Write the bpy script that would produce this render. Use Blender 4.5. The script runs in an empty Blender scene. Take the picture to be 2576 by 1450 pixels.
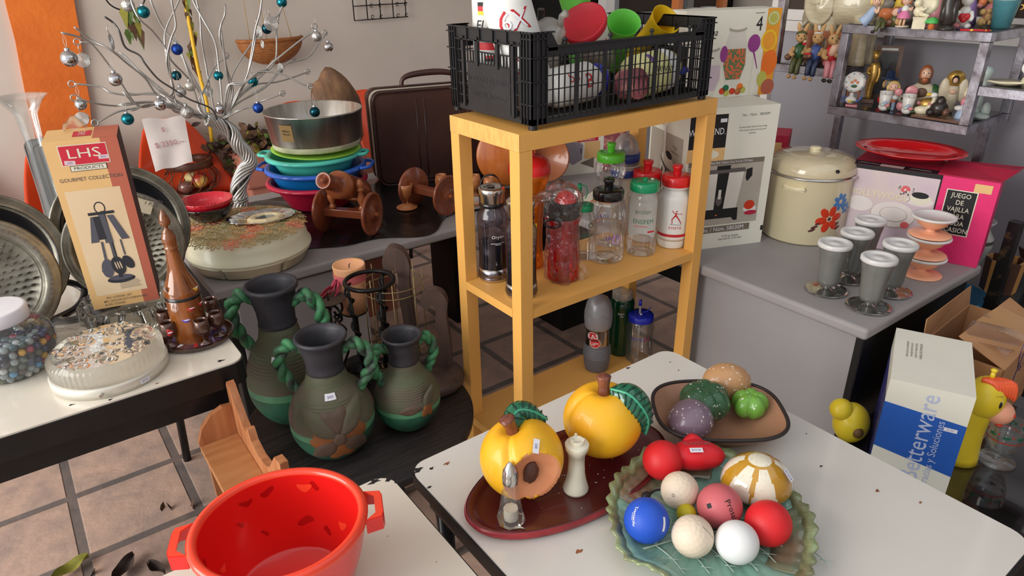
import bpy, math, random
from mathutils import Matrix, Vector, noise
R=random.Random(7); D=math.radians; PI=math.pi; cos=math.cos; sin=math.sin
sc=bpy.context.scene
# ---------- camera
cam=bpy.data.cameras.new('camera'); co=bpy.data.objects.new('camera',cam); sc.collection.objects.link(co)
cam.sensor_width=36; cam.lens=24.12; cam.clip_start=.02
rt=Vector((0.80312,-0.59559,-0.01638)); dn=Vector((-0.26662,-0.33467,-0.90383)); fw=Vector((0.53283,0.73025,-0.42758))
m=Matrix((rt,-dn,-fw)).transposed().to_4x4(); m.translation=Vector((-0.8246,-1.0971,1.46)); co.matrix_world=m
sc.camera=co
# ---------- world and daylight
w=bpy.data.worlds.new('sky'); sc.world=w; w.use_nodes=True
nt=w.node_tree; bg=nt.nodes['Background']; bg.inputs['Color'].default_value=(.90,.95,1,1); bg.inputs['Strength'].default_value=1.0
def area(name,loc,target,sx,sy,power,col=(1,1,1)):
    l=bpy.data.lights.new(name,'AREA'); l.shape='RECTANGLE'; l.size=sx; l.size_y=sy; l.energy=power; l.color=col
    o=bpy.data.objects.new(name,l); sc.collection.objects.link(o); o.location=loc
    o.rotation_euler=(Vector(target)-Vector(loc)).to_track_quat('-Z','Y').to_euler(); return o
area('daylight_from_street_front',(-3.8,.25,1.85),(0,.2,.65),3.0,2.4,172,(1,.965,.91))
area('daylight_from_side_opening',(1.2,-3.6,2.4),(.4,.2,.7),2.2,1.6,30,(.93,.96,1))
sc.view_settings.view_transform='Standard'; sc.view_settings.look='None'; sc.view_settings.gamma=1; sc.view_settings.exposure=0.0
# ---------- materials
def lin(c):
    return tuple(((x/255)/12.92 if x/255<=.04045 else ((x/255+.055)/1.055)**2.4) for x in c[:3])+(1,)
MAT={}
def mat(name,rgb,rough=.5,metal=0,var=.08,vs=12,bump=0,bs=60,coat=0,sss=0,rgb2=None,thr=None,stretch=(1,1,1),trans=0,ior=1.45,alpha=1,tscale=None):
    """Principled with procedural colour noise (and a second colour in patches when rgb2 is given)"""
    m=bpy.data.materials.new(name); m.use_nodes=True; n=m.node_tree.nodes; L=m.node_tree.links; b=n['Principled BSDF']
    c=lin(rgb); b.inputs['Roughness'].default_value=rough; b.inputs['Metallic'].default_value=metal
    b.inputs['IOR'].default_value=ior
    if coat: b.inputs['Coat Weight'].default_value=coat; b.inputs['Coat Roughness'].default_value=.06
    if sss: b.inputs['Subsurface Weight'].default_value=sss; b.inputs['Subsurface Radius'].default_value=(.02,.01,.006); b.inputs['Subsurface Scale'].default_value=.3
    if trans: b.inputs['Transmission Weight'].default_value=trans
    if alpha<1: b.inputs['Alpha'].default_value=alpha
    tc=n.new('ShaderNodeTexCoord'); mp=n.new('ShaderNodeMapping'); mp.inputs['Scale'].default_value=stretch
    L.new(tc.outputs['Object'],mp.inputs['Vector'])
    no=n.new('ShaderNodeTexNoise'); no.inputs['Scale'].default_value=vs; no.inputs['Detail'].default_value=6; L.new(mp.outputs[0],no.inputs['Vector'])
    r=n.new('ShaderNodeValToRGB'); L.new(no.outputs['Fac'],r.inputs['Fac']); L.new(r.outputs['Color'],b.inputs['Base Color'])
    e=r.color_ramp.elements
    if rgb2:
        t=thr or (.45,.55); e[0].position=t[0]; e[1].position=t[1]; e[0].color=c; e[1].color=lin(rgb2)
    else:
        e[0].position=.3; e[1].position=.7
        e[0].color=tuple(x*(1-var) for x in c[:3])+(1,); e[1].color=tuple(min(1,x*(1+var)) for x in c[:3])+(1,)
    if bump:
        nb=n.new('ShaderNodeTexNoise'); nb.inputs['Scale'].default_value=bs; nb.inputs['Detail'].default_value=4; L.new(mp.outputs[0],nb.inputs['Vector'])
        bu=n.new('ShaderNodeBump'); bu.inputs['Strength'].default_value=bump; bu.inputs['Distance'].default_value=.002
        L.new(nb.outputs['Fac'],bu.inputs['Height']); L.new(bu.outputs[0],b.inputs['Normal'])
    MAT[name]=m; return m
def clear(name,tint=(255,255,255),opac=.04,rough=.03,body=(255,255,255),edge=.55):
    """thin clear plastic or glass wall: see-through face-on, mirror-like and denser at the rim"""
    m=bpy.data.materials.new(name); m.use_nodes=True; n=m.node_tree.nodes; L=m.node_tree.links; out=n['Material Output']; n.remove(n['Principled BSDF'])
    t=n.new('ShaderNodeBsdfTransparent'); t.inputs[0].default_value=lin(tint)
    g=n.new('ShaderNodeBsdfGlossy'); g.inputs['Roughness'].default_value=rough; g.inputs['Color'].default_value=(.9,.9,.9,1)
    d=n.new('ShaderNodeBsdfDiffuse'); d.inputs[0].default_value=lin(body)
    tc=n.new('ShaderNodeTexCoord'); no=n.new('ShaderNodeTexNoise'); no.inputs['Scale'].default_value=9; L.new(tc.outputs['Object'],no.inputs['Vector'])
    mu=n.new('ShaderNodeMath'); mu.operation='MULTIPLY_ADD'; mu.inputs[1].default_value=opac*.5; mu.inputs[2].default_value=opac*.75; L.new(no.outputs['Fac'],mu.inputs[0])
    lw=n.new('ShaderNodeLayerWeight'); lw.inputs['Blend'].default_value=.35
    m1=n.new('ShaderNodeMixShader'); L.new(mu.outputs[0],m1.inputs[0]); L.new(t.outputs[0],m1.inputs[1]); L.new(d.outputs[0],m1.inputs[2])
    f=n.new('ShaderNodeMath'); f.operation='MULTIPLY_ADD'; f.inputs[1].default_value=edge; f.inputs[2].default_value=.03; L.new(lw.outputs['Fresnel'],f.inputs[0])
    m2=n.new('ShaderNodeMixShader'); L.new(f.outputs[0],m2.inputs[0]); L.new(m1.outputs[0],m2.inputs[1]); L.new(g.outputs[0],m2.inputs[2])
    L.new(m2.outputs[0],out.inputs['Surface']); MAT[name]=m; return m
# ---------- mesh builder
def TR(x=0,y=0,z=0,rx=0,ry=0,rz=0,s=1):
    M=Matrix.Translation((x,y,z))@Matrix.Rotation(rz,4,'Z')@Matrix.Rotation(rx,4,'X')@Matrix.Rotation(ry,4,'Y')
    if s!=1: M=M@(Matrix.Scale(s,4) if not isinstance(s,tuple) else Matrix.Diagonal((*s,1)))
    return M
def along(a,b):
    a=Vector(a);b=Vector(b); q=(b-a).to_track_quat('Z','Y'); return Matrix.Translation(a)@q.to_matrix().to_4x4()
_tc={}
def textmesh(s):
    if s in _tc: return _tc[s]
    c=bpy.data.curves.new('t','FONT'); c.body=s; c.align_x='CENTER'; c.align_y='CENTER'; c.resolution_u=2; c.space_line=.9
    o=bpy.data.objects.new('t',c); sc.collection.objects.link(o)
    dg=bpy.context.evaluated_depsgraph_get(); me=o.evaluated_get(dg).to_mesh()
    r=([v.co.copy() for v in me.vertices],[tuple(p.vertices) for p in me.polygons]); o.evaluated_get(dg).to_mesh_clear()
    bpy.data.objects.remove(o); bpy.data.curves.remove(c); _tc[s]=r; return r
def subtext(s,k):
    key=(s,k)
    if key in _tc: return _tc[key]
    V,F=textmesh(s); V=[v.copy() for v in V]; F=list(F)
    for _ in range(k):
        mid={}; G=[]
        def mp(a,b):
            q=(min(a,b),max(a,b))
            if q not in mid: mid[q]=len(V); V.append((V[a]+V[b])/2)
            return mid[q]
        for f in F:
            if len(f)!=3: G.append(f); continue
            a,b,c=f; ab,bc,ca=mp(a,b),mp(b,c),mp(c,a); G+=[(a,ab,ca),(ab,b,bc),(ca,bc,c),(ab,bc,ca)]
        F=G
    _tc[key]=(V,F); return _tc[key]
def smooth_path(P,n=6,closed=False):
    P=[Vector(p) for p in P]
    if len(P)<3: return P
    out=[]; N=len(P)
    for i in range(N if closed else N-1):
        p0=P[i-1] if (i or closed) else P[0]; p1=P[i]; p2=P[(i+1)%N]; p3=P[(i+2)%N] if (closed or i+2<N) else P[-1]
        for k in range(n):
            t=k/n; out.append(.5*((2*p1)+(p2-p0)*t+(2*p0-5*p1+4*p2-p3)*t*t+(3*p1-p0-3*p2+p3)*t**3))
    if not closed: out.append(P[-1])
    return out
class MB:
    def __init__(s): s.v=[];s.f=[];s.mi=[];s.sm=[];s.mats=[];s.M=Matrix()
    def mid(s,m):
        m=MAT[m] if isinstance(m,str) else m
        if m not in s.mats: s.mats.append(m)
        return s.mats.index(m)
    def add(s,vs,fs,m,smooth=False,M=None):
        T=s.M@M if M is not None else s.M; o=len(s.v); k=s.mid(m)
        s.v+= [tuple(T@Vector(v)) for v in vs]
        for f in fs: s.f.append([o+i for i in f]); s.mi.append(k); s.sm.append(smooth)
        return s
    def box(s,c,d,m,M=None,rz=0,taper=1):
        x,y,z=[a/2 for a in d]; T=Matrix.Translation(c)@Matrix.Rotation(rz,4,'Z'); t=taper
        vs=[(-x,-y,-z),(x,-y,-z),(x,y,-z),(-x,y,-z),(-x*t,-y*t,z),(x*t,-y*t,z),(x*t,y*t,z),(-x*t,y*t,z)]
        return s.add(vs,[(3,2,1,0),(4,5,6,7),(0,1,5,4),(1,2,6,5),(2,3,7,6),(3,0,4,7)],m,False,(M@T if M is not None else T))
    def bx(s,a,b,m,M=None):
        return s.box([(p+q)/2 for p,q in zip(a,b)],[abs(q-p) for p,q in zip(a,b)],m,M)
    def lathe(s,prof,m,n=32,M=None,fl=None,smooth=True,a0=0,a1=2*PI,ell=1):
        vs=[];fs=[];full=abs(a1-a0-2*PI)<1e-6; N=n if full else n+1
        for r,z in prof:
            for i in range(N):
                a=a0+(a1-a0)*i/n; rr=fl(a,z,r) if fl else r; vs.append((rr*cos(a),rr*sin(a)*ell,z))
        for j in range(len(prof)-1):
            for i in range(n):
                i2=(i+1)%N if full else i+1
                a,b,c,d=j*N+i,j*N+i2,(j+1)*N+i2,(j+1)*N+i
                if prof[j][0]<1e-7: fs.append((a,c,d))
                elif prof[j+1][0]<1e-7: fs.append((a,b,d))
                else: fs.append((a,b,c,d))
        return s.add(vs,fs,m,smooth,M)
    def cyl(s,r,h,m,z0=0,n=24,M=None,r2=None,smooth=True):
        r2=r if r2 is None else r2
        s.lathe([(r,z0),(r2,z0+h)],m,n,M,smooth=smooth); s.disc(r,z0,m,n,M,-1); s.disc(r2,z0+h,m,n,M); return s
    def disc(s,r,z,m,n=24,M=None,up=1,ell=1):
        ids=list(range(n)); return s.add([(r*cos(2*PI*i/n),r*sin(2*PI*i/n)*ell,z) for i in ids],[ids if up>0 else ids[::-1]],m,False,M)
    def ell(s,c,r,m,n=16,M=None,rot=None,fn=None):
        if not hasattr(r,'__len__'): r=(r,r,r)
        T=Matrix.Translation(c)
        if rot is not None: T=T@rot
        vs=[];fs=[];k=n//2
        for j in range(k+1):
            p=-PI/2+PI*j/k
            for i in range(n):
                a=2*PI*i/n; v=Vector((cos(p)*cos(a),cos(p)*sin(a),sin(p))); f=fn(v) if fn else 1
                vs.append((v.x*r[0]*f,v.y*r[1]*f,v.z*r[2]*f))
        for j in range(k):
            for i in range(n): fs.append((j*n+i,j*n+(i+1)%n,(j+1)*n+(i+1)%n,(j+1)*n+i))
        return s.add(vs,fs,m,True,(M@T if M is not None else T))
    def tube(s,P,r,m,n=8,closed=False,sm=0,M=None,cap=True,flat=1):
        P=smooth_path(P,sm,closed) if sm else [Vector(p) for p in P]
        N=len(P); rr=r if hasattr(r,'__len__') else [r]*N
        if len(rr)!=N: rr=[rr[min(len(rr)-1,int(i*(len(rr)-1)/(N-1)))]*(1-(i*(len(rr)-1)/(N-1))%1)+rr[min(len(rr)-1,int(i*(len(rr)-1)/(N-1))+1)]*((i*(len(rr)-1)/(N-1))%1) for i in range(N)]
        vs=[];fs=[]; up=None
        for i,p in enumerate(P):
            t=(P[(i+1)%N]-P[i-1]) if closed else (P[min(i+1,N-1)]-P[max(i-1,0)])
            t=t.normalized() if t.length>1e-9 else Vector((0,0,1))
            if up is None: up=t.orthogonal().normalized()
            up=(up-t*up.dot(t)); up=up.normalized() if up.length>1e-6 else t.orthogonal().normalized(); sd=t.cross(up)
            for k in range(n):
                a=2*PI*k/n; vs.append(p+(up*cos(a)+sd*sin(a)*flat)*rr[i])
        for i in range(N if closed else N-1):
            j=(i+1)%N
            for k in range(n): fs.append((i*n+k,i*n+(k+1)%n,j*n+(k+1)%n,j*n+k))
        if cap and not closed: fs.append(tuple(range(n))[::-1]); fs.append(tuple((N-1)*n+k for k in range(n)))
        return s.add(vs,fs,m,True,M)
    def prism(s,poly,z0,z1,m,M=None,smooth=False,ms=None):
        n=len(poly); vs=[(x,y,z0) for x,y in poly]+[(x,y,z1) for x,y in poly]
        a=sum(poly[i][0]*poly[(i+1)%n][1]-poly[(i+1)%n][0]*poly[i][1] for i in range(n))
        o=list(range(n)); t=[n+i for i in o]
        if a<0: o,t=o[::-1],t[::-1]
        s.add(vs,[o[::-1],t],m,False,M)
        s.add(vs,[(i,(i+1)%n,n+(i+1)%n,n+i) if a>0 else ((i+1)%n,i,n+i,n+(i+1)%n) for i in range(n)],ms or m,smooth,M); return s
    def poly(s,pts,m,M=None): return s.add(pts,[list(range(len(pts)))],m,False,M)
    def rect(s,u0,v0,u1,v1,m,F,off=.0004): return s.add([(u0,v0,off),(u1,v0,off),(u1,v1,off),(u0,v1,off)],[(0,1,2,3)],m,False,F)
    def shape(s,pts,m,F,off=.0005): return s.add([(x,y,off) for x,y in pts],[list(range(len(pts)))],m,False,F)
    def oval(s,x,y,rx,ry,m,F,off=.0005,n=24,rot=0):
        return s.shape([(x+rx*cos(2*PI*i/n)*cos(rot)-ry*sin(2*PI*i/n)*sin(rot),y+rx*cos(2*PI*i/n)*sin(rot)+ry*sin(2*PI*i/n)*cos(rot)) for i in range(n)],m,F,off)
    def text(s,t,x,y,h,m,F,off=.0008,sx=1,rot=0,shear=0):
        V,Fc=textmesh(t); A=TR(x,y,off,rz=rot)
        return s.add([(v.x*h*sx+v.y*h*shear,v.y*h,0) for v in V],Fc,m,False,F@A)
    def wtext(s,t,r,z,h,th,m,M=None,sx=1,rot=0,off=.0006,shear=0,mirror=1):
        """text wrapped round a vertical cylinder, r may be a function of z"""
        V,Fc=subtext(t,2 if h>.012 else 1); vs=[]
        for v in V:
            x=(v.x*sx+v.y*shear)*h; y=v.y*h; x,y=x*cos(rot)-y*sin(rot),x*sin(rot)+y*cos(rot)
            rr=(r(z+y) if callable(r) else r)+off; a=th+mirror*x/rr; vs.append((rr*cos(a),rr*sin(a),z+y))
        return s.add(vs,Fc,m,False,M)
    def wpatch(s,r,z0,z1,t0,t1,m,M=None,off=.0004,n=12,k=4):
        vs=[];fs=[]
        for j in range(k+1):
            z=z0+(z1-z0)*j/k; rr=(r(z) if callable(r) else r)+off
            for i in range(n+1): a=t0+(t1-t0)*i/n; vs.append((rr*cos(a),rr*sin(a),z))
        for j in range(k):
            for i in range(n): a=j*(n+1)+i; fs.append((a,a+1,a+n+2,a+n+1))
        return s.add(vs,fs,m,True,M)
    def grid(s,fn,nu,nv,m,M=None,smooth=True,cu=False):
        vs=[fn(i/nu,j/nv) for j in range(nv+1) for i in range(nu+(0 if cu else 1))]; w=nu if cu else nu+1
        fs=[(j*w+i,j*w+(i+1)%w,(j+1)*w+(i+1)%w,(j+1)*w+i) for j in range(nv) for i in range(nu)]
        return s.add(vs,fs,m,smooth,M)
    def build(s,name,parent=None,bevel=0,solid=0,sub=0,seg=2):
        me=bpy.data.meshes.new(name); me.from_pydata(s.v,[],s.f)
        for m in s.mats: me.materials.append(m)
        me.polygons.foreach_set('material_index',s.mi); me.polygons.foreach_set('use_smooth',s.sm); me.update()
        o=bpy.data.objects.new(name,me); sc.collection.objects.link(o)
        if parent is not None: o.parent=parent
        if bevel:
            b=o.modifiers.new('b','BEVEL'); b.width=bevel; b.segments=seg; b.limit_method='ANGLE'; b.angle_limit=D(40)
        if solid: q=o.modifiers.new('s','SOLIDIFY'); q.thickness=solid; q.offset=0
        if sub: q=o.modifiers.new('u','SUBSURF'); q.levels=sub; q.render_levels=sub
        return o
def tag(o,label,cat,group=None,kind=None):
    o['label']=label; o['category']=cat
    if group: o['group']=group
    if kind: o['kind']=kind
    return o
def thing(name,label,cat,loc=(0,0,0),rz=0,group=None,rot=None):
    o=bpy.data.objects.new(name,None); sc.collection.objects.link(o); o.location=loc; o.rotation_euler=rot or (0,0,rz); o.empty_display_size=.05
    return tag(o,label,cat,group)
def struct(name,mb,**k):
    o=mb.build(name,**k); o['kind']='structure'; return o
def place(o,loc,rz=0,rot=None):
    o.location=loc; o.rotation_euler=rot or (0,0,rz); return o
def lab(o,t): o['label']=t; return o
def FR(side,w,d,h):
    """face frame of a box whose front-left-bottom corner is the origin: local x right, y up, z out"""
    if side=='front': return Matrix(((1,0,0,0),(0,0,-1,0),(0,1,0,0),(0,0,0,1)))
    if side=='left': return Matrix(((0,0,-1,0),(-1,0,0,d),(0,1,0,0),(0,0,0,1)))
    if side=='right': return Matrix(((0,0,1,w),(1,0,0,0),(0,1,0,0),(0,0,0,1)))
    if side=='top': return Matrix(((1,0,0,0),(0,1,0,0),(0,0,1,h),(0,0,0,1)))
def copy_thing(root,loc,rz=None,label=None,scale=None):
    c=root.copy(); sc.collection.objects.link(c); c.location=loc
    if rz is not None: c.rotation_euler=(0,0,rz)
    if label: c['label']=label
    if scale: c.scale=(scale,)*3
    for ch in list(root.children):
        k=ch.copy(); sc.collection.objects.link(k); k.parent=c
        for g in ch.children:
            d=g.copy(); sc.collection.objects.link(d); d.parent=k
    return c
def sticker(mb,F,x,y,rot,w=.02,h=.011,t='$150'):
    A=F@TR(x,y,0,rz=rot); mb.rect(-w/2,-h/2,w/2,h/2,'paper_white',A,.0007); mb.text(t,0,0,h*.55,'pen_ink',A,.001)

mat('wall_plaster',(200,188,177),.9,var=.07,vs=3,bump=.15,bs=25)
mat('wall_panel_grey',(160,158,166),.6,var=.03,vs=2)
mat('orange_paint',(226,118,38),.7,var=.12,vs=6,bump=.9,bs=45,rgb2=(205,98,30),thr=(.3,.75))
mat('white_alu',(226,222,218),.45); mat('grey_alu',(150,150,152),.35,.6); mat('dark_void',(18,15,14),.9)
mat('ceiling_white',(205,200,195),.9)
mat('enamel_cream',(222,214,200),.16,var=.025,vs=5,coat=.5); mat('enamel_white',(214,210,203),.14,var=.03,vs=4,coat=.5)
mat('black_paint',(20,19,20),.35,var=.3,vs=20,bump=.4,bs=30); mat('rust',(140,84,50),.8,var=.3,vs=90)
mat('chip_black',(30,28,30),.6)
mat('desk_grey',(152,147,147),.55,var=.06,vs=7,bump=.1,bs=200); mat('desk_panel',(150,147,148),.6,var=.05,vs=4,bump=.15,bs=300); mat('desk_edge',(166,164,160),.5); mat('desk_black',(12,12,13),.5)
mat('yellow_wood',(230,172,90),.42,var=.06,vs=5,bump=.25,bs=30,stretch=(1,1,.25)); mat('yellow_wood_end',(232,172,96),.5,var=.14,vs=40,bump=.5,bs=70,stretch=(1,3,1))
mat('pine',(180,120,78),.5,rgb2=(150,90,54),thr=(.35,.7),vs=7,stretch=(9,9,1)); mat('pine_flat',(180,125,80),.45,rgb2=(162,104,62),thr=(.3,.7),vs=8,stretch=(1.2,9,9))
mat('dark_wood_disc',(48,42,40),.5,rgb2=(28,24,24),thr=(.35,.65),vs=6,stretch=(2,22,2),bump=.5,bs=20)
mat('paper_white',(226,226,234),.7,var=.02); mat('pen_ink',(120,120,170),.7); mat('ink_black',(24,22,26),.6); mat('ink_grey',(96,90,90),.6)
mat('crate_black',(34,34,36),.42,var=.25,vs=14,bump=.2,bs=60); mat('crate_letters',(50,50,53),.5)
mat('black_plastic_sheet',(26,23,24),.22,var=.2,bump=.3,bs=25)

# ---------- floor (30 cm clay tiles with dark grout), walls, ceiling
def floor_mat():
    m=bpy.data.materials.new('clay_tiles'); m.use_nodes=True; n=m.node_tree.nodes; L=m.node_tree.links; b=n['Principled BSDF']
    tc=n.new('ShaderNodeTexCoord'); mp=n.new('ShaderNodeMapping'); mp.inputs['Location'].default_value=(FX,FY,0); L.new(tc.outputs['Object'],mp.inputs[0])
    br=n.new('ShaderNodeTexBrick'); br.offset=0; br.inputs['Scale'].default_value=1; br.inputs['Brick Width'].default_value=.302; br.inputs['Row Height'].default_value=.302
    br.inputs['Mortar Size'].default_value=.015; br.inputs['Mortar Smooth'].default_value=.25; L.new(mp.outputs[0],br.inputs[0])
    br.inputs['Color1'].default_value=lin((206,178,162)); br.inputs['Color2'].default_value=lin((192,164,150)); br.inputs['Mortar'].default_value=lin((124,114,110))
    no=n.new('ShaderNodeTexNoise'); no.inputs['Scale'].default_value=9; no.inputs['Detail'].default_value=9; no.inputs['Distortion'].default_value=.6; L.new(tc.outputs['Object'],no.inputs[0])
    r=n.new('ShaderNodeValToRGB'); r.color_ramp.elements[0].position=.3; r.color_ramp.elements[1].position=.7; r.color_ramp.elements[0].color=(.66,.68,.72,1); r.color_ramp.elements[1].color=(1.1,1.03,.98,1); L.new(no.outputs[0],r.inputs[0])
    mx=n.new('ShaderNodeMix'); mx.data_type='RGBA'; mx.blend_type='MULTIPLY'; mx.inputs[0].default_value=1; L.new(br.outputs['Color'],mx.inputs[6]); L.new(r.outputs[0],mx.inputs[7]); L.new(mx.outputs[2],b.inputs['Base Color'])
    b.inputs['Roughness'].default_value=.55
    n2=n.new('ShaderNodeTexNoise'); n2.inputs['Scale'].default_value=22; n2.inputs['Detail'].default_value=8; L.new(tc.outputs['Object'],n2.inputs[0])
    ma=n.new('ShaderNodeMath'); ma.operation='MULTIPLY_ADD'; ma.inputs[1].default_value=-.8; L.new(br.outputs['Fac'],ma.inputs[0]); L.new(n2.outputs[0],ma.inputs[2])
    bu=n.new('ShaderNodeBump'); bu.inputs['Strength'].default_value=.6; bu.inputs['Distance'].default_value=.006; L.new(ma.outputs[0],bu.inputs['Height']); L.new(bu.outputs[0],b.inputs['Normal'])
    MAT['clay_tiles']=m
FX,FY=0,0
g1=(-0.959,1.029,-0.000); FX=-(g1[0]); FY=-(g1[1])
floor_mat()
b=MB(); b.bx((-3.2,-3,-.05),(4.2,2.6,0),'clay_tiles'); struct('floor',b)
b=MB(); b.bx((-3.2,2.45,0),(1.93,2.6,2.9),'wall_plaster'); b.bx((1.93,2.45,2.3),(4.2,2.6,2.9),'wall_plaster'); struct('wall_back',b)
b=MB(); b.bx((1.93,2.5,0),(2.62,2.6,2.3),'dark_void'); struct('doorway_dark_1',b)  # near-black slab stands in for the unlit space beyond the open doorway
# painted orange stripe on the plaster: a pilaster two centimetres proud
L0=(-0.683,2.430,1.364); L1=(-0.447,2.430,1.354); L2=(-0.718,2.430,0.954); L3=(-0.504,2.430,0.876)
b=MB()
def stripe(b):
    dx=(L2[0]-L0[0])/(L2[2]-L0[2]); dx2=(L3[0]-L1[0])/(L3[2]-L1[2])
    zl,zh=0,2.9; a=(L0[0]+dx*(zl-L0[2]),zl); bb=(L1[0]+dx2*(zl-L1[2]),zl); c=(L1[0]+dx2*(zh-L1[2]),zh); d=(L0[0]+dx*(zh-L0[2]),zh)
    poly=[a,bb]; n=24
    for i in range(1,n): z=zl+(zh-zl)*i/n; poly.append((bb[0]+(c[0]-bb[0])*i/n+R.uniform(-.006,.006),z))
    poly+=[c,d]
    for i in range(n-1,0,-1): z=zl+(zh-zl)*i/n; poly.append((a[0]+(d[0]-a[0])*i/n+R.uniform(-.006,.006),z))
    M=Matrix(((1,0,0,0),(0,0,1,0),(0,1,0,0),(0,0,0,1)))
    b.prism(poly,2.425,2.45,'orange_paint',M)
stripe(b); struct('trim_1',b)
# right side partition: grey lower panels under a white aluminium window
b=MB(); b.bx((1.75,-2.4,0),(1.83,.62,1.205),'wall_panel_grey'); struct('wall_right',b)
b=MB()
for z in (1.205,1.245): b.bx((1.735,-2.4,z),(1.80,.60,z+.038),'white_alu')
for y in (.02,-.6,-1.3): b.bx((1.737,y-.0,1.2835),(1.798,y+.035,2.6),'white_alu')
b.bx((1.725,.60,0),(1.80,.632,2.6),'white_alu'); b.bx((1.75,.30,1.28),(1.78,.32,2.6),'grey_alu')
w1=struct('window_1',b)
clear('window_pane',(150,138,130),.25,.05,(92,80,74),.4)
b=MB(); b.bx((1.763,-2.4,1.28),(1.768,.6,2.6),'window_pane'); o=b.build('pane',w1)
# window in the back wall, right of the dark doorway
b=MB(); b.bx((2.5,2.38,0),(2.58,2.45,2.3),'white_alu'); b.bx((2.58,2.40,0),(2.64,2.45,2.3),'grey_alu')
b.bx((2.641,2.385,1.101),(3.7,2.449,1.15),'grey_alu'); b.bx((2.641,2.402,1.05),(3.7,2.448,1.10),'white_alu'); b.bx((3.30,2.38,1.151),(3.36,2.447,2.3),'grey_alu')
w2=struct('window_2',b)
b=MB(); b.bx((2.64,2.42,1.15),(3.7,2.425,2.3),'window_pane'); b.build('pane',w2)
b=MB(); b.bx((2.62,2.45,0),(4.2,2.6,1.08),'wall_panel_grey'); b.bx((2.62,2.6,1.05),(4.2,2.62,2.9),'dark_void'); b.bx((4.1,.6,0),(4.2,2.6,2.9),'wall_plaster'); struct('wall_far',b)
b=MB(); b.bx((-1.6,-3.0,0),(4.2,-2.9,2.9),'wall_plaster'); struct('wall_light_block',b)  # unseen wall added behind the camera to reduce light from that side
b=MB(); b.bx((-3.2,-.4,2.9),(4.2,2.6,2.98),'ceiling_white'); struct('ceiling',b)
# ---------- enamel tables (60 cm wide, porcelain tops with dark rims)
def etable(label,x0,x1,y0,y1,z,m,legs,chips,name='enamel_table',rim=.022,r=.03):
    cx,cy=(x0+x1)/2,(y0+y1)/2; t=thing(name,label,'table',(cx,cy,0)); hx,hy=(x1-x0)/2,(y1-y0)/2
    def rr(hx,hy,r,n=6): return [(sx*(hx-r)+r*cos(a0+PI/2*k/n),sy*(hy-r)+r*sin(a0+PI/2*k/n)) for sx,sy,a0 in ((1,1,0),(-1,1,PI/2),(-1,-1,PI),(1,-1,1.5*PI)) for k in range(n+1)]
    b=MB(); b.prism(rr(hx,hy,r),z-rim,z-.0035,'black_paint'); b.prism(rr(hx-.003,hy-.003,r-.002),z-.004,z,m)
    for cxp,cyp,s,mm in chips:
        b.shape([(cxp-cx+s*(1+.6*sin(3*i+cxp*50))*cos(i*PI/5),cyp-cy+s*.6*(1+.5*cos(2*i+cyp*60))*sin(i*PI/5)) for i in range(10)],mm,TR(0,0,z),.0003)
    b.build('tabletop',t,bevel=.0012)
    b=MB(); a=.03
    for q in ((-1,0),(1,0)): b.box((q[0]*(hx-a),0,z-rim-.025),(.018,2*hy-2*a,.05),'black_paint')
    for q in (-1,1): b.box((0,q*(hy-a),z-rim-.025),(2*hx-2*a,.018,.05),'black_paint')
    b.build('apron',t)
    for lx,ly,fx,fy in legs:
        b=MB(); b.tube([(lx-cx,ly-cy,z-rim),(fx-cx,fy-cy,0)],.0125,'black_paint',10); b.build('leg',t)
    return t
RT=etable('white enamel table holding the peaches, leaf plate and clay bowl',-.461,.139,-.96,-.307,.75,'enamel_white',
  [(-.42,-.35,-.42,-.35),(.10,-.35,.10,-.35),(-.42,-.92,-.42,-.92),(.10,-.92,.10,-.92)],
  [(-.449,-.325,.008,'chip_black'),(-.43,-.335,.004,'chip_black'),(-.405,-.34,.005,'rust'),(.02,-.315,.004,'chip_black'),(-.455,-.37,.004,'chip_black'),(-.03,-.94,.003,'rust'),(-.36,-.60,.005,'rust'),(-.43,-.46,.0015,'chip_black'),(.065,-.78,.004,'rust'),(.05,-.70,.003,'chip_black'),(.09,-.83,.003,'rust'),(.1,-.35,.002,'chip_black'),(.09,-.38,.002,'chip_black'),(.105,-.64,.0018,'chip_black')])
NT=etable('cream enamel table under the red plastic tub',-1.09,-.487,-.96,-.300,.75,'enamel_cream',
  [(-.53,-.34,-.53,-.34),(-1.05,-.34,-1.05,-.34),(-.53,-.92,-.53,-.92),(-1.05,-.92,-1.05,-.92)],
  [(-.515,-.308,.008,'chip_black'),(-.495,-.318,.006,'chip_black'),(-.488,-.33,.004,'chip_black'),(-.62,-.306,.004,'chip_black'),(-.55,-.42,.001,'chip_black'),(-.52,-.5,.001,'rust')])
LT=etable('cream enamel table with thick black edge holding the glass light fixture',-1.6,-.556,.18,.96,.75,'enamel_cream',
  [(-.60,.22,-.585,.22),(-.60,.92,-.63,1.0),(-1.55,.22,-1.55,.22),(-1.55,.92,-1.55,1.0)],
  [(-.60,.205,.006,'chip_black'),(-.86,.215,.004,'chip_black'),(-.87,.25,.002,'chip_black'),(-.80,.19,.004,'chip_black'),(-.72,.195,.003,'rust')],rim=.05)
b=MB(); b.tube([(-.60-(-1.078),.92-.57,.70),(-.56+1.078,.62-.57,.38)],.008,'black_paint',8); b.build('brace',LT)
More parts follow.
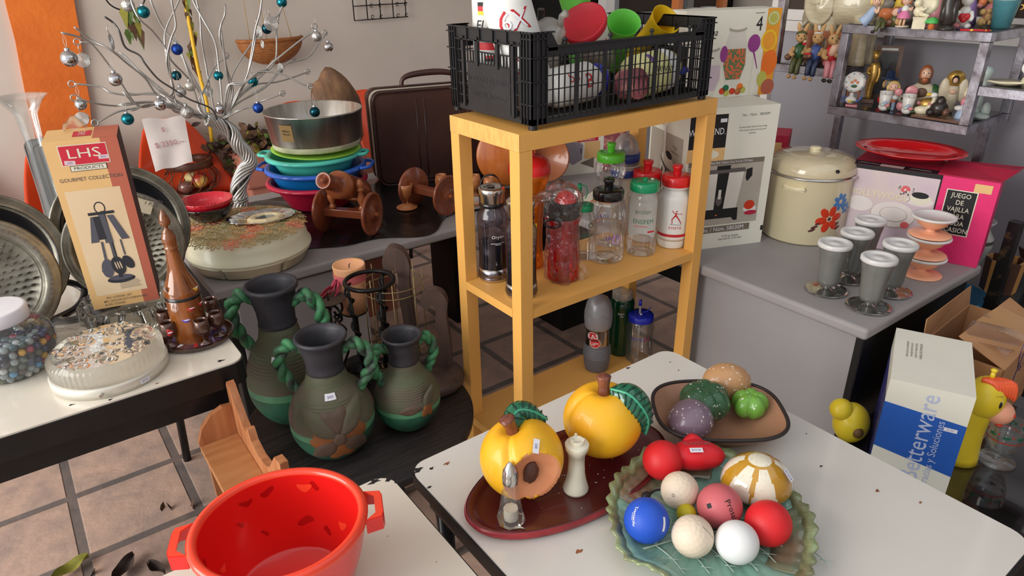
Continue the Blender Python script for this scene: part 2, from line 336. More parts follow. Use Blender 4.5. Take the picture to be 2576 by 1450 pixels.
# ---------- office desks
def desk(name,label,x0,x1,y0,y1,panels,th=.03,z=.69):
    cx,cy=(x0+x1)/2,(y0+y1)/2; t=thing(name,label,'desk',(cx,cy,0))
    b=MB(); b.bx((x0-cx,y0-cy,z-th),(x1-cx,y1-cy,z),'desk_grey'); b.build('desktop',t,bevel=.009,seg=3)
    for nm,a,c,m in panels:
        b=MB(); b.bx((a[0]-cx,a[1]-cy,a[2]),(c[0]-cx,c[1]-cy,c[2]),m); b.build(nm,t,bevel=.004)
    return t
desk('office_desk','grey laminate office desk holding the cream pot and parfait cups',.634,1.235,-.471,1.15,
  [('pedestal',(.66,-.44,.06),(.695,.04,.66),'desk_panel'),('side_panel',(.66,-.457,0),(1.2,-.435,.66),'desk_black'),('back_panel',(.695,-.43,.03),(1.18,.04,.66),'desk_black'),('side_panel',(.90,.90,0),(1.2,1.12,.66),'desk_black'),('modesty_panel',(1.17,.04,.30),(1.2,.90,.66),'desk_black')])
desk('office_desk','grey laminate office desk holding the cake carrier and wooden cannons',-.497,.632,.69,1.48,
  [('drawer_front',(-.44,.71,.08),(-.06,.73,.65),'desk_panel'),('pedestal',(-.47,.73,.04),(-.06,1.44,.66),'desk_black'),('side_panel',(.58,1.25,0),(.61,1.45,.66),'desk_black'),('modesty_panel',(-.06,1.36,.36),(.58,1.38,.66),'desk_black')])
# ---------- yellow wooden shelf
S=thing('wooden_shelf','yellow painted wooden shelf stand holding bottles and a black crate','shelf',(.31,.14,0))
def sp(n,a,c,m='yellow_wood',name='shelf_board'):
    b=MB(); b.bx((a[0]-.31,a[1]-.14,a[2]),(c[0]-.31,c[1]-.14,c[2]),m); return b
b=sp(0,(0,0,1.113),(.62,.262,1.15)); b.bx((-.3104,-.1404,1.113),(-.3098,.1224,1.1500),'yellow_wood_end'); lab(b.build('top_board',S,bevel=.0015),'thick top board')
for x in (0,.5855):
    for y in (0,.228):
        sp(0,(x,y,0.0),(x+.0345,y+.034,1.1125)).build('leg',S,bevel=.001)
b=sp(0,(.0005,.035,.722),(.6195,.227,.744)); b.bx((.035-.31,.0005-.14,.722),(.585-.31,.035-.14,.744),'yellow_wood'); b.bx((.035-.31,.227-.14,.722),(.585-.31,.2615-.14,.744),'yellow_wood'); b.build('shelf_board',S)
b=sp(0,(.0005,.035,.310),(.6195,.227,.334)); b.bx((.035-.31,.0005-.14,.310),(.585-.31,.035-.14,.334),'yellow_wood'); b.bx((.035-.31,.227-.14,.310),(.585-.31,.288-.14,.334),'yellow_wood'); b.build('shelf_board',S)

CAM=Vector((-0.8246,-1.0971,1.46))
def thc(x,y): return math.atan2(CAM.y-y,CAM.x-x)
def stext(mb,c,r,t,h,n,rot,m,sx=1,k=1.014,up=(0,0,1)):
    """text laid on a sphere around direction n"""
    V,F=subtext(t,1); n=Vector(n).normalized(); rt=Vector(up).cross(n).normalized(); u=n.cross(rt); c=Vector(c); vs=[]
    for v in V:
        x=v.x*h*sx; y=v.y*h; x,y=x*cos(rot)-y*sin(rot),x*sin(rot)+y*cos(rot)
        vs.append(c+(n*math.sqrt(max(1e-6,r*r-x*x-y*y))+rt*x+u*y).normalized()*r*k)
    mb.add(vs,F,m)
def spatch(mb,c,r,w,h,n,rot,m,k=1.010,up=(0,0,1),nn=6):
    n=Vector(n).normalized(); rt=Vector(up).cross(n).normalized(); u=n.cross(rt); c=Vector(c); vs=[];fs=[]
    for j in range(nn+1):
        for i in range(nn+1):
            x=(i/nn-.5)*w; y=(j/nn-.5)*h; x,y=x*cos(rot)-y*sin(rot),x*sin(rot)+y*cos(rot)
            vs.append(c+(n*math.sqrt(max(1e-6,r*r-x*x-y*y))+rt*x+u*y).normalized()*r*k)
    for j in range(nn):
        for i in range(nn): a=j*(nn+1)+i; fs.append((a,a+1,a+nn+2,a+nn+1))
    mb.add(vs,fs,m,True)
mat('maroon',(104,28,34),.28,rgb2=(58,20,24),thr=(.3,.75),vs=5,coat=.4,bump=.2,bs=30); mat('maroon_edge',(168,52,58),.35,rgb2=(120,34,40),thr=(.3,.7),vs=20)
mat('peach_skin',(240,188,34),.45,rgb2=(244,162,26),thr=(.3,.75),vs=9,coat=.25,bump=.15,bs=120); mat('peach_orange',(244,150,28),.45,coat=.25)
mat('peach_flesh',(232,158,112),.55,rgb2=(222,140,96),thr=(.3,.7),vs=30,bump=.3,bs=40); mat('peach_pit',(92,56,44),.5,bump=1,bs=120)
mat('peach_stem',(134,76,56),.25,rgb2=(96,48,36),thr=(.35,.65),vs=40,stretch=(3,3,.5),coat=.6,bump=.5,bs=60)
mat('leaf_green',(26,128,92),.2,rgb2=(18,84,60),thr=(.3,.7),vs=30,coat=.8); mat('leaf_vein',(14,62,48),.3); mat('leaf_rib',(60,160,124),.25,coat=.6)
mat('red_foam',(214,34,40),.5,var=.04,bump=.05,bs=300); mat('blue_foam',(36,84,196),.5,var=.04); mat('pink_foam',(198,98,104),.5,var=.04); mat('white_foam',(226,226,226),.5,var=.02); mat('cream_foam',(226,208,186),.5,var=.05); mat('yellow_foam',(196,180,30),.5)
mat('kidney_red',(206,26,38),.45,var=.04)
mat('plate_glaze',(132,172,158),.14,rgb2=(112,150,134),thr=(.3,.75),vs=7,coat=.8,bump=.3,bs=30); mat('plate_rim',(142,158,112),.18,rgb2=(122,118,88),thr=(.4,.7),vs=24,coat=.7); mat('plate_vein',(176,196,180),.15,coat=.7); mat('plate_brown',(128,100,80),.2,rgb2=(110,130,104),thr=(.35,.7),vs=16,coat=.7)
mat('amber_glass',(196,148,40),.06,rgb2=(178,126,32),thr=(.3,.7),vs=12,coat=1); mat('fungus_white',(232,224,204),.2,rgb2=(150,120,70),thr=(.62,.75),vs=320,coat=1)
mat('clay_inside',(172,126,98),.5,rgb2=(150,106,82),thr=(.3,.75),vs=8,coat=.2); mat('clay_rim',(44,36,36),.5)
for n_,c1 in (('squash_brown',(186,140,96)),('squash_green',(44,86,56)),('eggplant_purple',(122,102,118)),('pepper_green',(110,166,62))):
    mat(n_,c1,.35,rgb2=(236,232,224),thr=(.645,.655),vs=170,coat=.4)
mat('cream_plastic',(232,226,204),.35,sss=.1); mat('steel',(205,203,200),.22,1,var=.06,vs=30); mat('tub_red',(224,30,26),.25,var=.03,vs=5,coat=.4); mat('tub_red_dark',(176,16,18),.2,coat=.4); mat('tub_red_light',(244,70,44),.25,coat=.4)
clear('solid_glass',(250,252,252),.08,.03,(220,226,226),.6); 
# --- oval maroon platter
P0=(-0.455,-0.465,0.765); P1=(-0.123,-0.511,0.765)
pc=(-.275,-.487)
t=thing('oval_platter','long oval maroon platter under the two ceramic peaches','platter',(pc[0],pc[1],.7505),D(-2))
def oval(a,b,n=56): return [(a*cos(2*PI*i/n),b*sin(2*PI*i/n)) for i in range(n)]
b=MB(); b.lathe([(.0,.004),(.155,.004),(.163,.008),(.172,.016),(.176,.016),(.179,.012),(.172,.002),(.15,0),(0,0)],'maroon',64,ell=.50)
b.lathe([(.1765,.0162),(.1798,.0125),(.174,.003)],'maroon_edge',64,ell=.505,M=TR(0,0,0,s=1.004))
b.build('dish',t)
b=MB(); rr=random.Random(3)
for i in range(34):
    a=rr.uniform(0,2*PI); q=rr.uniform(.1,.95); x=.15*q*cos(a); y=.07*q*sin(a); s=rr.uniform(.0005,.0016)
    b.shape([(x+s*cos(k*PI/3+i),y+s*.6*sin(k*PI/3+i)) for k in range(6)],'paper_white' if i%3 else 'peach_skin',TR(),.0048)
b.poly([(-.135,-.035,.006),(-.128,-.038,.010),(-.120,-.040,.0055),(-.118,-.046,.005),(-.124,-.043,.007)],'cream_plastic')
o=b.build('paint_flecks',t); o['kind']='stuff'
# --- peaches
def ceramic_peach(label,c,r,h,stem,crease,cut=None,leaf=None,lname=''):
    t=thing('ceramic_peach',label,'ornament',(c[0],c[1],.7650))
    n=112;k=72; ax=Vector(stem).normalized(); cr=Vector(crease).normalized(); vs=[];fs=[]
    cn=Vector(cut[0]).normalized() if cut else None
    for j in range(k+1):
        p=-PI/2+PI*j/k
        for i in range(n):
            a=2*PI*i/n; v=Vector((cos(p)*cos(a),cos(p)*sin(a),sin(p)))
            d=v.dot(ax); f=1-.26*math.exp(-((1-d)/.045))
            pr=v-ax*d; cp=cr-ax*cr.dot(ax); 
            if pr.length>1e-4: 
                ang=pr.normalized().dot(cp.normalized()); side=(pr.normalized().cross(cp.normalized())).length
                if ang>0: f*=1-.07*math.exp(-(side/.13)**2)*min(1,pr.length*1.6)
            if v.z<-.9: f*=.96
            q=Vector((v.x*r*f,v.y*r*f,v.z*h*f))
            vs.append(q)
    fl=[]
    if cn is not None:
        lim=cut[1]*r
        for i,q in enumerate(vs):
            dd=q.dot(cn)
            w_=1+.07*sin(7*math.atan2(q.z,q.cross(cn).z*8+q.x))
            if dd>lim*w_:
                qq=q-cn*(dd-lim); lat=(qq-cn*qq.dot(cn)).length
                qq-=cn*.012*max(0,1-(lat/(r*.62))**2); vs[i]=qq; fl.append(i)
    fls=set(fl); A=[];B=[]
    for j in range(k):
        for i in range(n):
            f=(j*n+i,j*n+(i+1)%n,(j+1)*n+(i+1)%n,(j+1)*n+i)
            (B if all(x in fls for x in f) else A).append(f)
    b=MB(); M=TR(0,0,h)
    b.add(vs,A,'peach_skin',True,M); 
    if B: b.add(vs,B,'peach_flesh',True,M)
    b.build('fruit_body',t)
    s0=ax*h*.70+Vector((0,0,h)); s1=s0+ax*.014+Vector(leaf[2])*.5; s2=s0+ax*.027+Vector(leaf[2])
    b=MB(); b.tube([s0,s1,s2],[.010,.0085,.0115],'peach_stem',12,sm=5); b.ell(s2,(.0115,.0115,.003),'peach_stem',12,rot=ax.to_track_quat('Z','Y').to_matrix().to_4x4()); b.build('stem',t)
    # leaf: curved blade following the fruit
    P=smooth_path([Vector(q)+Vector((0,0,h)) for q in leaf[0]],8); N=len(P); W=leaf[1]; vs=[];fs=[]; rows=10; rib=[];vein=[]
    for i,p in enumerate(P):
        tt=i/(N-1); tg=(P[min(i+1,N-1)]-P[max(i-1,0)]).normalized(); nn=((p-Vector((0,0,h))).normalized()*.45+Vector((-.53,-.73,.43))*.75).normalized(); sd=tg.cross(nn).normalized(); nn=sd.cross(tg)
        wd=W*math.sin(PI*min(1,.06+tt*.94))**.55*(1-.15*tt)+.0006
        for j in range(rows+1):
            s=j/rows*2-1; z=-.010*s*s+.0011*sin(tt*44+abs(s)*7)*(1-abs(s))
            vs.append(p+sd*wd*s+nn*(z+.003))
        rib.append(p+nn*.0042)
        if i%3==1 and 0<tt<.96:
            for s in (-1,1): vein.append([p+nn*.0042,p+sd*s*wd*.5+tg*.004+nn*.0018,p+sd*s*wd*.82+tg*.007+nn*-.0022])
    for i in range(N-1):
        for j in range(rows): a=i*(rows+1)+j; fs.append((a,a+1,a+rows+2,a+rows+1))
    b=MB(); b.add(vs,fs,'leaf_green',True); b.tube(rib,.0012,'leaf_rib',6)
    for v in vein: b.tube(v,[.0006,.0008,.0004],'leaf_vein',5)
    b.build('leaf',t,solid=.002)
    return t
pk=ceramic_peach('yellow ceramic peach cut open to show its dark pit',(-0.356,-0.471,0.823),.060,.058,(-.20,.16,1),(-.5,-.35,.3),
   cut=((-.28,-1.0,-.02),.70),leaf=([(-.014,.012,.054),(.008,.018,.064),(.028,.012,.058),(.046,.004,.042)],.018,(-.004,.0,.002)))
cn=Vector((-.28,-1.0,-.02)).normalized(); b=MB(); q=cn*.034+Vector((0,0,.057)); b.ell(q,(.0115,.007,.020),'peach_pit',14,rot=Matrix.Rotation(D(-16),4,'Z')@Matrix.Rotation(D(8),4,'Y'),fn=lambda v:1+.06*sin(v.z*26+v.x*9)-.15*abs(v.z)**3); b.build('pit',pk)
b=MB(); d_=Vector((-.006,-.047,.055)).normalized(); F=along(Vector((0,0,.058))+d_*.0605,Vector((0,0,.058))+d_*.2); sticker(b,F,0,0,D(60),.02,.009,'$85'); lab(b.build('price_sticker',pk),'small white price sticker')
pk=ceramic_peach('whole yellow ceramic peach with a long drooping glossy leaf',(-0.203,-0.476,0.823),.061,.058,(.02,.02,1),(-.9,.35,.3),
   leaf=([(.008,-.008,.054),(.017,-.033,.055),(.027,-.050,.038),(.036,-.056,.014),(.036,-.053,-.010)],.024,(.002,.004,.006)))
# --- glass salt shaker
p=(-0.400,-0.503,0.755)
t=thing('salt_shaker','faceted clear glass salt shaker with silver pointed cap','salt shaker',p)
b=MB(); oc=[(.0195,.0),(.0205,.004),(.0185,.012),(.0165,.019),(.013,.045),(.0105,.068)]
b.lathe(oc+[(.0102,.070),(.0,.0702)],'solid_glass',8,smooth=False); b.disc(.0195,0,'solid_glass',8,up=-1); b.build('glass_body',t)
mat('salt',(224,214,196),.8); b=MB(); b.cyl(.0105,.018,'salt',z0=.004,n=8); b.build('salt_fill',t)
b=MB(); b.lathe([(.0112,.068),(.0115,.078),(.0108,.080),(.0112,.083),(.0095,.090),(.004,.099),(.0015,.102),(0,.1025)],'steel',24); b.disc(.0112,.068,'steel',24,up=-1); b.build('cap',t)
# --- cream tower shaker
p=(-0.287,-0.511,0.755)
t=thing('tower_shaker','tall cream plastic toothpick shaker with notched top','shaker',p)
b=MB(); b.lathe([(0,0),(.0185,0),(.019,.004),(.016,.014),(.013,.030),(.0118,.050),(.0122,.066),(.0135,.0665),(.0135,.070),(.0165,.074),(.0175,.082),(.0165,.084),(0,.084)],'cream_plastic',36); b.build('body',t)
b=MB(); b.lathe([(.0105,.084),(.0105,.089),(.0098,.0905),(.007,.0905),(.0065,.088),(0,.088)],'cream_plastic',28)
for a in (60,190,310): b.box((.0095*cos(D(a)),.0095*sin(D(a)),.0915),(.003,.003,.004),'cream_plastic')
b.build('lid',t)
# --- green leaf plate
ctl=[(-0.267,-0.564,0.775),(-0.215,-0.540,0.775),(-0.149,-0.532,0.775),(-0.101,-0.555,0.775),(-0.066,-0.603,0.775),(-0.045,-0.666,0.775),(-0.061,-0.723,0.775),(-0.092,-0.767,0.775),(-0.146,-0.803,0.775),(-0.204,-0.821,0.775),(-0.264,-0.803,0.775),(-0.307,-0.756,0.775),(-0.322,-0.700,0.775),(-0.331,-0.654,0.775),(-0.304,-0.604,0.775)]
cx=sum(q[0] for q in ctl)/len(ctl); cy=sum(q[1] for q in ctl)/len(ctl)
t=thing('leaf_plate','large green glazed ceramic leaf plate full of foam balls','plate',(cx,cy,.7502))
ol=smooth_path([(q[0]-cx,q[1]-cy,0) for q in ctl],14,True); N=len(ol)
def leafp(i,j,nv=11):
    q=ol[i%N]; f=j/nv; tooth=(1+.05*(1-abs(((i*38/N)%1)*2-1))**1.2*(f**8)) ; rib=.0016*sin(i*PI*38/N)**2*f
    z=.004+(.022*max(0,(f-.68)/.32)**1.3)+rib+ .004*(f**3)*sin(i*2*PI*9/N)
    return (q.x*f*tooth,q.y*f*tooth,z)
b=MB(); vs=[leafp(i,j) for j in range(12) for i in range(N)]
A=[];Bf=[];Br=[]
for j in range(11):
    for i in range(N):
        f=(j*N+i,j*N+(i+1)%N,(j+1)*N+(i+1)%N,(j+1)*N+i)
        if j>=10: Bf.append(f)
        elif j>=7 and (i/N<.25 or .42<i/N<.58): Br.append(f)
        else: A.append(f)
b.add(vs,A,'plate_glaze',True); b.add(vs,Bf,'plate_rim',True); b.add(vs,Br,'plate_brown',True)
b.build('dish',t,solid=.0035)
b=MB(); mid=[Vector((-.09,.02,.0075)),Vector((-.04,.0,.0075)),Vector((.02,-.03,.0075)),Vector((.07,-.08,.0075))]
b.tube(smooth_path([(-.105,.02,.0075),(0,-.02,.0075),(.09,-.10,.009)],6),.0014,'plate_vein',6)
for k in range(7):
    x=-.085+k*.026; y=.015-k*.017
    for s in (-1,1):
        a=D(-40+s*58); e=(x+.06*cos(a),y+.06*sin(a)); md=(x+.03*cos(a-s*.15),y+.03*sin(a-s*.15))
        b.tube([(x,y,.0073),(*md,.0076),(*e,.009)],[.0012,.001,.0006],'plate_vein',5,sm=3)
        for q in (.45,.75): 
            fx,fy=x+.06*q*cos(a),y+.06*q*sin(a); b.tube([(fx,fy,.0076),(fx+.018*cos(a-s*.8),fy+.018*sin(a-s*.8),.0085)],[.0008,.0004],'plate_vein',5)
b.build('veins',t)
# --- foam balls
def ball(label,name,px,r,m,g='foam stress balls on the leaf plate',fn=None,extra=None,z=None):
    b=MB(); b.ell((0,0,0),r,m,48,fn=fn)
    c=Vector(px); n=(CAM-c).normalized()
    if extra: extra(b,n)
    o=b.build(name); o.location=c; tag(o,label,'ball',g); return o
zb=.787
dimple=lambda v:1-.012*max(0,sin(v.x*34)*sin(v.y*34)*sin(v.z*34+1)*2.2)
up=(0,0,1)
def fine_ball(label,px,r,extra):
    b=MB(); n=64;k=32; vs=[];fs=[]
    pts=[]; N=190
    for i in range(N):
        z=1-2*(i+.5)/N; a=i*2.39996; q=math.sqrt(1-z*z); pts.append(Vector((q*cos(a),q*sin(a),z)))
    def fn(v): 
        d=max(v.dot(p) for p in pts); return 1-.017*max(0,(d-.9955)/.0045)
    b.ell((0,0,0),r,'cream_foam',84,fn=fn)
    c=Vector(px); nn=(CAM-c).normalized(); extra(b,nn)
    o=b.build('foam_golf_ball'); o.location=c; tag(o,label,'ball','foam stress balls on the leaf plate')
ball('red foam ball at the back left of the leaf plate, beside the kidney','foam_ball',(-0.168,-0.570,0.787),.0295,'red_foam')
ball('blue foam ball printed with white writing, leftmost on leaf plate','foam_ball',(-0.276,-0.640,0.786),.030,'blue_foam',extra=lambda b,n:(stext(b,(0,0,0),.030,'Tractocile',.0062,n+Vector((-.40,.55,.15)),D(-62),'paper_white'),stext(b,(0,0,0),.030,'Control Total 15 ml\natosiban',.0030,n+Vector((-.62,.62,.25)),D(-58),'paper_white'),spatch(b,(0,0,0),.030,.004,.018,n+Vector((.62,-.12,-.42)),D(-30),'paper_white')))
ball('dusty pink foam ball with a black dot eye and printed letters','foam_ball',(-0.178,-0.682,0.786),.0305,'pink_foam',extra=lambda b,n:(stext(b,(0,0,0),.0305,'Prosal',.011,n+Vector((.30,-.50,-.05)),D(-78),'ink_black'),spatch(b,(0,0,0),.0305,.0062,.0062,n+Vector((-.62,.35,.12)),D(45),'ink_black')))
ball('plain white foam ball at the front of the leaf plate','foam_ball',(-0.210,-0.735,0.783),.0275,'white_foam')
ball('red foam ball at the right front, beside the white ball','foam_ball',(-0.153,-0.741,0.786),.0300,'red_foam')
ball('small yellow foam ball peeking out between the bigger balls','foam_ball',(-0.212,-0.655,0.772),.0135,'yellow_foam')
fine_ball('cream dimpled foam golf ball at the back, under the kidney',(-0.195,-0.627,0.784),.0265,lambda b,n:stext(b,(0,0,0),.0265,'O ',.006,n+Vector((-.75,.0,-.15)),D(-60),'ink_grey'))
fine_ball('cream dimpled foam golf ball at the front, right of the blue ball',(-0.246,-0.693,0.782),.0272,lambda b,n:stext(b,(0,0,0),.0272,'pocket care 24 h',.003,n+Vector((.85,-.45,.1)),D(-78),'ink_grey'))
b=MB(); b.tube([(0,0,0),(.02,-.004,.004),(.045,-.028,.002),(.06,-.045,0),(.085,-.05,.002),(.10,-.06,.0)],.0016,'ink_black',6,sm=6); b.ell((0,0,.002),(.008,.006,.005),'ink_black',10)
o=b.build('elastic_cord'); o.location=(-0.230,-0.597,0.771); tag(o,'thin black elastic cord lying between the foam balls','cord')
# kidney
c=(-0.126,-0.598,0.789); t=thing('foam_kidney','red kidney shaped foam stress toy with a price sticker','stress toy',c,D(-36))
b=MB(); vs=[];fs=[];n=28;NN=22; 
for i in range(NN+1):
    s=i/NN; a=(s-.5)*2.3; cxx=.034*sin(a)*1.15; cyy=-.020*(1-cos(a))*1.3+.006; rad=.0245*math.sqrt(max(0,1-(2*s-1)**2))**.75*(.98+.03*cos((s-.5)*2*PI))+.0002
    tg=Vector((cos(a),-sin(a)*.8,0)).normalized(); sd=Vector((tg.y,-tg.x,0))
    for k in range(n): q=2*PI*k/n; vs.append((cxx+sd.x*rad*cos(q),cyy+sd.y*rad*cos(q),rad*.88*sin(q)))
for i in range(NN):
    for k in range(n): fs.append((i*n+k,i*n+(k+1)%n,(i+1)*n+(k+1)%n,(i+1)*n+k))
b.add(vs,fs,'kidney_red',True); b.tube([(-.012,.022,.010),(0,.028,.014),(.012,.024,.010)],[.006,.008,.005],'kidney_red',10,sm=4); b.build('body',t)
b=MB(); F=TR(.000,.003,.0222,rx=D(8)); b.text('FLOXSTAT',0,.0,.0085,'ink_grey',F,.0015); sticker(b,F,-.004,-.012,0,.019,.009,'$10.00'); b.build('print',t)
# glass paperweight
c=(-0.093,-0.680,0.762); t=thing('glass_paperweight','amber glass dome paperweight with lacy white petals','paperweight',c,D(-30))
b=MB(); N_=110;K=60
def dome(v,r=.050,h=.062):
    return Vector((v.x*r*(1-.10*v.z),v.y*r*.92*(1-.10*v.z),h*.36+v.z*(h*.64 if v.z>0 else h*.36)))
vs=[];fa=[];fb_=[]
dirs=[Vector((cos(a),sin(a),.42)).normalized() for a in [D(x) for x in (-100,-15,70,150,215)]]
for j in range(K+1):
    p=-PI/2+PI*j/K
    for i in range(N_): a=2*PI*i/N_; vs.append(Vector((cos(p)*cos(a),cos(p)*sin(a),sin(p))))
for j in range(K):
    for i in range(N_):
        f=(j*N_+i,j*N_+(i+1)%N_,(j+1)*N_+(i+1)%N_,(j+1)*N_+i); c_=sum((vs[q] for q in f),Vector())/4
        white=c_.z>.93 
        for d_ in dirs:
            az=abs((math.atan2(c_.y,c_.x)-math.atan2(d_.y,d_.x)+PI)%(2*PI)-PI)
            if az<.36-.12*max(0,c_.z) and -.25<c_.z<.88: white=True
        (fb_ if white else fa).append(f)
w_=[dome(v) for v in vs]; b.add(w_,fa,'amber_glass',True); b.add(w_,fb_,'fungus_white',True); b.build('dome',t)
b=MB(); F=along((.030,-.022,.046),(.052,-.045,.082)); sticker(b,F@TR(0,0,.0035),0,0,D(80),.018,.009,'$200.00'); b.build('price_sticker',t)
# --- clay bowl with painted vegetables
bc=(-0.007,-0.544,0.790); t=thing('clay_bowl','wide brown clay bowl with black rim holding painted clay vegetables','bowl',(bc[0],bc[1],.7502),D(-38))
def sq(a,n=3.0): return 1/((abs(cos(a))**n+abs(sin(a))**n)**(1/n))
prof=[(0,.0),(.045,.0),(.060,.004),(.095,.032),(.106,.044)]; pin=[(.102,.0445),(.090,.033),(.058,.0105),(.045,.006),(0,.006)]
fl=lambda a,z,r:r*sq(a)
b=MB(); b.lathe(prof,'clay_inside',72,fl=fl,ell=.80); b.lathe(pin,'clay_inside',72,fl=fl,ell=.80); b.build('bowl_body',t)
b=MB(); b.tube([(.104*sq(a)*cos(a),.104*sq(a)*sin(a)*.8,.0445) for a in [2*PI*i/72 for i in range(72)]],.0032,'clay_rim',8,closed=True); b.build('rim',t)
def veg(name,label,px,r,m,fn=None,rz=0,stem=None):
    t=thing(name,label,'ornament',px,rz); b=MB(); b.ell((0,0,0),r,m,40,fn=fn); b.build('fruit_body',t)
    if stem:
        b=MB(); stem(b); b.build('stem',t)
ribs=lambda k,d:(lambda v:(1-d*abs(cos(k/2*math.atan2(v.y,v.x)))**6*(1-abs(v.z)**4))*(1-.22*math.exp(-((1-v.z)/.08)) if v.z>0 else 1))
veg('clay_squash','round tan painted clay squash at the back of the bowl',(0.068,-0.502,0.795),(.042,.033,.034),'squash_brown',rz=D(-38))
veg('clay_squash','dark green ribbed clay squash in the middle of the bowl',(-0.010,-0.518,0.797),(.046,.042,.033),'squash_green',fn=ribs(6,.13),rz=.3,stem=lambda b:b.cyl(.006,.006,'squash_brown',z0=.018,n=8))
veg('clay_eggplant','purple clay eggplant speckled white at the bowl front left',(-0.066,-0.536,0.794),(.037,.035,.033),'eggplant_purple',fn=lambda v:1+.12*max(0,v.x)*max(0,v.y),rz=0,stem=lambda b:b.ell((.020,.022,.012),(.008,.008,.007),'eggplant_purple',12))
veg('clay_pepper','bright green clay bell pepper, smallest in the bowl',(0.056,-0.560,0.787),(.0315,.030,.0245),'pepper_green',fn=ribs(5,.20),stem=lambda b:b.cyl(.003,.004,'squash_green',z0=.010,n=8))
# --- red tub on the near table
c=(-0.663,-0.321,0.755)
tc_=(-.686,-.428)
t=thing('plastic_tub','large translucent red plastic tub with two handles','tub',(tc_[0],tc_[1],.7505),D(-22)); t.scale=(.85,.85,.9)
b=MB(); R_=.1; ell_=.93
b.lathe([(0,.003),(.078,.003),(.083,.008),(.101,.075),(.108,.122)],'tub_red',72,ell=ell_); b.lathe([(.1215,.122),(.108,.066),(.0865,.002),(.08,0),(0,0)],'tub_red',72,ell=ell_)
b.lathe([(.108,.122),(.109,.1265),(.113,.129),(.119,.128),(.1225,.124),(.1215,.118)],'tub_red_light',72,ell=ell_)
rr=random.Random(5)
def rtub(z): return .083+(z-.008)*(.101-.083)/.067 if z<.075 else .101+(z-.075)*.007/.047
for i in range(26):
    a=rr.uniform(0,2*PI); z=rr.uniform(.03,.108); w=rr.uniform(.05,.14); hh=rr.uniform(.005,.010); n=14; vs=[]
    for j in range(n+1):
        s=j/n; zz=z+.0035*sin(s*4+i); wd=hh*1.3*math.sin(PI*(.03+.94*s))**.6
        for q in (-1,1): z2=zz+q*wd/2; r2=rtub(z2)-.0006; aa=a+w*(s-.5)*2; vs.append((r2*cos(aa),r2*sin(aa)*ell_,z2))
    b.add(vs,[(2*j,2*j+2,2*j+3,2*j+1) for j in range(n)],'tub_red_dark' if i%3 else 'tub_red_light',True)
b.build('tub_body',t)
for s in (1,-1):
    b=MB(); pts=[(s*.1175,-.030,.124),(s*.140,-.026,.124),(s*.1425,-.018,.124),(s*.1425,.018,.124),(s*.140,.026,.124),(s*.1175,.030,.124)]
    vs=[];
    for x,y,z in pts: vs+= [(x,y,z),(x-.0*s,y,z-.022*(1 if abs(x)>.13 else 1)),]
    b.add(vs,[(2*i,2*i+2,2*i+3,2*i+1) for i in range(5)],'tub_red'); 
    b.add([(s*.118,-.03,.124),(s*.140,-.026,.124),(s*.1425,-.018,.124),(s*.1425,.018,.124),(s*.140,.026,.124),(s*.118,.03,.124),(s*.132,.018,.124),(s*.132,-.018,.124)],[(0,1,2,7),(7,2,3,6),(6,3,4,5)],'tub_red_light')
    b.build('handle',t,solid=.0025)

mat('vase_char',(58,56,62),.5,rgb2=(40,40,46),thr=(.3,.7),vs=14,bump=.5,bs=60); mat('vase_olive',(98,86,74),.6,rgb2=(84,96,68),thr=(.35,.7),vs=8,bump=.7,bs=70,stretch=(1,1,3))
mat('vase_green',(44,104,76),.6,rgb2=(28,50,44),thr=(.35,.65),vs=9,bump=.5,bs=70); mat('vase_mint',(96,158,116),.6,rgb2=(70,120,90),thr=(.3,.7),vs=12,bump=.4,bs=70); mat('vase_brown',(104,82,68),.55,rgb2=(78,66,56),thr=(.3,.7),vs=12,bump=.5,bs=50)
mat('vase_rust',(156,96,50),.5,rgb2=(122,76,44),thr=(.3,.7),vs=14,bump=.6,bs=50); mat('rope_green',(64,128,84),.6,rgb2=(52,56,54),thr=(.42,.62),vs=34,bump=.8,bs=90)
mat('iron_black',(34,32,32),.35,.6,rgb2=(110,90,58),thr=(.58,.75),vs=28); mat('pan_rust',(98,84,74),.6,.3,var=.2,vs=30); mat('brass_wire',(166,150,110),.4,.7,var=.15,vs=40)
mat('old_wood',(96,76,68),.45,rgb2=(70,56,52),thr=(.3,.7),vs=9,stretch=(4,4,1),bump=.3,bs=40); mat('candle_wax',(244,186,130),.5,rgb2=(246,178,150),thr=(.4,.7),vs=10,sss=.3); mat('candle_band',(240,128,130),.5,sss=.2); mat('ribbon_pink',(214,84,110),.6,alpha=.85)
mat('cream_board',(206,196,176),.6)
ST=thing('round_stool','low round black wooden table under the clay jugs','stool',(-.30,.27,0))
b=MB(); b.lathe([(0,.424),(.272,.424),(.28,.430),(.28,.444),(.274,.45),(0,.45)],'dark_wood_disc',72); b.build('top',ST)
for a in (45,135,225,315):
    b=MB(); b.tube([(.17*cos(D(a)),.17*sin(D(a)),.425),(.20*cos(D(a)),.20*sin(D(a)),0)],.018,'dark_wood_disc',10); b.build('leg',ST)
def interp(P,z):
    if z<=P[0][1]: return P[0][0]
    for (r0,z0),(r1,z1) in zip(P,P[1:]):
        if z<=z1: return r0+(r1-r0)*(z-z0)/max(1e-9,z1-z0)
    return P[-1][0]
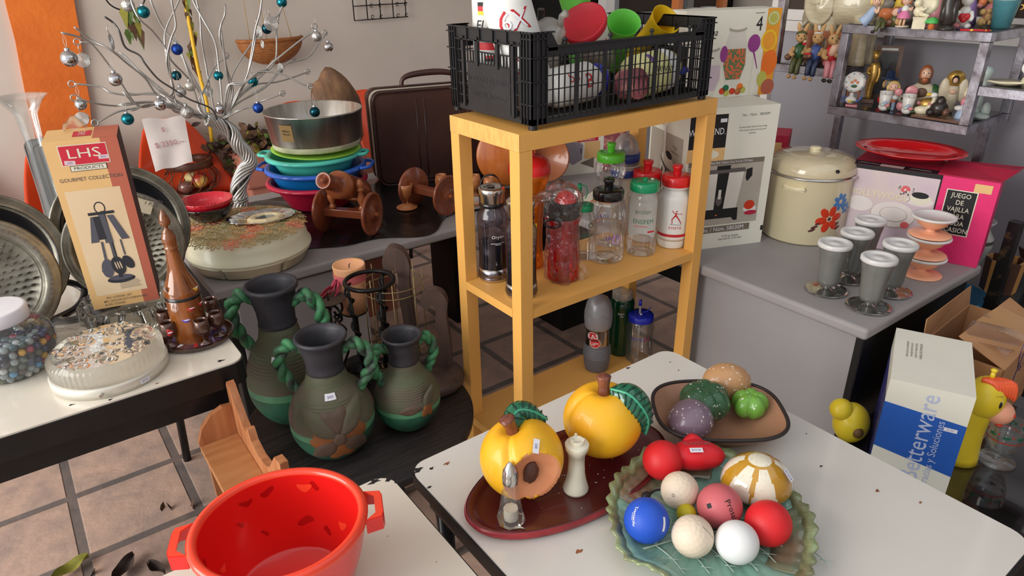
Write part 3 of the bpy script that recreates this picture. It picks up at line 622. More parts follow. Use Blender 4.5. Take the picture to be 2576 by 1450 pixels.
def wshape(mb,rf,pts,th,z0,m,off=.0022,rings=4):
    """raised relief petal wrapped on a turned body: pts are (along the surface, up)"""
    n=len(pts); cx=sum(p[0] for p in pts)/n; cz=sum(p[1] for p in pts)/n; vs=[];fs=[]
    for j in range(rings+1):
        s=1-j/rings
        for x,z in pts:
            xx=cx+(x-cx)*s; zz=z0+cz+(z-cz)*s; o=off*(1 if j else 0.0)*(1 if j!=1 else .9)+ (0 if j else -.0005)
            r=rf(zz)+o; a=th+xx/max(.02,rf(zz)); vs.append((r*cos(a),r*sin(a),zz))
    for j in range(rings):
        for i in range(n): fs.append((j*n+i,j*n+(i+1)%n,(j+1)*n+(i+1)%n,(j+1)*n+i))
    mb.add(vs,fs,m,True)
def petal(x,z,L,W,ang,n=18,heart=False):
    out=[]
    for i in range(n):
        t=2*PI*i/n; u=(1-cos(t))/2; v=sin(t)*(.5 if not heart else .35+.35*u)
        px=L*u*(1-(.18 if heart and abs(t-PI)<.3 else 0)); pz=W*v*(math.sin(PI*min(1,u*.9+.08))**.6 if not heart else u**.5)
        out.append((x+px*cos(ang)-pz*sin(ang),z+px*sin(ang)+pz*cos(ang)))
    return out
def vase(label,c,H,rim,neck,body,hs,flower=None,rz=0,handles=(0,PI),price=None):
    t=thing('clay_jug',label,'jug',(c[0],c[1],.4505),0,'tall clay jugs with twisted rope handles')
    zS=H*.69
    P=[(body*.40,0),(body*.55,H*.02),(body*.80,H*.10),(body*.96,H*.20),(body,H*.30),(body*.97,H*.38),(body*.86,H*.47),(body*.72,H*.55),(body*.54,H*.62),(neck*1.06,zS),(neck*.98,H*.715)]
    S_=[(v.x,v.y) for v in smooth_path([(r,z,0) for r,z in P],6)]
    rf=lambda z:interp(S_,z)
    b=MB(); gr=lambda a,z,r:r*(1+.012*sin(z*2*PI/(H*.021))) if H*.42<z<H*.56 else r*(1+.004*sin(3*a+z*20))
    lo=[p for p in S_ if p[1]<=H*.27]+[(rf(H*.27),H*.27)]
    b.disc(body*.4,0,'vase_green',40,up=-1)
    b.lathe(lo,'vase_green',56,fl=gr); band=[(rf(H*(.27+.05*k/3)),H*(.27+.05*k/3)) for k in range(4)]; b.lathe(band,'vase_mint',56,fl=gr)
    up_=[(rf(H*(.32+.40*k/60)),H*(.32+.40*k/60)) for k in range(61)]; b.lathe(up_,'vase_olive',56,fl=gr)
    nk=[(neck*.98,H*.715),(neck*1.06,H*.72),(neck*1.0,H*.735),(neck*1.03,H*.82),(neck*1.18,H*.90),(rim*.86,H*.95),(rim*.985,H*.972),(rim,H*.985),(rim*.97,H),(rim*.88,H*.998),(rim*.80,H*.96),(neck*.92,H*.88),(neck*.80,H*.78),(neck*.75,H*.60),(body*.5,H*.45)]
    b.lathe(nk,'vase_char',56); b.build('body',t)
    for a in handles:
        ca,sa=cos(a),sin(a); r0=neck*1.0; pr=[(r0,H*.86),(r0+body*.22,H*.915),(r0+hs*.72,H*.90),(r0+hs,H*.80),(r0+hs*.98,H*.70),(max(rf(H*.60),r0+hs*.72),H*.61),(rf(H*.53)*.97,H*.53)]
        pth=smooth_path([(q*ca,q*sa,z) for q,z in pr],8); N=len(pth); rr_=H*.036+.003
        b=MB()
        for ph in (0,PI):
            Q=[]
            for i,p in enumerate(pth):
                tg=(pth[min(i+1,N-1)]-pth[max(i-1,0)]).normalized(); u=Vector((-sa,ca,0)); v=tg.cross(u); w_=i/N*2*PI*3.0+ph; k=rr_*.52*min(1,3*min(i,N-1-i)/N+.25)
                Q.append(p+(u*cos(w_)+v*sin(w_))*k)
            b.tube(Q,[rr_*.62]*len(Q),'rope_green',9)
        b.build('handle',t)
    b=MB()
    if flower:
        th,zf,s=flower
        wshape(b,rf,petal(0,0,.045*s,.05*s,D(95),heart=True),th,zf+.008,'vase_brown',.004)
        for a_,m_ in ((168,'vase_rust'),(20,'vase_rust'),(-85,'vase_rust')): wshape(b,rf,petal(0,0,.050*s,.05*s,D(a_),heart=True),th,zf,m_,.003)
        for a_,m_,L in ((140,'vase_olive',.078),(48,'vase_olive',.078),(-35,'vase_brown',.062),(-140,'vase_brown',.062)): wshape(b,rf,petal(0,0,L*s,.034*s,D(a_)),th,zf,m_,.005)
        wshape(b,rf,[(.0115*s*cos(k*PI/8),.0115*s*sin(k*PI/8)) for k in range(16)],th,zf,'vase_brown',.008)
        for dx in (-.085*s,.095*s): wshape(b,rf,petal(dx,0.0,.05*s,.03*s,D(70 if dx>0 else 110)),th,zf+.008,'vase_brown',.003)
    else:
        pass
    if b.v: b.build('relief_flower',t)
    if price:
        th,zf=price; b=MB(); r=rf(zf); F=along((r*cos(th)*1.0,r*sin(th)*1.0,zf),(r*cos(th)*1.0+cos(th)*.1,r*sin(th)+sin(th)*.1,zf+.045)); b.wpatch(lambda z:rf(z),zf-.006,zf+.006,th-.011/r,th+.011/r,'paper_white',off=.002); b.wtext('$450',lambda z:rf(z),zf,.006,th,'pen_ink',off=.003); b.build('price_sticker',t)
    return t
A1=math.atan2(-.5956,.8031)  # picture-right direction on the ground
cv=thc(-.43,.37)
vase('tallest clay jug, standing at the back left of the round table',(-.432,.372),.362,.0605,.042,.094,.062,handles=(A1,A1+PI),price=(cv-.25,.200))
v2=vase('clay jug with a big relief flower, front of the three',(-.400,.184),.300,.0565,.040,.094,.058,flower=(thc(-.4,.184)+.08,.090,1.38),handles=(A1+.1,A1+PI),price=(thc(-.4,.184)+.02,.178))
v3=vase('smallest clay jug with chipped white rim and handle on its front',(-.220,.165),.248,.0475,.034,.079,.040,handles=(A1+PI+.55,A1+.5))
b=MB(); wshape(b,lambda z:.076,petal(0,0,.07,.026,D(185)),thc(-.22,.165)+.5,.088,'vase_brown',.004)
wshape(b,lambda z:.0775,petal(0,0,.05,.04,D(-95),heart=True),thc(-.22,.165)+.62,.105,'vase_rust',.003)
wshape(b,lambda z:.0775,petal(.0,0,.06,.03,D(60)),thc(-.22,.165)+.5,.085,'vase_olive',.004); b.build('relief_flower',v3)
# twisted iron holder with ring
def iron(c,label,H,ring,cat='candle holder',pan=False):
    t=thing('iron_holder',label,cat,(c[0],c[1],.4505))
    if not pan:
        for k in range(3):
            a=D(30+120*k); p0=Vector((ring*.93*cos(a),ring*.93*sin(a),H-.006)); p1=Vector((ring*.62*cos(a),ring*.62*sin(a),.0)); b=MB(); b.tube([p0,p1],.0042,'iron_black',8)
            Q=[p0.lerp(p1,i/60)+Vector((cos(i*.62),sin(i*.62),0))*.0088 for i in range(61)]; b.tube(Q,.0034,'iron_black',7); b.build('twisted_leg',t)
        b=MB(); b.tube([(ring*cos(2*PI*i/48),ring*sin(2*PI*i/48),H) for i in range(48)],.0058,'iron_black',10,closed=True); b.build('ring',t)
        b=MB()
        for k in range(3):
            a=D(90+120*k); b.tube([(.045*cos(a)+.028*cos(q)*cos(a),.045*sin(a)+.028*cos(q)*sin(a),.05+.028*sin(q)) for q in [i*.35 for i in range(15)]],.0035,'iron_black',7)
        b.build('scroll',t)
    else:
        b=MB(); b.lathe([(0,H),(.030,H-.002),(.044,H+.006),(.045,H+.004),(.031,H-.005),(0,H-.004)],'pan_rust',32); b.tube([(0,0,H),(0,0,H+.032)],[.0014,.0004],'iron_black',6); b.build('drip_pan',t)
        b=MB(); b.tube([(0,0,.0),(0,0,H)],.004,'iron_black',8); b.build('stem',t)
        for k in range(4):
            a=D(90*k+20); b=MB()
            b.tube([(r*cos(a),r*sin(a),z) for r,z in [(.004,H-.02),(.022,H-.012),(.040,H-.026),(.040,H-.046),(.024,H-.054),(.014,H-.04)]],.0034,'iron_black',7,sm=5)
            b.tube([(r*cos(a+q),r*sin(a+q),z) for r,z,q in [(.03,H-.06,0),(.034,H-.09,.8),(.030,H-.12,1.6),(.034,H-.15,2.4),(.03,.03,3.4),(.045,.002,3.6)]],.0034,'iron_black',7,sm=5); b.build('curl',t)
    return t
iron((-.192,.375),'black twisted iron candle holder with an open ring on top',.298,.060)
iron((-.275,.455),'black iron candle stand with a rusty drip pan and spike',.238,.04,pan=True)
# candle on its own dish behind the jugs
t=thing('pillar_candle','peach coloured pillar candle tied with a pink ribbon','candle',(-.195,.490,.4505),0)
b=MB(); b.lathe([(0,0),(.05,0),(.05,.004),(.008,.008),(.007,.16),(.036,.166),(.036,.170),(0,.170)],'iron_black',28); b.build('stand',t)
b=MB(); b.lathe([(.0,.170),(.034,.170),(.037,.22),(.0425,.302),(.0415,.306),(.038,.304),(.03,.297),(0,.295)],'candle_wax',40); b.tube([(0,0,.295),(.002,.001,.304),(.005,0,.306)],.0012,'ink_black',6); b.build('wax',t)
b=MB(); b.lathe([(.0412,.262),(.0420,.265),(.0430,.280),(.0428,.286)],'candle_band',40); b.build('wax_band',t)
b=MB()
def rb(o,du,dv,n=10): return None
for k,(ax_,az_) in enumerate(((-.05,-.01),(-.062,-.035),(-.03,-.06),(-.045,-.085))):
    b.grid(lambda u,v,ax_=ax_,az_=az_,k=k:(-.036+ax_*u+.004*sin(v*9+k),-.012+.012*(v-.5)*(1+u)+.006*sin(u*7+k),.275+az_*u-.03*v*u+.004*sin(u*11)),10,4,'ribbon_pink')
b.build('ribbon',t,solid=.0008)
# brass wire basket
t=thing('wire_basket','tall cylindrical brass wire basket behind the small jug','basket',(-.105,.425,.4505),.3)
rg=.078
for z in (.235,.255,.02,.045,.07): b=MB(); b.tube([(rg*cos(2*PI*i/40),rg*sin(2*PI*i/40),z) for i in range(40)],.0016,'brass_wire',6,closed=True); b.build('ring',t)
for k in range(8):
    a=2*PI*k/8; b=MB(); b.tube([(rg*cos(a),rg*sin(a),.0),(rg*cos(a),rg*sin(a),.285)],.0017,'brass_wire',6); b.build('upright_wire',t)
# scroll-armed wooden stand
t=thing('scroll_stand','dark wooden stand with two tall scroll-topped arms','stand',(-.085,.285,.4505))
b=MB(); b.lathe([(0,0),(.078,0),(.085,.006),(.086,.022),(.078,.032),(0,.034)],'old_wood',44); b.build('base',t)
def arm(top,s,bow):
    H=top[2]; P=[(0,0),(.006*s+bow,.08),(.010*s+bow,.16),(.002,H*.80),(-.004,H-.02)]
    return P
def scroll(x0,y0,H,dirx,diry,w=.030):
    """flat sawn arm with a hooked scroll head, extruded across its face"""
    ctl=[(.030,.02),(.036,.10),(.030,H*.70),(.034,H*.86),(.020,H*.97),(-.012,H),(-.032,H*.93),(-.034,H*.84),(-.022,H*.79),(-.010,H*.82),(-.006,H*.84),(.002,H*.78),(.000,H*.6),(.004,.12),(-.03,.02)]
    P=smooth_path([(x,z,0) for x,z in ctl],5,True); pts=[(p.x,p.y) for p in P]
    M=Matrix(((dirx,-diry,0,x0),(diry,dirx,0,y0),(0,0,1,0),(0,0,0,1)))@Matrix(((1,0,0,0),(0,0,1,0),(0,1,0,0),(0,0,0,1)))
    b=MB(); b.prism(pts,-w/2,w/2,'old_wood',M); return b
d=Vector((.80,-.60)); 
scroll(-.015,.115,.362,.80,-.60).build('scroll_arm',t,bevel=.002)
scroll(.035,.020,.262,.80,-.60).build('scroll_arm',t,bevel=.002)
b=MB(); b.tube([(-.01,.11,.05),(.01,.07,.036),(.045,.03,.06)],.016,'old_wood',10,sm=5); b.build('yoke',t)
# pine bench standing at the left of the round table
t=thing('pine_bench','small pine bench with scalloped backboard between table and jugs','bench',(-.685,-.14,.0))
b=MB(); MX=Matrix(((0,0,1,.078),(1,0,0,0),(0,1,0,0),(0,0,0,1)))
b.prism([(0,.56),(.31,.56),(.312,.66),(.308,.715),(.298,.728),(.285,.722),(.262,.690),(.240,.664),(.222,.656),(.210,.660),(.205,.672),(.196,.672),(.186,.650),(.150,.640),(.110,.645),(.08,.66),(.03,.715),(0,.72)],0,.014,'pine',MX); b.build('backboard',t,bevel=.001)
b=MB(); b.bx((.004,.0,.592),(.078,.298,.605),'pine_flat'); b.build('seat_board',t,bevel=.0015)
for y in (0.0,.298):
    b=MB(); MY=Matrix(((1,0,0,0),(0,0,1,y),(0,1,0,0),(0,0,0,1)))
    b.prism([(.012,0),(.078,0),(.078,.672),(.060,.674),(.036,.664),(.016,.642),(.004,.612),(.006,.59),(.012,.55)],0,.013,'pine',MY); b.build('end_panel',t,bevel=.001)
# cream boards stacked on the floor behind the stand
g='cream boards stacked on the floor behind the jugs'
for i,(dx,dy) in enumerate(((0,0),(-.03,.02))):
    b=MB(); b.bx((-.22,-.15,0),(.22,.15,.018),'cream_board'); o=b.build('board'); place(o,(-.02+dx,.62+dy,.0005+i*.0185),D(4+3*i)); tag(o,['flat cream board lying lowest on the floor behind the round table','flat cream board lying on top of another board on the floor'][i],'board',g)

clear('clear_plastic',(250,250,250),.03,.04); clear('smoke_plastic',(212,208,218),.10,.05,(60,58,66)); clear('red_plastic',(240,90,80),.30,.05,(220,40,44)); clear('amber_plastic',(250,170,60),.35,.06,(226,130,30)); clear('green_plastic',(30,110,66),.5,.06,(14,80,48)); clear('wrap_film',(252,250,250),.04,.08,(240,236,236),.7); clear('milky_plastic',(240,238,232),.35,.2,(226,222,214)); clear('dome_plastic',(244,240,238),.35,.15,(220,214,212))
mat('white_plastic',(232,232,228),.38,var=.02,sss=.1); mat('cap_red',(216,32,36),.32,var=.03,coat=.3); mat('cap_green',(22,150,98),.3,var=.03,coat=.3); mat('cap_lime',(92,200,52),.3,var=.03,coat=.3); mat('cap_black',(24,22,24),.22,coat=.4); mat('cap_blue',(28,44,180),.25,coat=.4); mat('cap_navy',(36,58,128),.35); mat('print_green',(28,110,78),.5); mat('print_purple',(120,84,160),.5); mat('print_lilac',(206,150,210),.5); mat('print_red',(196,36,44),.5); mat('print_white',(236,236,240),.5); mat('print_yellow',(244,198,40),.5); mat('print_orange',(240,120,40),.5)
mat('dark_tray',(22,24,34),.3); mat('silver_plastic',(150,152,158),.35,.3,var=.04); mat('grey_rubber',(98,98,104),.5,var=.06); mat('chrome_label',(196,190,184),.15,1,rgb2=(120,100,84),thr=(.35,.65),vs=9,stretch=(6,6,.3)); mat('brush_black',(26,26,28),.6)
ZS=.7445
def bottle(name,label,c,z,body,m,parts,cat='bottle',rz=0,g='bottles on the middle shelf',n=40,extra=None):
    th=thc(c[0],c[1])
    t=thing(name,label,cat,(c[0],c[1],z),th,g)   # local +x faces the room
    b=MB(); S_=[(v.x,v.y) for v in smooth_path([(r,zz,0) for r,zz in body],3)]; S_=[(max(0,r),zz) for r,zz in S_]
    b.lathe(S_,m,n); rf=lambda zz:interp(S_[2:],zz)
    if extra: extra(b,rf)
    b.build('bottle_body',t)
    for nm,fn in parts:
        b=MB(); fn(b); b.build(nm,t)
    return t,rf
def cap(z,r,h,m,spout=None,rs=.009,hs=.018,ridge=True):
    def f(b):
        b.lathe([(r*.98,z),(r,z+h*.1),(r,z+h*.85),(r*.94,z+h),(r*.55,z+h*1.06),(0,z+h*1.06)],m,44,fl=(lambda a,zz,q:q*(1+.008*sin(a*40))) if ridge else None); b.disc(r*.98,z,m,40,up=-1)
        if spout: b.lathe([(rs*.9,z+h),(rs*.9,z+h+hs*.55),(rs*1.15,z+h+hs*.7),(rs*1.1,z+h+hs),(rs*.5,z+h+hs),(0,z+h+hs*.92)],m,24)
    return f
# smoky steel bottles
def smoky(label,c,loop,txt):
    r=.033
    pr=[(0,.003),(r,.003),(r,.03),(r,.034),(r*.97,.08),(r*1.03,.15),(r*1.0,.165),(r*.72,.185),(r*.70,.192)]
    ps=[('steel_base',lambda b:(b.lathe([(0,0),(r,0),(r*1.02,.004),(r*1.02,.010),(r*1.0,.011),(r*1.02,.012),(r*1.02,.032),(r*.9,.032),(0,.03)],'steel',40))),
        ('neck_ring',lambda b:b.lathe([(r*.74,.185),(r*.84,.187),(r*.84,.196),(r*.7,.198)],'cap_black',36)),
        ('steel_cap',lambda b:(b.lathe([(r*.8,.196),(r*.84,.198),(r*.84,.214),(r*.90,.218),(r*.90,.228),(r*.84,.232),(r*.45,.232),(r*.38,.229),(0,.229)],'steel',40),b.cyl(r*.22,.004,'cap_black',z0=.229,n=16))),
        ('inner_tray',lambda b:b.lathe([(0,.034),(r*.95,.034),(r*.95,.095),(0,.10)],'dark_tray',30))]
    if loop: ps.append(('strap',lambda b:b.grid(lambda u,v:((v-.5)*.012,.022*cos(PI*(1.05-1.1*u))*1.0-.002,.230+.030*sin(PI*min(1,max(0,u*1.1-.05)))),18,2,'cap_black')))
    def ex(b,rf):
        b.wtext(txt,rf,.118,.011,.35,'print_white',sx=1); b.wtext('BEVERAGE BOTTLE\nTRITAN',rf,.100,.0038,.35,'print_white')
    t,_=bottle('steel_water_bottle',label,c,ZS,pr,'smoke_plastic',ps,extra=ex); t.scale=(1.1,1.1,1.02)
    for ch in t.children:
        if ch.name.startswith('strap'): ch.modifiers.new('s','SOLIDIFY').thickness=.0016
smoky('smoky plastic bottle with steel base and black strap loop, far left',(.070,.205),True,'Oryon')
smoky('smoky plastic bottle with steel base, half behind the front leg',(.066,.085),False,'Cryo')
# orange jug bottle with red domed lid and straw
c=(.185,.205)
t,_=bottle('straw_cup','amber plastic cup with red domed lid and clear yellow straw',c,ZS,[(0,.003),(.030,.003),(.032,.02),(.030,.07),(.034,.14),(.036,.17),(.048,.208),(.047,.212)],'amber_plastic',
 [('red_lid',lambda b:b.lathe([(.0475,.208),(.0485,.212),(.048,.226),(.042,.238),(.030,.244),(.012,.246),(.011,.248),(.011,.257),(0,.257)],'cap_red',44)),
  ('straw',lambda b:[b.tube([(0,q*.0022,.15),(0,q*.0022,.25),(-.004,-.006+q*.0022,.285),(-.012,-.016+q*.0022,.33)],.0019,'straw_clear' if q else 'straw_yellow',8,sm=4) for q in (-1,0,1)])] if not (clear('straw_clear',(255,240,160),.4,.08,(240,220,120)) and mat('straw_yellow',(236,214,90),.3) and False) else [],cat='cup',
 extra=lambda b,rf:(b.wtext('SIX',rf,.150,.014,-.1,'print_orange'),b.wpatch(rf,.068,.108,-.1,.55,'print_yellow'),b.wtext('*',rf,.12,.03,.2,'ink_black'),b.wtext('((',rf,.072,.016,.2,'ink_black',rot=1.2)))
t.scale=(1.08,1.08,1.19)
# red infuser bottle in crinkled wrap
c=(.203,.095)
def redrf(): pass
t,rf=bottle('wrapped_sports_bottle','red sports bottle with grey flip lid wrapped in crinkled clear film',c,ZS,[(0,.002),(.037,.003),(.039,.02),(.036,.07),(.032,.105),(.036,.145),(.038,.155),(.036,.162)],'red_plastic',
 [('inner_tube',lambda b:b.lathe([(0,.03),(.0105,.03),(.0105,.158),(0,.158)],'cap_red',20,M=TR(.01,.006,0))),
  ('carry_ring',lambda b:b.tube([(.034+.0,-.018+.018*cos(q),.158+.004*sin(q)) if 0 else (.036+.004*cos(q),-.026+.018*cos(q),.156+.010*sin(q)) for q in [2*PI*i/24 for i in range(24)]],.003,'cap_black',8,closed=True)),
  ('grey_collar',lambda b:b.lathe([(.037,.162),(.038,.166),(.036,.185),(.030,.200),(.0,.202)],'brush_black',40)),
  ('red_lid',lambda b:(b.ell((-.004,.004,.198),(.029,.027,.027),'cap_red',26),b.box((.016,-.004,.214),(.012,.016,.02),'cap_red')))])
rr=random.Random(11)
def crinkle(u,v,R0=.047,H=.248):
    a=2*PI*u; z=v*H; tw=1
    base=.040+.004*sin(3*a+1)+.003*sin(7*a+v*9)
    if v>.62: base+=.004*math.sin((v-.62)/.38*PI)
    if v>.86: base*=max(.0,1-((v-.86)/.14)**2*.75)
    nz=(noise.noise(Vector((cos(a)*3,sin(a)*3,v*14)))*.0045+noise.noise(Vector((cos(a)*9,sin(a)*9,v*40)))*.0018)*(1+1.5*max(0,v-.6))
    r=base+nz; return (r*cos(a)+.002,r*sin(a),z-.0+.006*(v>.9)*sin(2*a))
b=MB(); b.grid(crinkle,120,110,'wrap_film',cu=True)
b.grid(lambda u,v:(.012+.010*sin(v*9+u*5),-.020-.055*u-.006*sin(v*8),.245-.045*v*(1-u*.4)-.030*u+.004*sin(u*13+v*7)),14,10,'wrap_film')
b.grid(lambda u,v:(.010+.008*sin(v*9+u*5),.036+.030*u,.004+.050*v*(1-u*.5)+.003*sin(u*13+v*7)),14,10,'wrap_film')
b.build('film_wrap',t)
# small clear bottle with green spout
c=(.335,.165)
bottle('spout_bottle','small clear bottle with green cap and tall capped spout',c,ZS,[(0,.002),(.031,.003),(.033,.012),(.033,.09),(.028,.118),(.022,.126),(.022,.134)],'clear_plastic',
 [('cap',cap(.132,.0245,.016,'cap_green')),('spout',lambda b:(b.tube([(0,-.012,.148),(0,-.014,.185)],.005,'milky_plastic',12),b.tube([(0,-.014,.183),(0,-.0145,.202)],.0058,'cap_green',12),b.tube([(0,-.012,.198),(.0,.002,.196),(0,.006,.176),(0,0,.162)],.0013,'cap_green',6,sm=4)))],
 extra=lambda b,rf:(b.wtext('AZUR',rf,.072,.014,.25,'print_green',shear=.25),b.wtext('O',rf,.098,.02,.55,'print_green'),b.wtext('- - - -',rf,.058,.006,.2,'ink_grey')))
# clear bottle with black cap
def wavy(r,H): return [(0,.008),(r*.5,.006),(r*.8,.001),(r*.93,.003),(r,.012),(r*1.0,H*.50),(r*.97,H*.54),(r*.90,H*.56),(r*.97,H*.60),(r*1.02,H*.70),(r*1.0,H*.82),(r*.86,H*.92),(r*.74,H*.95),(r*.74,H)]
BK,_=bottle('sports_bottle','clear bottle with black push-pull cap and purple print, front of shelf',(.375,.120),ZS,wavy(.0425,.172),'clear_plastic',
 [('cap',cap(.164,.0365,.024,'cap_black',True,.0115,.028))],extra=lambda b,rf:(b.wtext('IAFR',rf,.072,.018,.35,'print_purple',rot=.08),b.wtext('U',rf,.066,.034,.55,'print_lilac',rot=-.3,off=.001),b.wtext('IAFR',rf,.098,.018,PI+.35,'print_purple',mirror=1),b.wtext('U',rf,.092,.034,PI+.6,'print_lilac',off=.001)))
BK.scale=(1.1,1.1,1.02)
bottle('sports_bottle','clear bottle with lime green push-pull cap, at the back',(.455,.198),ZS,[(0,.008),(.02,.006),(.033,.001),(.037,.01),(.037,.07),(.028,.10),(.030,.13),(.034,.160),(.034,.185),(.041,.200),(.041,.226),(.034,.238),(.033,.243)],'clear_plastic',
 [('cap',cap(.236,.0375,.022,'cap_lime',True,.0105,.026))])
c=(.545,.232)
bottle('shaker_bottle','tall bottle with blue rings under a cloudy domed lid',c,ZS,[(0,.002),(.034,.003),(.034,.16),(.036,.17),(.036,.20)],'milky_plastic',
 [('blue_ring',lambda b:b.lathe([(.037,.172),(.039,.174),(.039,.190),(.037,.192)],'cap_navy',36)),('blue_collar',lambda b:(b.lathe([(.036,.212),(.040,.214),(.040,.236),(.036,.238),(0,.238)],'cap_navy',36),b.box((0,0,.252),(.02,.02,.03),'cap_navy'))),('dome_lid',lambda b:b.ell((0,0,.238),(.037,.037,.052),'dome_plastic',30)),('clear_ring',lambda b:b.tube([(.040*cos(2*PI*i/36),.040*sin(2*PI*i/36),.203) for i in range(36)],.0035,'milky_plastic',8,closed=True))])
bottle('sports_bottle','clear bottle with wide green cap and green printed lettering',(.478,.092),ZS,[(0,.008),(.02,.006),(.035,.001),(.040,.010),(.041,.06),(.041,.14),(.040,.150),(.042,.158),(.040,.168),(.034,.176),(.033,.182)],'clear_plastic',
 [('cap',lambda b:(cap(.176,.0385,.024,'cap_green')(b),b.cyl(.0065,.008,'cap_green',z0=.20,n=16),b.ell((-.004,.018,.204),(.004,.004,.003),'cream_plastic',8))),('white_liner',lambda b:b.lathe([(.030,.04),(.034,.045),(.036,.06),(.036,.148),(.030,.165)],'white_plastic',32,a0=PI*.52,a1=PI*1.48))],
 extra=lambda b,rf:(b.wtext('ENSIFEM',rf,.100,.017,.05,'print_green',sx=.9),b.wtext('~~~~~',rf,.088,.018,-.1,'cap_red',sx=.7),b.wtext('MEFISNE',rf,.124,.014,.0,'print_green',mirror=-1,sx=.85,off=-.004),b.wpatch(rf,.070,.0745,.35,.85,'cap_red',off=.0006)))
WB_=[(0,.006),(.026,.001),(.031,.003),(.034,.022),(.0345,.03),(.035,.10),(.0355,.128),(.034,.140),(.028,.150),(.026,.156),(.0305,.162),(.0305,.170)]
def evista(label,c,s=1,pr=True):
    th=0
    def ex(b,rf):
        b.lathe([(.0352,.0345),(.0353,.0355),(.0354,.041),(.0352,.042)],'print_red',44)
        if not pr: return
        M=TR(); P3=lambda x,z:((rf(z)+.0008)*cos(.15+x/.035),(rf(z)+.0008)*sin(.15+x/.035),z)
        def st(p,w): b.tube([P3(*q) for q in p],w,'print_red',5,flat=1)
        st([(-.001,.094),(.0,.102)],[.0014,.0018]); b.ell(P3(.001,.106),.0018,'print_red',8); st([(0,.100),(-.006,.103),(-.008,.108)],.0008); st([(0,.100),(.014,.098)],.0008)
        st([(-.001,.095),(-.008,.084),(-.007,.073),(-.0085,.072)],[.0018,.0012,.0007,.0007]); st([(0,.095),(.006,.086),(.013,.072)],[.0018,.0012,.0007])
        b.tube([P3(-.012,.070),P3(0,.0695),P3(.014,.068)],.0005,'ink_grey',5); b.wtext('EVISTA',rf,.060,.0095,.16,'print_red')
    t,_=bottle('sports_bottle',label,c,ZS,WB_,'white_plastic',[('cap',cap(.166,.0325,.026,'cap_red',True,.010,.026))],extra=ex); t.scale=(1.2,1.2,1.04)
evista('white squeeze bottle with red cap and red running figure print',(.585,.078))
evista('white squeeze bottle with red cap, half hidden behind the green-capped one',(.560,.160),pr=False)
# bottles on the lowest shelf
Z0=.3345; G2='bottles on the lowest shelf'
bottle('grip_bottle','silver and grey ribbed thermos bottle with round red and white logo','bottle' and (.441,.206),Z0,[(0,0),(.030,0),(.036,.006),(.040,.03),(.041,.06),(.038,.085),(.037,.09)],'grey_rubber',
 [('label_sleeve',lambda b:(b.lathe([(.037,.088),(.0355,.094),(.0355,.140),(.037,.146)],'chrome_label',44),b.wpatch(.0355,.094,.140,.0,.9,'chrome_label',off=.001,n=10),
   [b.add([((.0368+o)*cos(-.30+x/.0366),(.0368+o)*sin(-.30+x/.0366),z) for x,z in [(cx_+r_*cos(2*PI*i/28),cz_+r_*sin(2*PI*i/28)) for i in range(28)]],[list(range(28))],m_) for cx_,cz_,r_,o,m_ in ((-.004,.124,.0165,.0002,'print_white'),(-.004,.124,.0150,.0005,'print_red'),(.004,.105,.0165,.0008,'cream_plastic'),(.004,.105,.0150,.0011,'print_red'))],
   b.wtext('KAS',.0368,.126,.020,-.40,'print_white',off=.0016,rot=.12),b.wtext('Light',.0368,.104,.013,-.22,'print_white',off=.0018,rot=.12,shear=.2),b.wpatch(.0368,.1125,.1155,-.75,.1,'ink_black',off=.0017))),
  ('upper_shell',lambda b:(b.lathe([(.037,.144),(.040,.150),(.042,.175),(.0415,.195),(.036,.222),(.027,.238),(.014,.246),(0,.247)],'silver_plastic',44,fl=lambda a,z,r:r*(1+.012*sin(z*900)) if .150<z<.178 else r),b.tube([(.0425*cos(a),.0425*sin(a),.19+.006*sin(a*6)) for a in [-1+i*.1 for i in range(21)]],.0008,'silver_plastic',5)))],g=G2,n=48,
 extra=lambda b,rf:[b.lathe([(rf(z)+.0004,z-.0006),(rf(z)+.0012,z),(rf(z)+.0004,z+.0006)],'silver_plastic',44) for z in (.05,.056,.062,.068,.074,.080)])
bottle('water_bottle','dark green plastic bottle with ribbed white screw cap',(.566,.232),Z0,[(0,.002),(.034,.003),(.036,.02),(.036,.14),(.038,.17),(.034,.188),(.030,.195)],'green_plastic',
 [('cap',lambda b:b.lathe([(.031,.190),(.032,.192),(.032,.213),(.029,.216),(0,.216)],'milky_plastic',40,fl=lambda a,z,r:r*(1+.012*sin(a*40))))],g=G2,
 extra=lambda b,rf:(b.wtext('Jugra',rf,.152,.010,-.05,'print_white'),b.wtext('100',rf,.142,.008,.0,'print_white'),b.wpatch(rf,.05,.095,-.9,.6,'cap_lime',off=-.003)))
bottle('straw_bottle','clear bottle with blue lid and capped straw, reversed print',(.580,.165),Z0,[(0,.004),(.030,.001),(.040,.004),(.043,.03),(.041,.08),(.042,.115),(.037,.135),(.034,.140)],'clear_plastic',
 [('lid',lambda b:(cap(.138,.0385,.020,'cap_blue')(b),b.ell((.010,.0,.161),(.004,.004,.002),'print_white',8))),('straw',lambda b:(b.tube([(.0,-.002,.01),(0,-.004,.188)],.0036,'milky_plastic',12),b.tube([(0,-.004,.186),(0,-.004,.203)],.0048,'cap_blue',12),b.tube([(0,-.002,.160),(0,.018,.168),(0,.026,.182)],.0014,'cap_blue',6,sm=4)))],g=G2,
 extra=lambda b,rf:(b.wtext('Nexicia',rf,.088,.020,.1,'cap_blue',mirror=-1,off=-.003),b.wtext('N',rf,.086,.026,.62,'print_red',mirror=-1,off=-.002)))
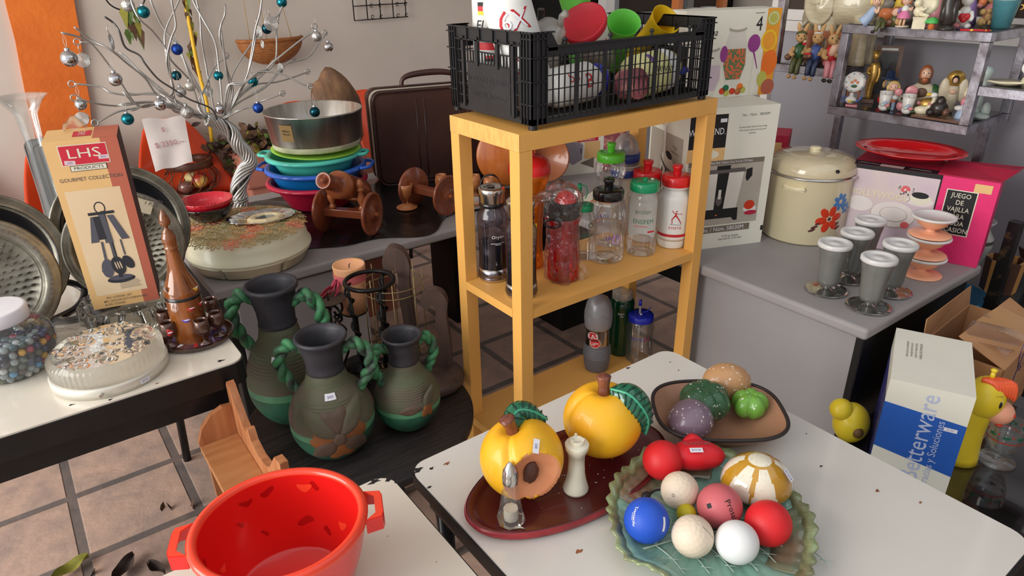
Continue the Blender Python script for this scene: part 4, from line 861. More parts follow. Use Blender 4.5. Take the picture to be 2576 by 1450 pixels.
# ---------- black crate
CW,CD,CH=.548,.305,.179
CR=thing('plastic_crate','black slatted plastic produce crate standing on the shelf top','crate',(.038,.006,1.1605))
def crate():
    m='crate_black'; 
    b=MB(); 
    for i in range(29): x=.012+i*(CW-.024)/28; b.bx((x-.0016,.008,.004),(x+.0016,CD-.008,.008),m)
    for i in range(17): y=.012+i*(CD-.024)/16; b.bx((.008,y-.0014,.004),(CW-.008,y+.0014,.0075),m)
    for y in (0,CD-.012): b.bx((.0,y,0),(CW,y+.012,.012),m)
    for x in (0,CW-.012): b.bx((x,0,0),(x+.012,CD,.012),m)
    b.build('base_grid',CR)
    for sx,sy in ((0,0),(1,0),(0,1),(1,1)):
        b=MB(); x=0 if sx==0 else CW; y=0 if sy==0 else CD; dx=1 if sx==0 else -1; dy=1 if sy==0 else -1
        b.bx((x,y,0),(x+dx*.036,y+dy*.003,CH),m); b.bx((x,y,0),(x+dx*.003,y+dy*.030,CH),m)
        for q in (.012,.024,.036): b.bx((x+dx*q,y-dy*.004,0),(x+dx*(q+.0022),y+dy*.003,CH),m)
        for q in (.010,.020,.030): b.bx((x-dx*.004,y+dy*q,0),(x+dx*.003,y+dy*(q+.0022),CH),m)
        for z in (.04,.085,.13,.165): b.bx((x-dx*.004,y-dy*.004,z),(x+dx*.036,y,z+.0024),m); b.bx((x-dx*.004,y-dy*.004,z),(x,y+dy*.030,z+.0024),m)
        b.cyl(.0095,.010,m,z0=-.0098,n=16,M=TR(x+dx*.010,y+dy*.010,0)); b.build('corner_post',CR)
    H1=.152
    for y,nm in ((0,'long_side'),(CD-.003,'long_side')):
        b=MB(); yo=y-.004 if y==0 else y+.003
        n=31; 
        for i in range(n):
            x=.040+i*(CW-.08)/(n-1); big=(i%5==0 and 0<i<n-1); b.bx((x-(.0042 if big else .0008),y-(.003 if big and y==0 else 0),.008),(x+(.0042 if big else .0008),y+.003+(.003 if big and y>0 else 0),H1-.018),m)
        for z in (.038,.066,.094,.122): b.bx((.036,y,z),(CW-.036,y+.003,z+.0018),m)
        b.bx((.036,y,H1-.022),(CW-.036,y+.003,H1),m); b.bx((.036,min(y,yo),H1-.003),(CW-.036,max(y+.003,yo+.004),H1),m)
        for x0,x1 in ((.036,.066),(CW-.036,CW-.066)): b.add([(x0,y,H1-.01),(x1,y,H1-.01),(x1,y,H1),(x0+(x1-x0)*.4,y,CH),(x0,y,CH),(x0,y+.003,H1-.01),(x1,y+.003,H1-.01),(x1,y+.003,H1),(x0+(x1-x0)*.4,y+.003,CH),(x0,y+.003,CH)],[(0,1,2,3,4),(9,8,7,6,5),(3,2,7,8),(4,3,8,9)],m)
        b.bx((.0,min(y,yo),CH-.003),(.055,max(y+.003,yo+.004),CH),m); b.bx((CW-.055,min(y,yo),CH-.003),(CW,max(y+.003,yo+.004),CH),m)
        for x in (.085,.21,.335,.46): b.cyl(.003,.008,m,z0=H1,n=10,M=TR(x,y+.001,0)); b.ell((x,y+.001,H1+.010),(.0055,.0055,.0045),m,10)
        b.build(nm,CR)
    for x in (0,CW-.003):
        b=MB(); xo=x-.004 if x==0 else x+.003
        b.bx((x,.030,CH-.026),(x+.003,CD-.030,CH),m); b.bx((min(x,xo),.0,CH-.003),(max(x+.003,xo+.004),CD,CH),m); b.bx((min(x,xo),.03,CH-.028),(max(x+.003,xo+.004),CD-.03,CH-.0255),m)
        for k in range(6): y=.03+k*(CD-.06)/5; b.bx((min(x,xo),y-.001,CH-.028),(max(x+.003,xo+.004),y+.001,CH),m)
        for z in (.104,.128): b.bx((x,.03,z),(x+.003,CD-.03,z+.003),m)
        for y in (.060,.115,.190,.245): b.bx((min(x,xo),y-.0045,.10 if .1<y<.2 else .008),(max(x+.003,xo+.003),y+.0045,CH-.02),m)
        for i in range(21):
            y=.040+i*(CD-.08)/20
            if y<.075 or y>.228: b.bx((x,y-.001,.008),(x+.003,y+.001,CH-.02),m)
            else: b.bx((x,y-.001,.10),(x+.003,y+.001,.130),m)
        for z in (.03,.055,.08): b.bx((x,.03,z),(x+.003,.07,z+.003),m); b.bx((x,.235,z),(x+.003,CD-.03,z+.003),m)
        b.bx((x-.0005,.072,.008),(x+.003,.232,.104),m)
        if x==0:
            F=FR('left',CW,CD,CH); b.text('PRODUCTO DE MEXICO',CD-.152,.072,.015,'crate_letters',F,.0016); b.text('MEXICAN PRODUCT',CD-.152,.040,.0145,'crate_letters',F,.0016)
        b.build('end_panel',CR)
crate()
# ---------- things in the crate (crate floor at z 1.169)
def tilted(name,label,cat,loc,a,body,parts,g='containers in the black crate',m='white_plastic',extra=None,spin=0):
    rot=Vector(a).to_track_quat('Z','Y').to_euler()
    t=thing(name,label,cat,loc,0,g); q=Vector(a).normalized().to_track_quat('Z','Y').to_matrix().to_4x4()@Matrix.Rotation(spin,4,'Z'); t.rotation_euler=q.to_euler()
    b=MB(); b.lathe(body,m,40); rf=lambda z:interp(body[1:],z)
    lc=q.inverted()@(CAM-Vector(loc)); ang=math.atan2(lc.y,lc.x)
    if extra: extra(b,rf,ang)
    b.build('container_body',t)
    for nm,fn in parts: b=MB(); fn(b); b.build(nm,t)
    return t
p=(.112,.245); th=thc(*p)
t=tilted('tall_canister','tall white cylinder with black red and yellow stripes, lettered FUZE','canister',(p[0],p[1],1.170),(0,0,1),[(0,0),(.043,0),(.043,.30),(.041,.31),(0,.31)],[],
 extra=lambda b,rf,th:(b.wtext('FUZE',.043,.168,.030,th-.10,'ink_black',shear=.25),b.wpatch(.043,.208,.216,th-.75,th+1.0,'ink_black'),b.wpatch(.043,.198,.208,th-.75,th+1.0,'print_red'),b.wpatch(.043,.190,.198,th-.75,th+1.0,'print_yellow'),
  b.wpatch(.043,.118,.134,th-.8,th+1.2,'print_red'),b.wpatch(.043,.094,.100,th-.4,th+1.2,'ink_black'),b.wpatch(.043,.100,.106,th-.4,th+1.2,'print_red'),b.wpatch(.043,.030,.066,th-1.1,th+1.2,'print_yellow'),b.wpatch(.043,.066,.070,th-1.1,th+1.2,'ink_black'),b.wpatch(.043,.062,.150,th-1.2,th-.75,'ink_black',off=.0006)))
tilted('squeeze_bottle','big white tilted bottle with blue cap, red 6X lettering','bottle',(0.131,0.105,1.175),(-.235,.17,.95),[(0,0),(.040,0),(.046,.01),(.051,.14),(.0515,.215),(.050,.225),(.040,.25),(.034,.255)],
 [('blue_cap',lambda b:cap(.252,.041,.03,'cap_blue',True,.010,.02)(b))],
 extra=lambda b,rf,A:[b.wtext(s_,rf,z_,h_,A+a_,m_,rot=r_,off=o_) for s_,z_,h_,a_,m_,r_,o_ in (('6X',.186,.060,.10,'print_red',-.10,.0008),('6X',.186,.047,.10,'print_white',-.10,.0018),('Crema 3',.118,.018,.1,'print_red',.2,.0008),('8 vec',.085,.028,.2,'print_red',.2,.0008),('Dona lona\nvitamina',.05,.014,.1,'cap_blue',0,.0008))])
tilted('storage_jar','white lying bottle with red logo, behind the crate front slats','bottle',(.165,.085,1.213),(.88,.10,.02),[(0,-.02),(.030,-.02),(.042,-.005),(.044,.02),(.044,.10),(.034,.12),(.03,.125)],
 [('blue_lid',lambda b:cap(.123,.036,.022,'cap_blue')(b))],extra=lambda b,rf,A:(b.wtext('B',rf,.065,.045,A,'print_red',rot=1.57,off=.001),b.wtext('bo',rf,.02,.03,A-.3,'print_red',rot=1.57,off=.001)))
tilted('drinking_cup','translucent white lidded cup with a pull-up spout','cup',(.200,.155,1.262),(-.16,-.22,.90),[(0,-.03),(.022,-.03),(.030,.045),(.036,.062)],
 [('lid',lambda b:(b.lathe([(.038,.060),(.039,.066),(.033,.080),(.014,.092),(0,.093)],'milky_plastic',36),b.cyl(.0075,.024,'cap_black',z0=.085,n=14,M=TR(-.016,.014,0)))),('spout',lambda b:b.tube([(.024,-.012,.080),(.027,-.016,.104),(.037,-.020,.112)],[.007,.007,.009],'milky_plastic',12))],m='milky_plastic')
mat('lid_crimson',(196,34,52),.45,var=.04)
def at_mouth(p,a,h): a=Vector(a).normalized(); return tuple(Vector(p)-a*h)
ax=(-.74,-.34,.74); L_=at_mouth((.300,.150,1.336),ax,.10)
tilted('ice_cream_tub','white tub with broad red ridged lid, leaning out of the crate','tub',L_,ax,[(0,-.04),(.038,-.04),(.050,.085),(.050,.09)],
 [('red_lid',lambda b:b.lathe([(.052,.086),(.054,.090),(.054,.103),(.052,.105),(.049,.105),(.048,.1035),(.041,.1035),(.040,.1025),(0,.1025)],'lid_crimson',60,fl=lambda a,z,r:r*(1+.010*sin(a*60)) if r>.0525 else r))],
 extra=lambda b,rf,A:[b.wpatch(rf,.050,.058,A-.8+k*.14,A-.74+k*.14,'print_red') for k in range(12)])
mat('tumbler_green',(112,212,88),.4,var=.03,sss=.2); mat('tumbler_yellow',(236,190,28),.4,var=.03,sss=.2)
for lb,pm,ax_,mm in (('bright green plastic tumbler leaning mouth outward, right of the red lid',(.425,.145,1.330),(-.48,-.66,.85),'tumbler_green'),('yellow plastic tumbler with flared mouth, rightmost in the crate',(.560,.135,1.330),(-.08,-.92,.72),'tumbler_yellow'),('bright green tumbler behind the red lid, touching the photo top',(.330,.215,1.392),(-.02,.05,.6),'tumbler_green')):
    bb=[(0,0),(.021,0),(.022,.02),(.026,.09),(.031,.125),(.0395,.160)] 
    tilted('plastic_tumbler',lb,'cup',at_mouth(pm,ax_,.16),ax_,bb+[(.0402,.161),(.0385,.160),(.030,.124),(.0245,.09),(.020,.01),(0,.01)],[],m=mm)
mat('jug_yellow',(222,222,160),.4,sss=.2); mat('pot_mauve',(150,84,92),.4,rgb2=(220,150,140),thr=(.45,.6),vs=30)
tilted('milk_jug','pale yellow and white jug with blue handle behind the slats','jug',(.470,.075,1.2195),(.90,.10,.05),[(0,-.09),(.042,-.09),(.050,-.08),(.050,.02),(.044,.045),(0,.05)],
 [('blue_handle',lambda b:b.tube([(.0,.0,.045),(-.03,.0,.06),(-.05,.0,.055),(-.055,.0,.02)],.006,'cap_blue',10,sm=4))],m='jug_yellow',extra=lambda b,rf,A:(b.wpatch(rf,-.005,.03,A-1.2,A+1.2,'print_white',off=.0008),b.wtext('IRWAY',rf,-.028,.020,A,'ink_black',rot=1.4,shear=.2,off=.001),b.wpatch(rf,-.065,-.05,A-1.0,A-.4,'print_purple',off=.001)))
b=MB(); b.lathe([(0,0),(.03,0),(.034,.004),(.034,.05),(0,.052)],'pot_mauve',32)
o=b.build('round_tin'); place(o,(.345,.060,1.2035),rot=(D(80),0,D(0))); tag(o,'mauve and pink printed round tin lying on the crate floor','tin')

mat('card_tan',(226,184,124),.55,var=.03); mat('card_rust',(184,100,78),.5,var=.03); mat('card_photo',(232,212,176),.5,rgb2=(214,178,138),thr=(.3,.8),vs=3); mat('card_red',(200,40,60),.5); mat('card_dull',(196,172,130),.6); mat('card_side',(74,42,40),.55,var=.15)
mat('utensil_grey',(82,82,92),.5); mat('utensil_dark',(44,44,50),.5)
mat('white_lid',(232,230,238),.45); clear('jar_plastic',(244,246,250),.07,.05,(220,224,236)); mat('clear_marble',(160,178,160),.05,trans=.6,var=.3,vs=60)
mat('cast_alu',(150,146,134),.38,.75,rgb2=(110,106,96),thr=(.35,.65),vs=18,bump=.4,bs=60); mat('black_enamel',(22,22,26),.3,coat=.4)
mat('tape_beige',(196,188,164),.6); mat('pressed_glass',(246,246,240),.05,trans=1,var=0,bump=.25,bs=60); mat('silver_paint',(216,212,200),.4,.35)
mat('lacquer_brown',(150,84,34),.12,rgb2=(78,38,22),thr=(.35,.75),vs=10,stretch=(5,5,.8),coat=.8); mat('lacquer_dark',(62,34,26),.12,coat=.8,var=.2); mat('cup_bronze',(86,56,46),.16,.3,coat=.7,var=.2); mat('tray_print',(96,50,56),.12,rgb2=(70,60,120),thr=(.45,.6),vs=30,coat=.8)
mat('bird_red',(196,50,50),.3,coat=.5); mat('bird_purple',(104,80,170),.3,coat=.5)
# ---------- utensil set carton on a cut glass bowl
bw,bd,bh=.1257,.09,.361
t=thing('kitchen_set_carton','tall tan and red kitchen utensil carton balanced on a glass bowl','box',(-.7735,.4741,.8112),0,rot=(D(3.4),D(.3),D(-11.8)))
t.rotation_euler=(Matrix.Rotation(D(-11.8),3,'Z')@Matrix.Rotation(D(3.4),3,'X')@Matrix.Rotation(D(.3),3,'Y')).to_euler()
b=MB(); b.bx((0,0,0),(bw,bd,bh),'card_tan'); F=FR('front',bw,bd,bh)
b.rect(bw*.76,0,bw,bh,'card_rust',F,.0002); b.rect(.012,.030,bw*.86,.262,'card_photo',F,.0004)
b.rect(.022,.312,.104,.352,'cream_plastic',F,.0005); b.rect(.0235,.3135,.1025,.3505,'card_red',F,.0007); b.text('LHS',.063,.334,.026,'cream_plastic',F,.0009,sx=1.35)
b.rect(.034,.300,.096,.3115,'ink_black',F,.0008); b.rect(.035,.301,.095,.3105,'cream_plastic',F,.001); b.text('PRODUCTS',.065,.3057,.0082,'ink_black',F,.0012,sx=1.2)
b.text('GOURMET COLLECTION',.064,.284,.0105,'ink_grey',F,.0008,sx=.92); 
for i,(s_,x) in enumerate((('7PC UTENSIL SET',.052),('6PC NYLON KITCHENWARE',.063),('1PC STAND',.044))): b.text(s_,x,.0225-i*.0078,.0068,'ink_grey',F,.0008,sx=.95)
b.oval(.0245,.0147,.0016,.0016,'ink_grey',F,.0008); b.oval(.0245,.0069,.0016,.0016,'ink_grey',F,.0008)
for i in range(6): b.rect(.060,.040+i*.0032,.100-.002*(i%3),.0408+i*.0032,'ink_grey',F,.0008)
sticker(b,F,.036,.318,D(-6),.018,.008,'$350'); sticker(b,F,.094,.324,D(-2),.017,.008,'$350')
# printed utensil rack
b.oval(.066,.062,.026,.0085,'utensil_dark',F,.0008); b.oval(.066,.066,.022,.006,'utensil_grey',F,.0010); b.rect(.0625,.066,.0695,.215,'utensil_dark',F,.0011)
b.oval(.063,.222,.010,.013,'utensil_dark',F,.0006); b.oval(.063,.222,.0078,.0105,'card_photo',F,.0007); b.rect(.040,.208,.086,.214,'utensil_dark',F,.0012)
for x,y0,ln,rot,kind in ((.046,.15,.055,.08,0),(.063,.146,.062,0,1),(.081,.150,.055,-.12,2),(.053,.155,.05,.0,3)):
    b.shape([(x-.006+rot*.03,y0+ln),(x+.005+rot*.03,y0+ln),(x+.0075-rot*.1,y0),(x-.0065-rot*.1,y0)],'utensil_grey' if kind!=3 else 'utensil_dark',F,.0013+.0001*kind)
b.shape([(.048,.15),(.052,.15),(.050,.10),(.045,.10)],'utensil_grey',F,.0014); b.oval(.047,.090,.011,.021,'utensil_grey',F,.0015,rot=-.1)
b.shape([(.062,.147),(.067,.147),(.068,.108),(.064,.108)],'utensil_grey',F,.0015); b.oval(.0675,.093,.0125,.021,'utensil_dark',F,.0016,rot=.12); 
for k in (-1,0,1): b.oval(.0675+k*.0045,.094,.0011,.009,'card_photo',F,.0018,rot=.12)
b.shape([(.082,.150),(.085,.150),(.086,.115),(.083,.115)],'utensil_grey',F,.0013); b.oval(.087,.098,.009,.016,'utensil_dark',F,.0014,rot=.35)
b.shape([(.034,.085),(.048,.100),(.044,.080)],'utensil_grey',F,.0013)
G=FR('top',bw,bd,bh); b.rect(bw*.66,0,bw,bd,'card_rust',G,.0003); b.rect(.048,.022,.080,.062,'card_red',G,.0005); b.text('LHS',.064,.044,.018,'cream_plastic',G,.0008,rot=1.57)
G=FR('right',bw,bd,bh); b.rect(0,0,bd,bh,'card_side',G,.0003)
b.build('carton',t,bevel=.0008)
b=MB(); b.grid(lambda u,v:(.030+.042*u,.055+.028*v,bh+.001+.026*sin(u*PI)**.5*abs(sin(v*2.6+.3))+.004*sin(u*9+v*5)),12,8,'wrap_film'); b.build('torn_tape',t)
# cut glass bowl: diamond points
t=thing('cut_glass_bowl','diamond cut clear glass bowl under the utensil carton','bowl',(-.705,.505,.7505))
def dia(a,z,r): return r*(1+.05*abs(((a*22/(2*PI)+z/.021)%2)-1)+.05*abs(((a*22/(2*PI)-z/.021)%2)-1)-.05)
b=MB(); b.lathe([(.06,0),(.075,.004),(.096,.02),(.102,.035),(.100,.050),(.094,.060)],'pressed_glass',132,fl=dia,smooth=False); b.lathe([(.094,.060),(.088,.058),(.078,.02),(.0,.014)],'pressed_glass',48); b.disc(.06,0,'pressed_glass',48,up=-1)
b.build('bowl_body',t)
# ---------- round pressed glass ceiling light
t=thing('ceiling_light_fixture','round pressed glass light fixture with silver base ring','light fixture',(-.781,.298,.7505))
b=MB(); b.lathe([(0,0),(.103,0),(.1035,.018),(.101,.021),(0,.021)],'silver_paint',72); 
b.build('base_ring',t)
b=MB(); b.cyl(.0035,.007,'steel',z0=0,n=12,M=along((-.030,-.0985,.010),(-.035,-.12,.010))); b.build('screw',t)
th=thc(-.781,.298); b=MB(); b.wpatch(.1036,.005,.014,th+.38,th+.56,'paper_white'); b.wtext('$350',.1036,.0095,.006,th+.47,'pen_ink'); b.build('price_sticker',t)
def flut(a,z,r): return r*(1+.022*abs(sin(a*30))) if .022<z<.052 else r
b=MB(); b.lathe([(.098,.021),(.0985,.025),(.0985,.050),(.0965,.055),(.090,.060)],'pressed_glass',240,fl=flut)
rr=random.Random(4); cells=[(rr.uniform(-.085,.085),rr.uniform(-.085,.085),rr.uniform(.005,.015)) for _ in range(60)]
def topz(x,y):
    z=.060
    for cx_,cy_,rad in cells:
        d2=((x-cx_)**2+(y-cy_)**2)/rad**2
        if d2<1.6: z-=.0028*math.exp(-d2*2.2)-.0016*math.exp(-((d2-1)**2)*6)
    return z
b.grid(lambda u,v:(.090*v*cos(2*PI*u),.090*v*sin(2*PI*u),topz(.090*v*cos(2*PI*u),.090*v*sin(2*PI*u))),180,48,'pressed_glass',cu=True)
b.build('glass_shade',t)
# ---------- jar of marbles
jc=(-.935,.425); t=thing('marble_jar','round clear plastic jar with white lid, full of glass marbles','jar',(jc[0],jc[1],.7505))
JR=[(0,.001),(.05,.001),(.066,.010),(.082,.035),(.0865,.058),(.082,.082),(.066,.102),(.052,.112),(.050,.116)]
JS=[(v.x,v.y) for v in smooth_path([(r,z,0) for r,z in JR],4)]
b=MB(); b.lathe([(max(0,r),z) for r,z in JS],'jar_plastic',56); b.build('jar_body',t)
b=MB(); b.lathe([(.053,.108),(.056,.110),(.056,.132),(.054,.135),(.050,.1355),(0,.1345)],'white_lid',48,fl=lambda a,z,r:r*(1+.005*sin(a*50)) if r>.0555 else r); b.build('lid',t)
cols=[('m_green',(86,112,92)),('m_blue',(44,62,120)),('m_clear',(190,204,196)),('m_olive',(120,124,84)),('m_navy',(30,34,60)),('m_yellow',(236,176,40)),('m_red',(176,40,56)),('m_sky',(90,170,214)),('m_white',(216,214,206)),('m_brown',(110,86,66)),('m_teal',(60,110,110))]
for n_,c_ in cols: mat(n_,c_,.08,coat=1,var=.25,vs=90,trans=.0 if n_ in('m_yellow','m_red','m_sky','m_white') else .35)
rr=random.Random(9); pts=[]; rm=.0072; rfj=lambda z:interp(JS[1:],z)
z=.009; lay=0
while z<.078:
    Rz=rfj(z)-rm-.0015; ringR=Rz; 
    while ringR>Rz-3*rm*2.05 and ringR>rm:
        k=int(2*PI*ringR/(2.04*rm)); ph=rr.uniform(0,2)
        for i in range(k): pts.append((ringR*cos(ph+2*PI*i/k),ringR*sin(ph+2*PI*i/k),z,ringR>Rz-rm))
        ringR-=2.04*rm
    z+=rm*1.9; lay+=1
ths=math.atan2(CAM.y-jc[1],CAM.x-jc[0])
def facing(p): 
    a=abs((math.atan2(p[1],p[0])-ths+PI)%(2*PI)-PI); return a-(2 if p[2]>.07 else 0)
outer=sorted([p for p in pts if p[3]],key=facing)[:130]; top=[p for p in pts if not p[3] and p[2]>.066][:60]; ind=outer+top; rest=[p for p in pts if p not in ind]
W_=[0,1,2,2,3,4,4,0,1,10,9,2,4,1,3,0,5,8,6,7]
for i,p in enumerate(ind):
    b=MB(); b.ell((0,0,0),rm,cols[W_[rr.randrange(len(W_))]][0],12); o=b.build('marble'); o.location=(jc[0]+p[0],jc[1]+p[1],.7505+p[2]); tag(o,'small glass marble inside the clear round jar','marble','glass marbles in the jar')
b=MB()
for p in rest: b.ell(p[:3],rm,cols[W_[rr.randrange(12)]][0],8)
o=b.build('marble_fill'); o.location=(jc[0],jc[1],.7505); tag(o,'glass marbles packed deep inside the jar behind the outer ones','marbles',None,'stuff')
# ---------- round cast aluminium griddles standing on edge
def griddle(label,c,r,tilt,rz,txt=None,tape=False):
    t=thing('electric_griddle',label,'griddle',c,0); t.rotation_euler=(Matrix.Rotation(rz,3,'Z')@Matrix.Rotation(D(90)+tilt,3,'X')).to_euler()
    b=MB(); b.lathe([(0,-.012),(r*.9,-.012),(r,.0),(r,.012),(r*.965,.016),(r*.93,.014),(r*.90,.016),(r*.80,.016),(r*.77,.010),(r*.745,.006)],'cast_alu',72)
    b.build('rim',t)
    b=MB(); b.lathe([(r*.745,.006),(r*.72,-.004),(0,-.004)],'cast_alu',60)
    for i in range(-6,7):
        for j in range(-7,8):
            x=i*r*.115+(j%2)*r*.057; y=j*r*.095
            if x*x+y*y<(r*.68)**2: b.ell((x,y,-.003),(r*.045,r*.014,.006),'cast_alu',8,rot=Matrix.Rotation(D(20),4,'Z'))
    b.build('pan_plate',t)
    if txt:
        b=MB(); n=len(txt)
        for i,ch in enumerate(txt):
            a=D(150)-i*D(5.2); 
            if ch!=' ': b.text(ch,0,0,r*.075,'ink_grey',TR(r*.85*cos(a),r*.85*sin(a),.0165,rz=a-PI/2),.0004)
        b.build('cast_lettering',t)
    if tape: b=MB(); b.box((r*.18,r*.80,.0175),(r*.9,r*.24,.0012),'tape_beige',rz=D(-28)); b.text('$ 200.00\n1 PZA',r*.2,r*.80,.012,'ink_grey',TR(0,0,.0183,rz=D(-28))@TR(r*.0,r*.1,0),.0004); b.build('tape_label',t)
    return t
griddle('round cast aluminium griddle with raised lettering, behind the marble jar',(-.945,.575,.883),.137,D(-14),D(8),'DO NOT IMMERSE ELECTRIC SHOCK HAZARD SUBMERSE')
griddle('round cast aluminium griddle with beige tape, behind the utensil carton',(-.668,.655,.876),.128,D(-12),D(-6),None,True)
def lid_(label,c,r,tilt,rz):
    t=thing('black_pan',label,'pan',c,0); t.rotation_euler=(Matrix.Rotation(rz,3,'Z')@Matrix.Rotation(D(90)+tilt,3,'X')).to_euler()
    b=MB(); b.lathe([(r*.78,-.02),(r*.93,.0),(r,.008),(r*1.0,.014),(r*.97,.014),(r*.90,.004),(r*.86,.006)],'cast_alu',64); b.build('rim',t)
    b=MB(); b.lathe([(r*.90,.003),(r*.84,-.014),(r*.5,-.020),(0,-.021)],'black_enamel',56); b.build('pan_bowl',t)
lid_('black enamel pan with metal rim, behind the lettered griddle',(-.930,.675,.893),.150,D(-16),D(6))
lid_('black enamel pan with metal rim, behind the taped griddle',(-.655,.745,.893),.150,D(-14),D(-8))
b=MB(); b.tube([(0,0,.006),(.06,.03,.012),(.085,.075,.03),(.06,.10,.05),(.02,.10,.05)],.008,'black_enamel',10,sm=6); b.tube([(0,0,.006),(.05,-.02,.006),(.12,-.015,.006),(.15,-.01,.01)],.007,'black_enamel',10,sm=6)
o=b.build('power_cord'); place(o,(-.86,.60,.752)); tag(o,'thick black power cord lying behind the glass bowl','cord')
b=MB(); b.grid(lambda u,v:(.13*u,.10*v-.02*u,.012+.020*abs(sin(u*6+v*4))+.012*sin(v*9)*u),16,14,'wrap_film'); o=b.build('plastic_bag'); place(o,(-.86,.47,.751),D(10)); tag(o,'crumpled clear plastic bag between griddle and light fixture','bag')
# ---------- wooden decanter set
tc2=(-.611,.335); t=thing('serving_tray','round lacquered dark tray under the wooden decanter','tray',(tc2[0],tc2[1],.7505))
b=MB(); b.lathe([(0,0),(.062,0),(.072,.004),(.0745,.009),(.0735,.011),(.070,.008),(.060,.0045),(0,.0045)],'lacquer_dark',56); b.lathe([(0,.0047),(.058,.0047)],'tray_print',48)
for i in range(9):
    a=i*.7+.2; q=.045; b.oval(q*cos(a),q*sin(a),.010,.004,['bird_red','bird_purple','white_lid'][i%3],TR(),.0051,rot=a)
b.build('tray_body',t)
t=thing('wooden_decanter','lacquered wooden bottle decanter with pointed stopper and birds','decanter',(-.620,.335,.7557)); th=thc(-.62,.335)
DP=[(0,0),(.033,0),(.0345,.004),(.0345,.095),(.0345,.104),(.033,.115),(.027,.130),(.019,.150),(.0145,.175),(.012,.195),(.0118,.200)]
DS=[(max(0,v.x),v.y) for v in smooth_path([(r,z,0) for r,z in DP],4)]
b=MB(); b.lathe(DS,'lacquer_brown',44); b.lathe([(.0345,.096),(.0352,.0965),(.0352,.1025),(.0345,.103)],'cap_black',44)
rfd=lambda z:interp(DS[2:],z)
for (a,z,m_) in ((th+.25,.078,'bird_red'),(th-.15,.055,'bird_purple'),(th+1.0,.080,'bird_red'),(th+.95,.115,'m_yellow')):
    wshape(b,rfd,[(.009*cos(k*PI/6),.0045*sin(k*PI/6)+.002*cos(k*PI/3)) for k in range(12)],a,z,m_,.0008); wshape(b,rfd,[(.007*cos(k*PI/6)+.002,.0012*sin(k*PI/6)+.001) for k in range(12)],a,z,'white_lid',.0016)
b.build('bottle_body',t)
b=MB(); b.lathe([(.0125,.200),(.0138,.203),(.0125,.206),(.0115,.208),(.0135,.216),(.0135,.226),(.0105,.233),(.009,.236),(.0095,.238),(.004,.243),(.004,.249),(.0095,.252),(.0105,.257),(.0085,.268),(.003,.281),(0,.284)],'lacquer_brown',32); b.build('stopper',t)
b=MB(); b.bx((-.004,0,0),(.004,.0006,.011),'paper_white',TR(rfd(.118)*cos(th-1.0),rfd(.118)*sin(th-1.0),.118,rz=th-.2,rx=.3)); b.build('price_sticker',t)
CUP=None
for i,(pp,lb) in enumerate((((-0.664,0.323,0.756),'small bronze wooden goblet with red bird, front left of the decanter'),((-0.606,0.290,0.756),'small bronze wooden goblet in front of the decanter, plain'),((-0.572,0.307,0.756),'small bronze wooden goblet standing right of the decanter'),((-0.658,0.384,0.756),'small bronze wooden goblet behind the red-bird one'),((-0.563,0.382,0.756),'small bronze wooden goblet hidden behind the decanter'))):
    if CUP is None or i==1:
        c=thing('wooden_goblet',lb,'cup',pp,0,'small goblets on the lacquered tray')
        b=MB(); b.lathe([(0,0),(.0135,.0),(.0135,.0015),(.004,.004),(.0025,.009),(.0042,.012),(.0025,.015),(.008,.019),(.0145,.026),(.0165,.035),(.0150,.046),(.0132,.054),(.0122,.054),(.0135,.045),(.0145,.034),(.006,.024),(0,.023)],'cup_bronze',32)
        if i==0:
            th=thc(pp[0],pp[1]); rfc=lambda z:interp([(.0145,.026),(.0165,.035),(.0150,.046)],z); wshape(b,rfc,[(.009*cos(k*PI/8)*(1+.25*cos(3*k*PI/8)),.009*sin(k*PI/8)*(1+.25*cos(3*k*PI/8))) for k in range(16)],th+.1,.036,'bird_red',.0006); wshape(b,rfc,[(.007*cos(k*PI/6),.0020*sin(k*PI/6)) for k in range(12)],th+.15,.036,'white_lid',.0012)
        b.build('cup_body',c); 
        if i==1: CUP=c
        if i==0: CUP=CUP or False
        if i==0: CUP=None
    else: copy_thing(CUP,pp,label=lb)
# ---------- left foreground behind: glass bud vase and grey tray leaning on the orange chair
clear('clear_glass',(250,252,252),.03,.02,(255,255,255),.32)
t=thing('bud_vase','tall clear glass trumpet vase with squared flaring mouth','vase',(-.774,.93,.752)); t.rotation_euler=(0,0,0)
b=MB(); sq_=lambda a,z,r:r*(1+(.10*abs(cos(2*a))**3 if z>.40 else 0))
b.lathe([(0,.0),(.038,.0),(.036,.02),(.030,.12),(.022,.26),(.020,.34),(.024,.40),(.040,.435),(.052,.445)],'clear_glass',48,fl=sq_); b.lathe([(0,.01),(.030,.01),(.022,.12),(.016,.30),(.018,.40),(.038,.432),(.050,.443)],'clear_glass',48,fl=sq_); b.build('vase_body',t)

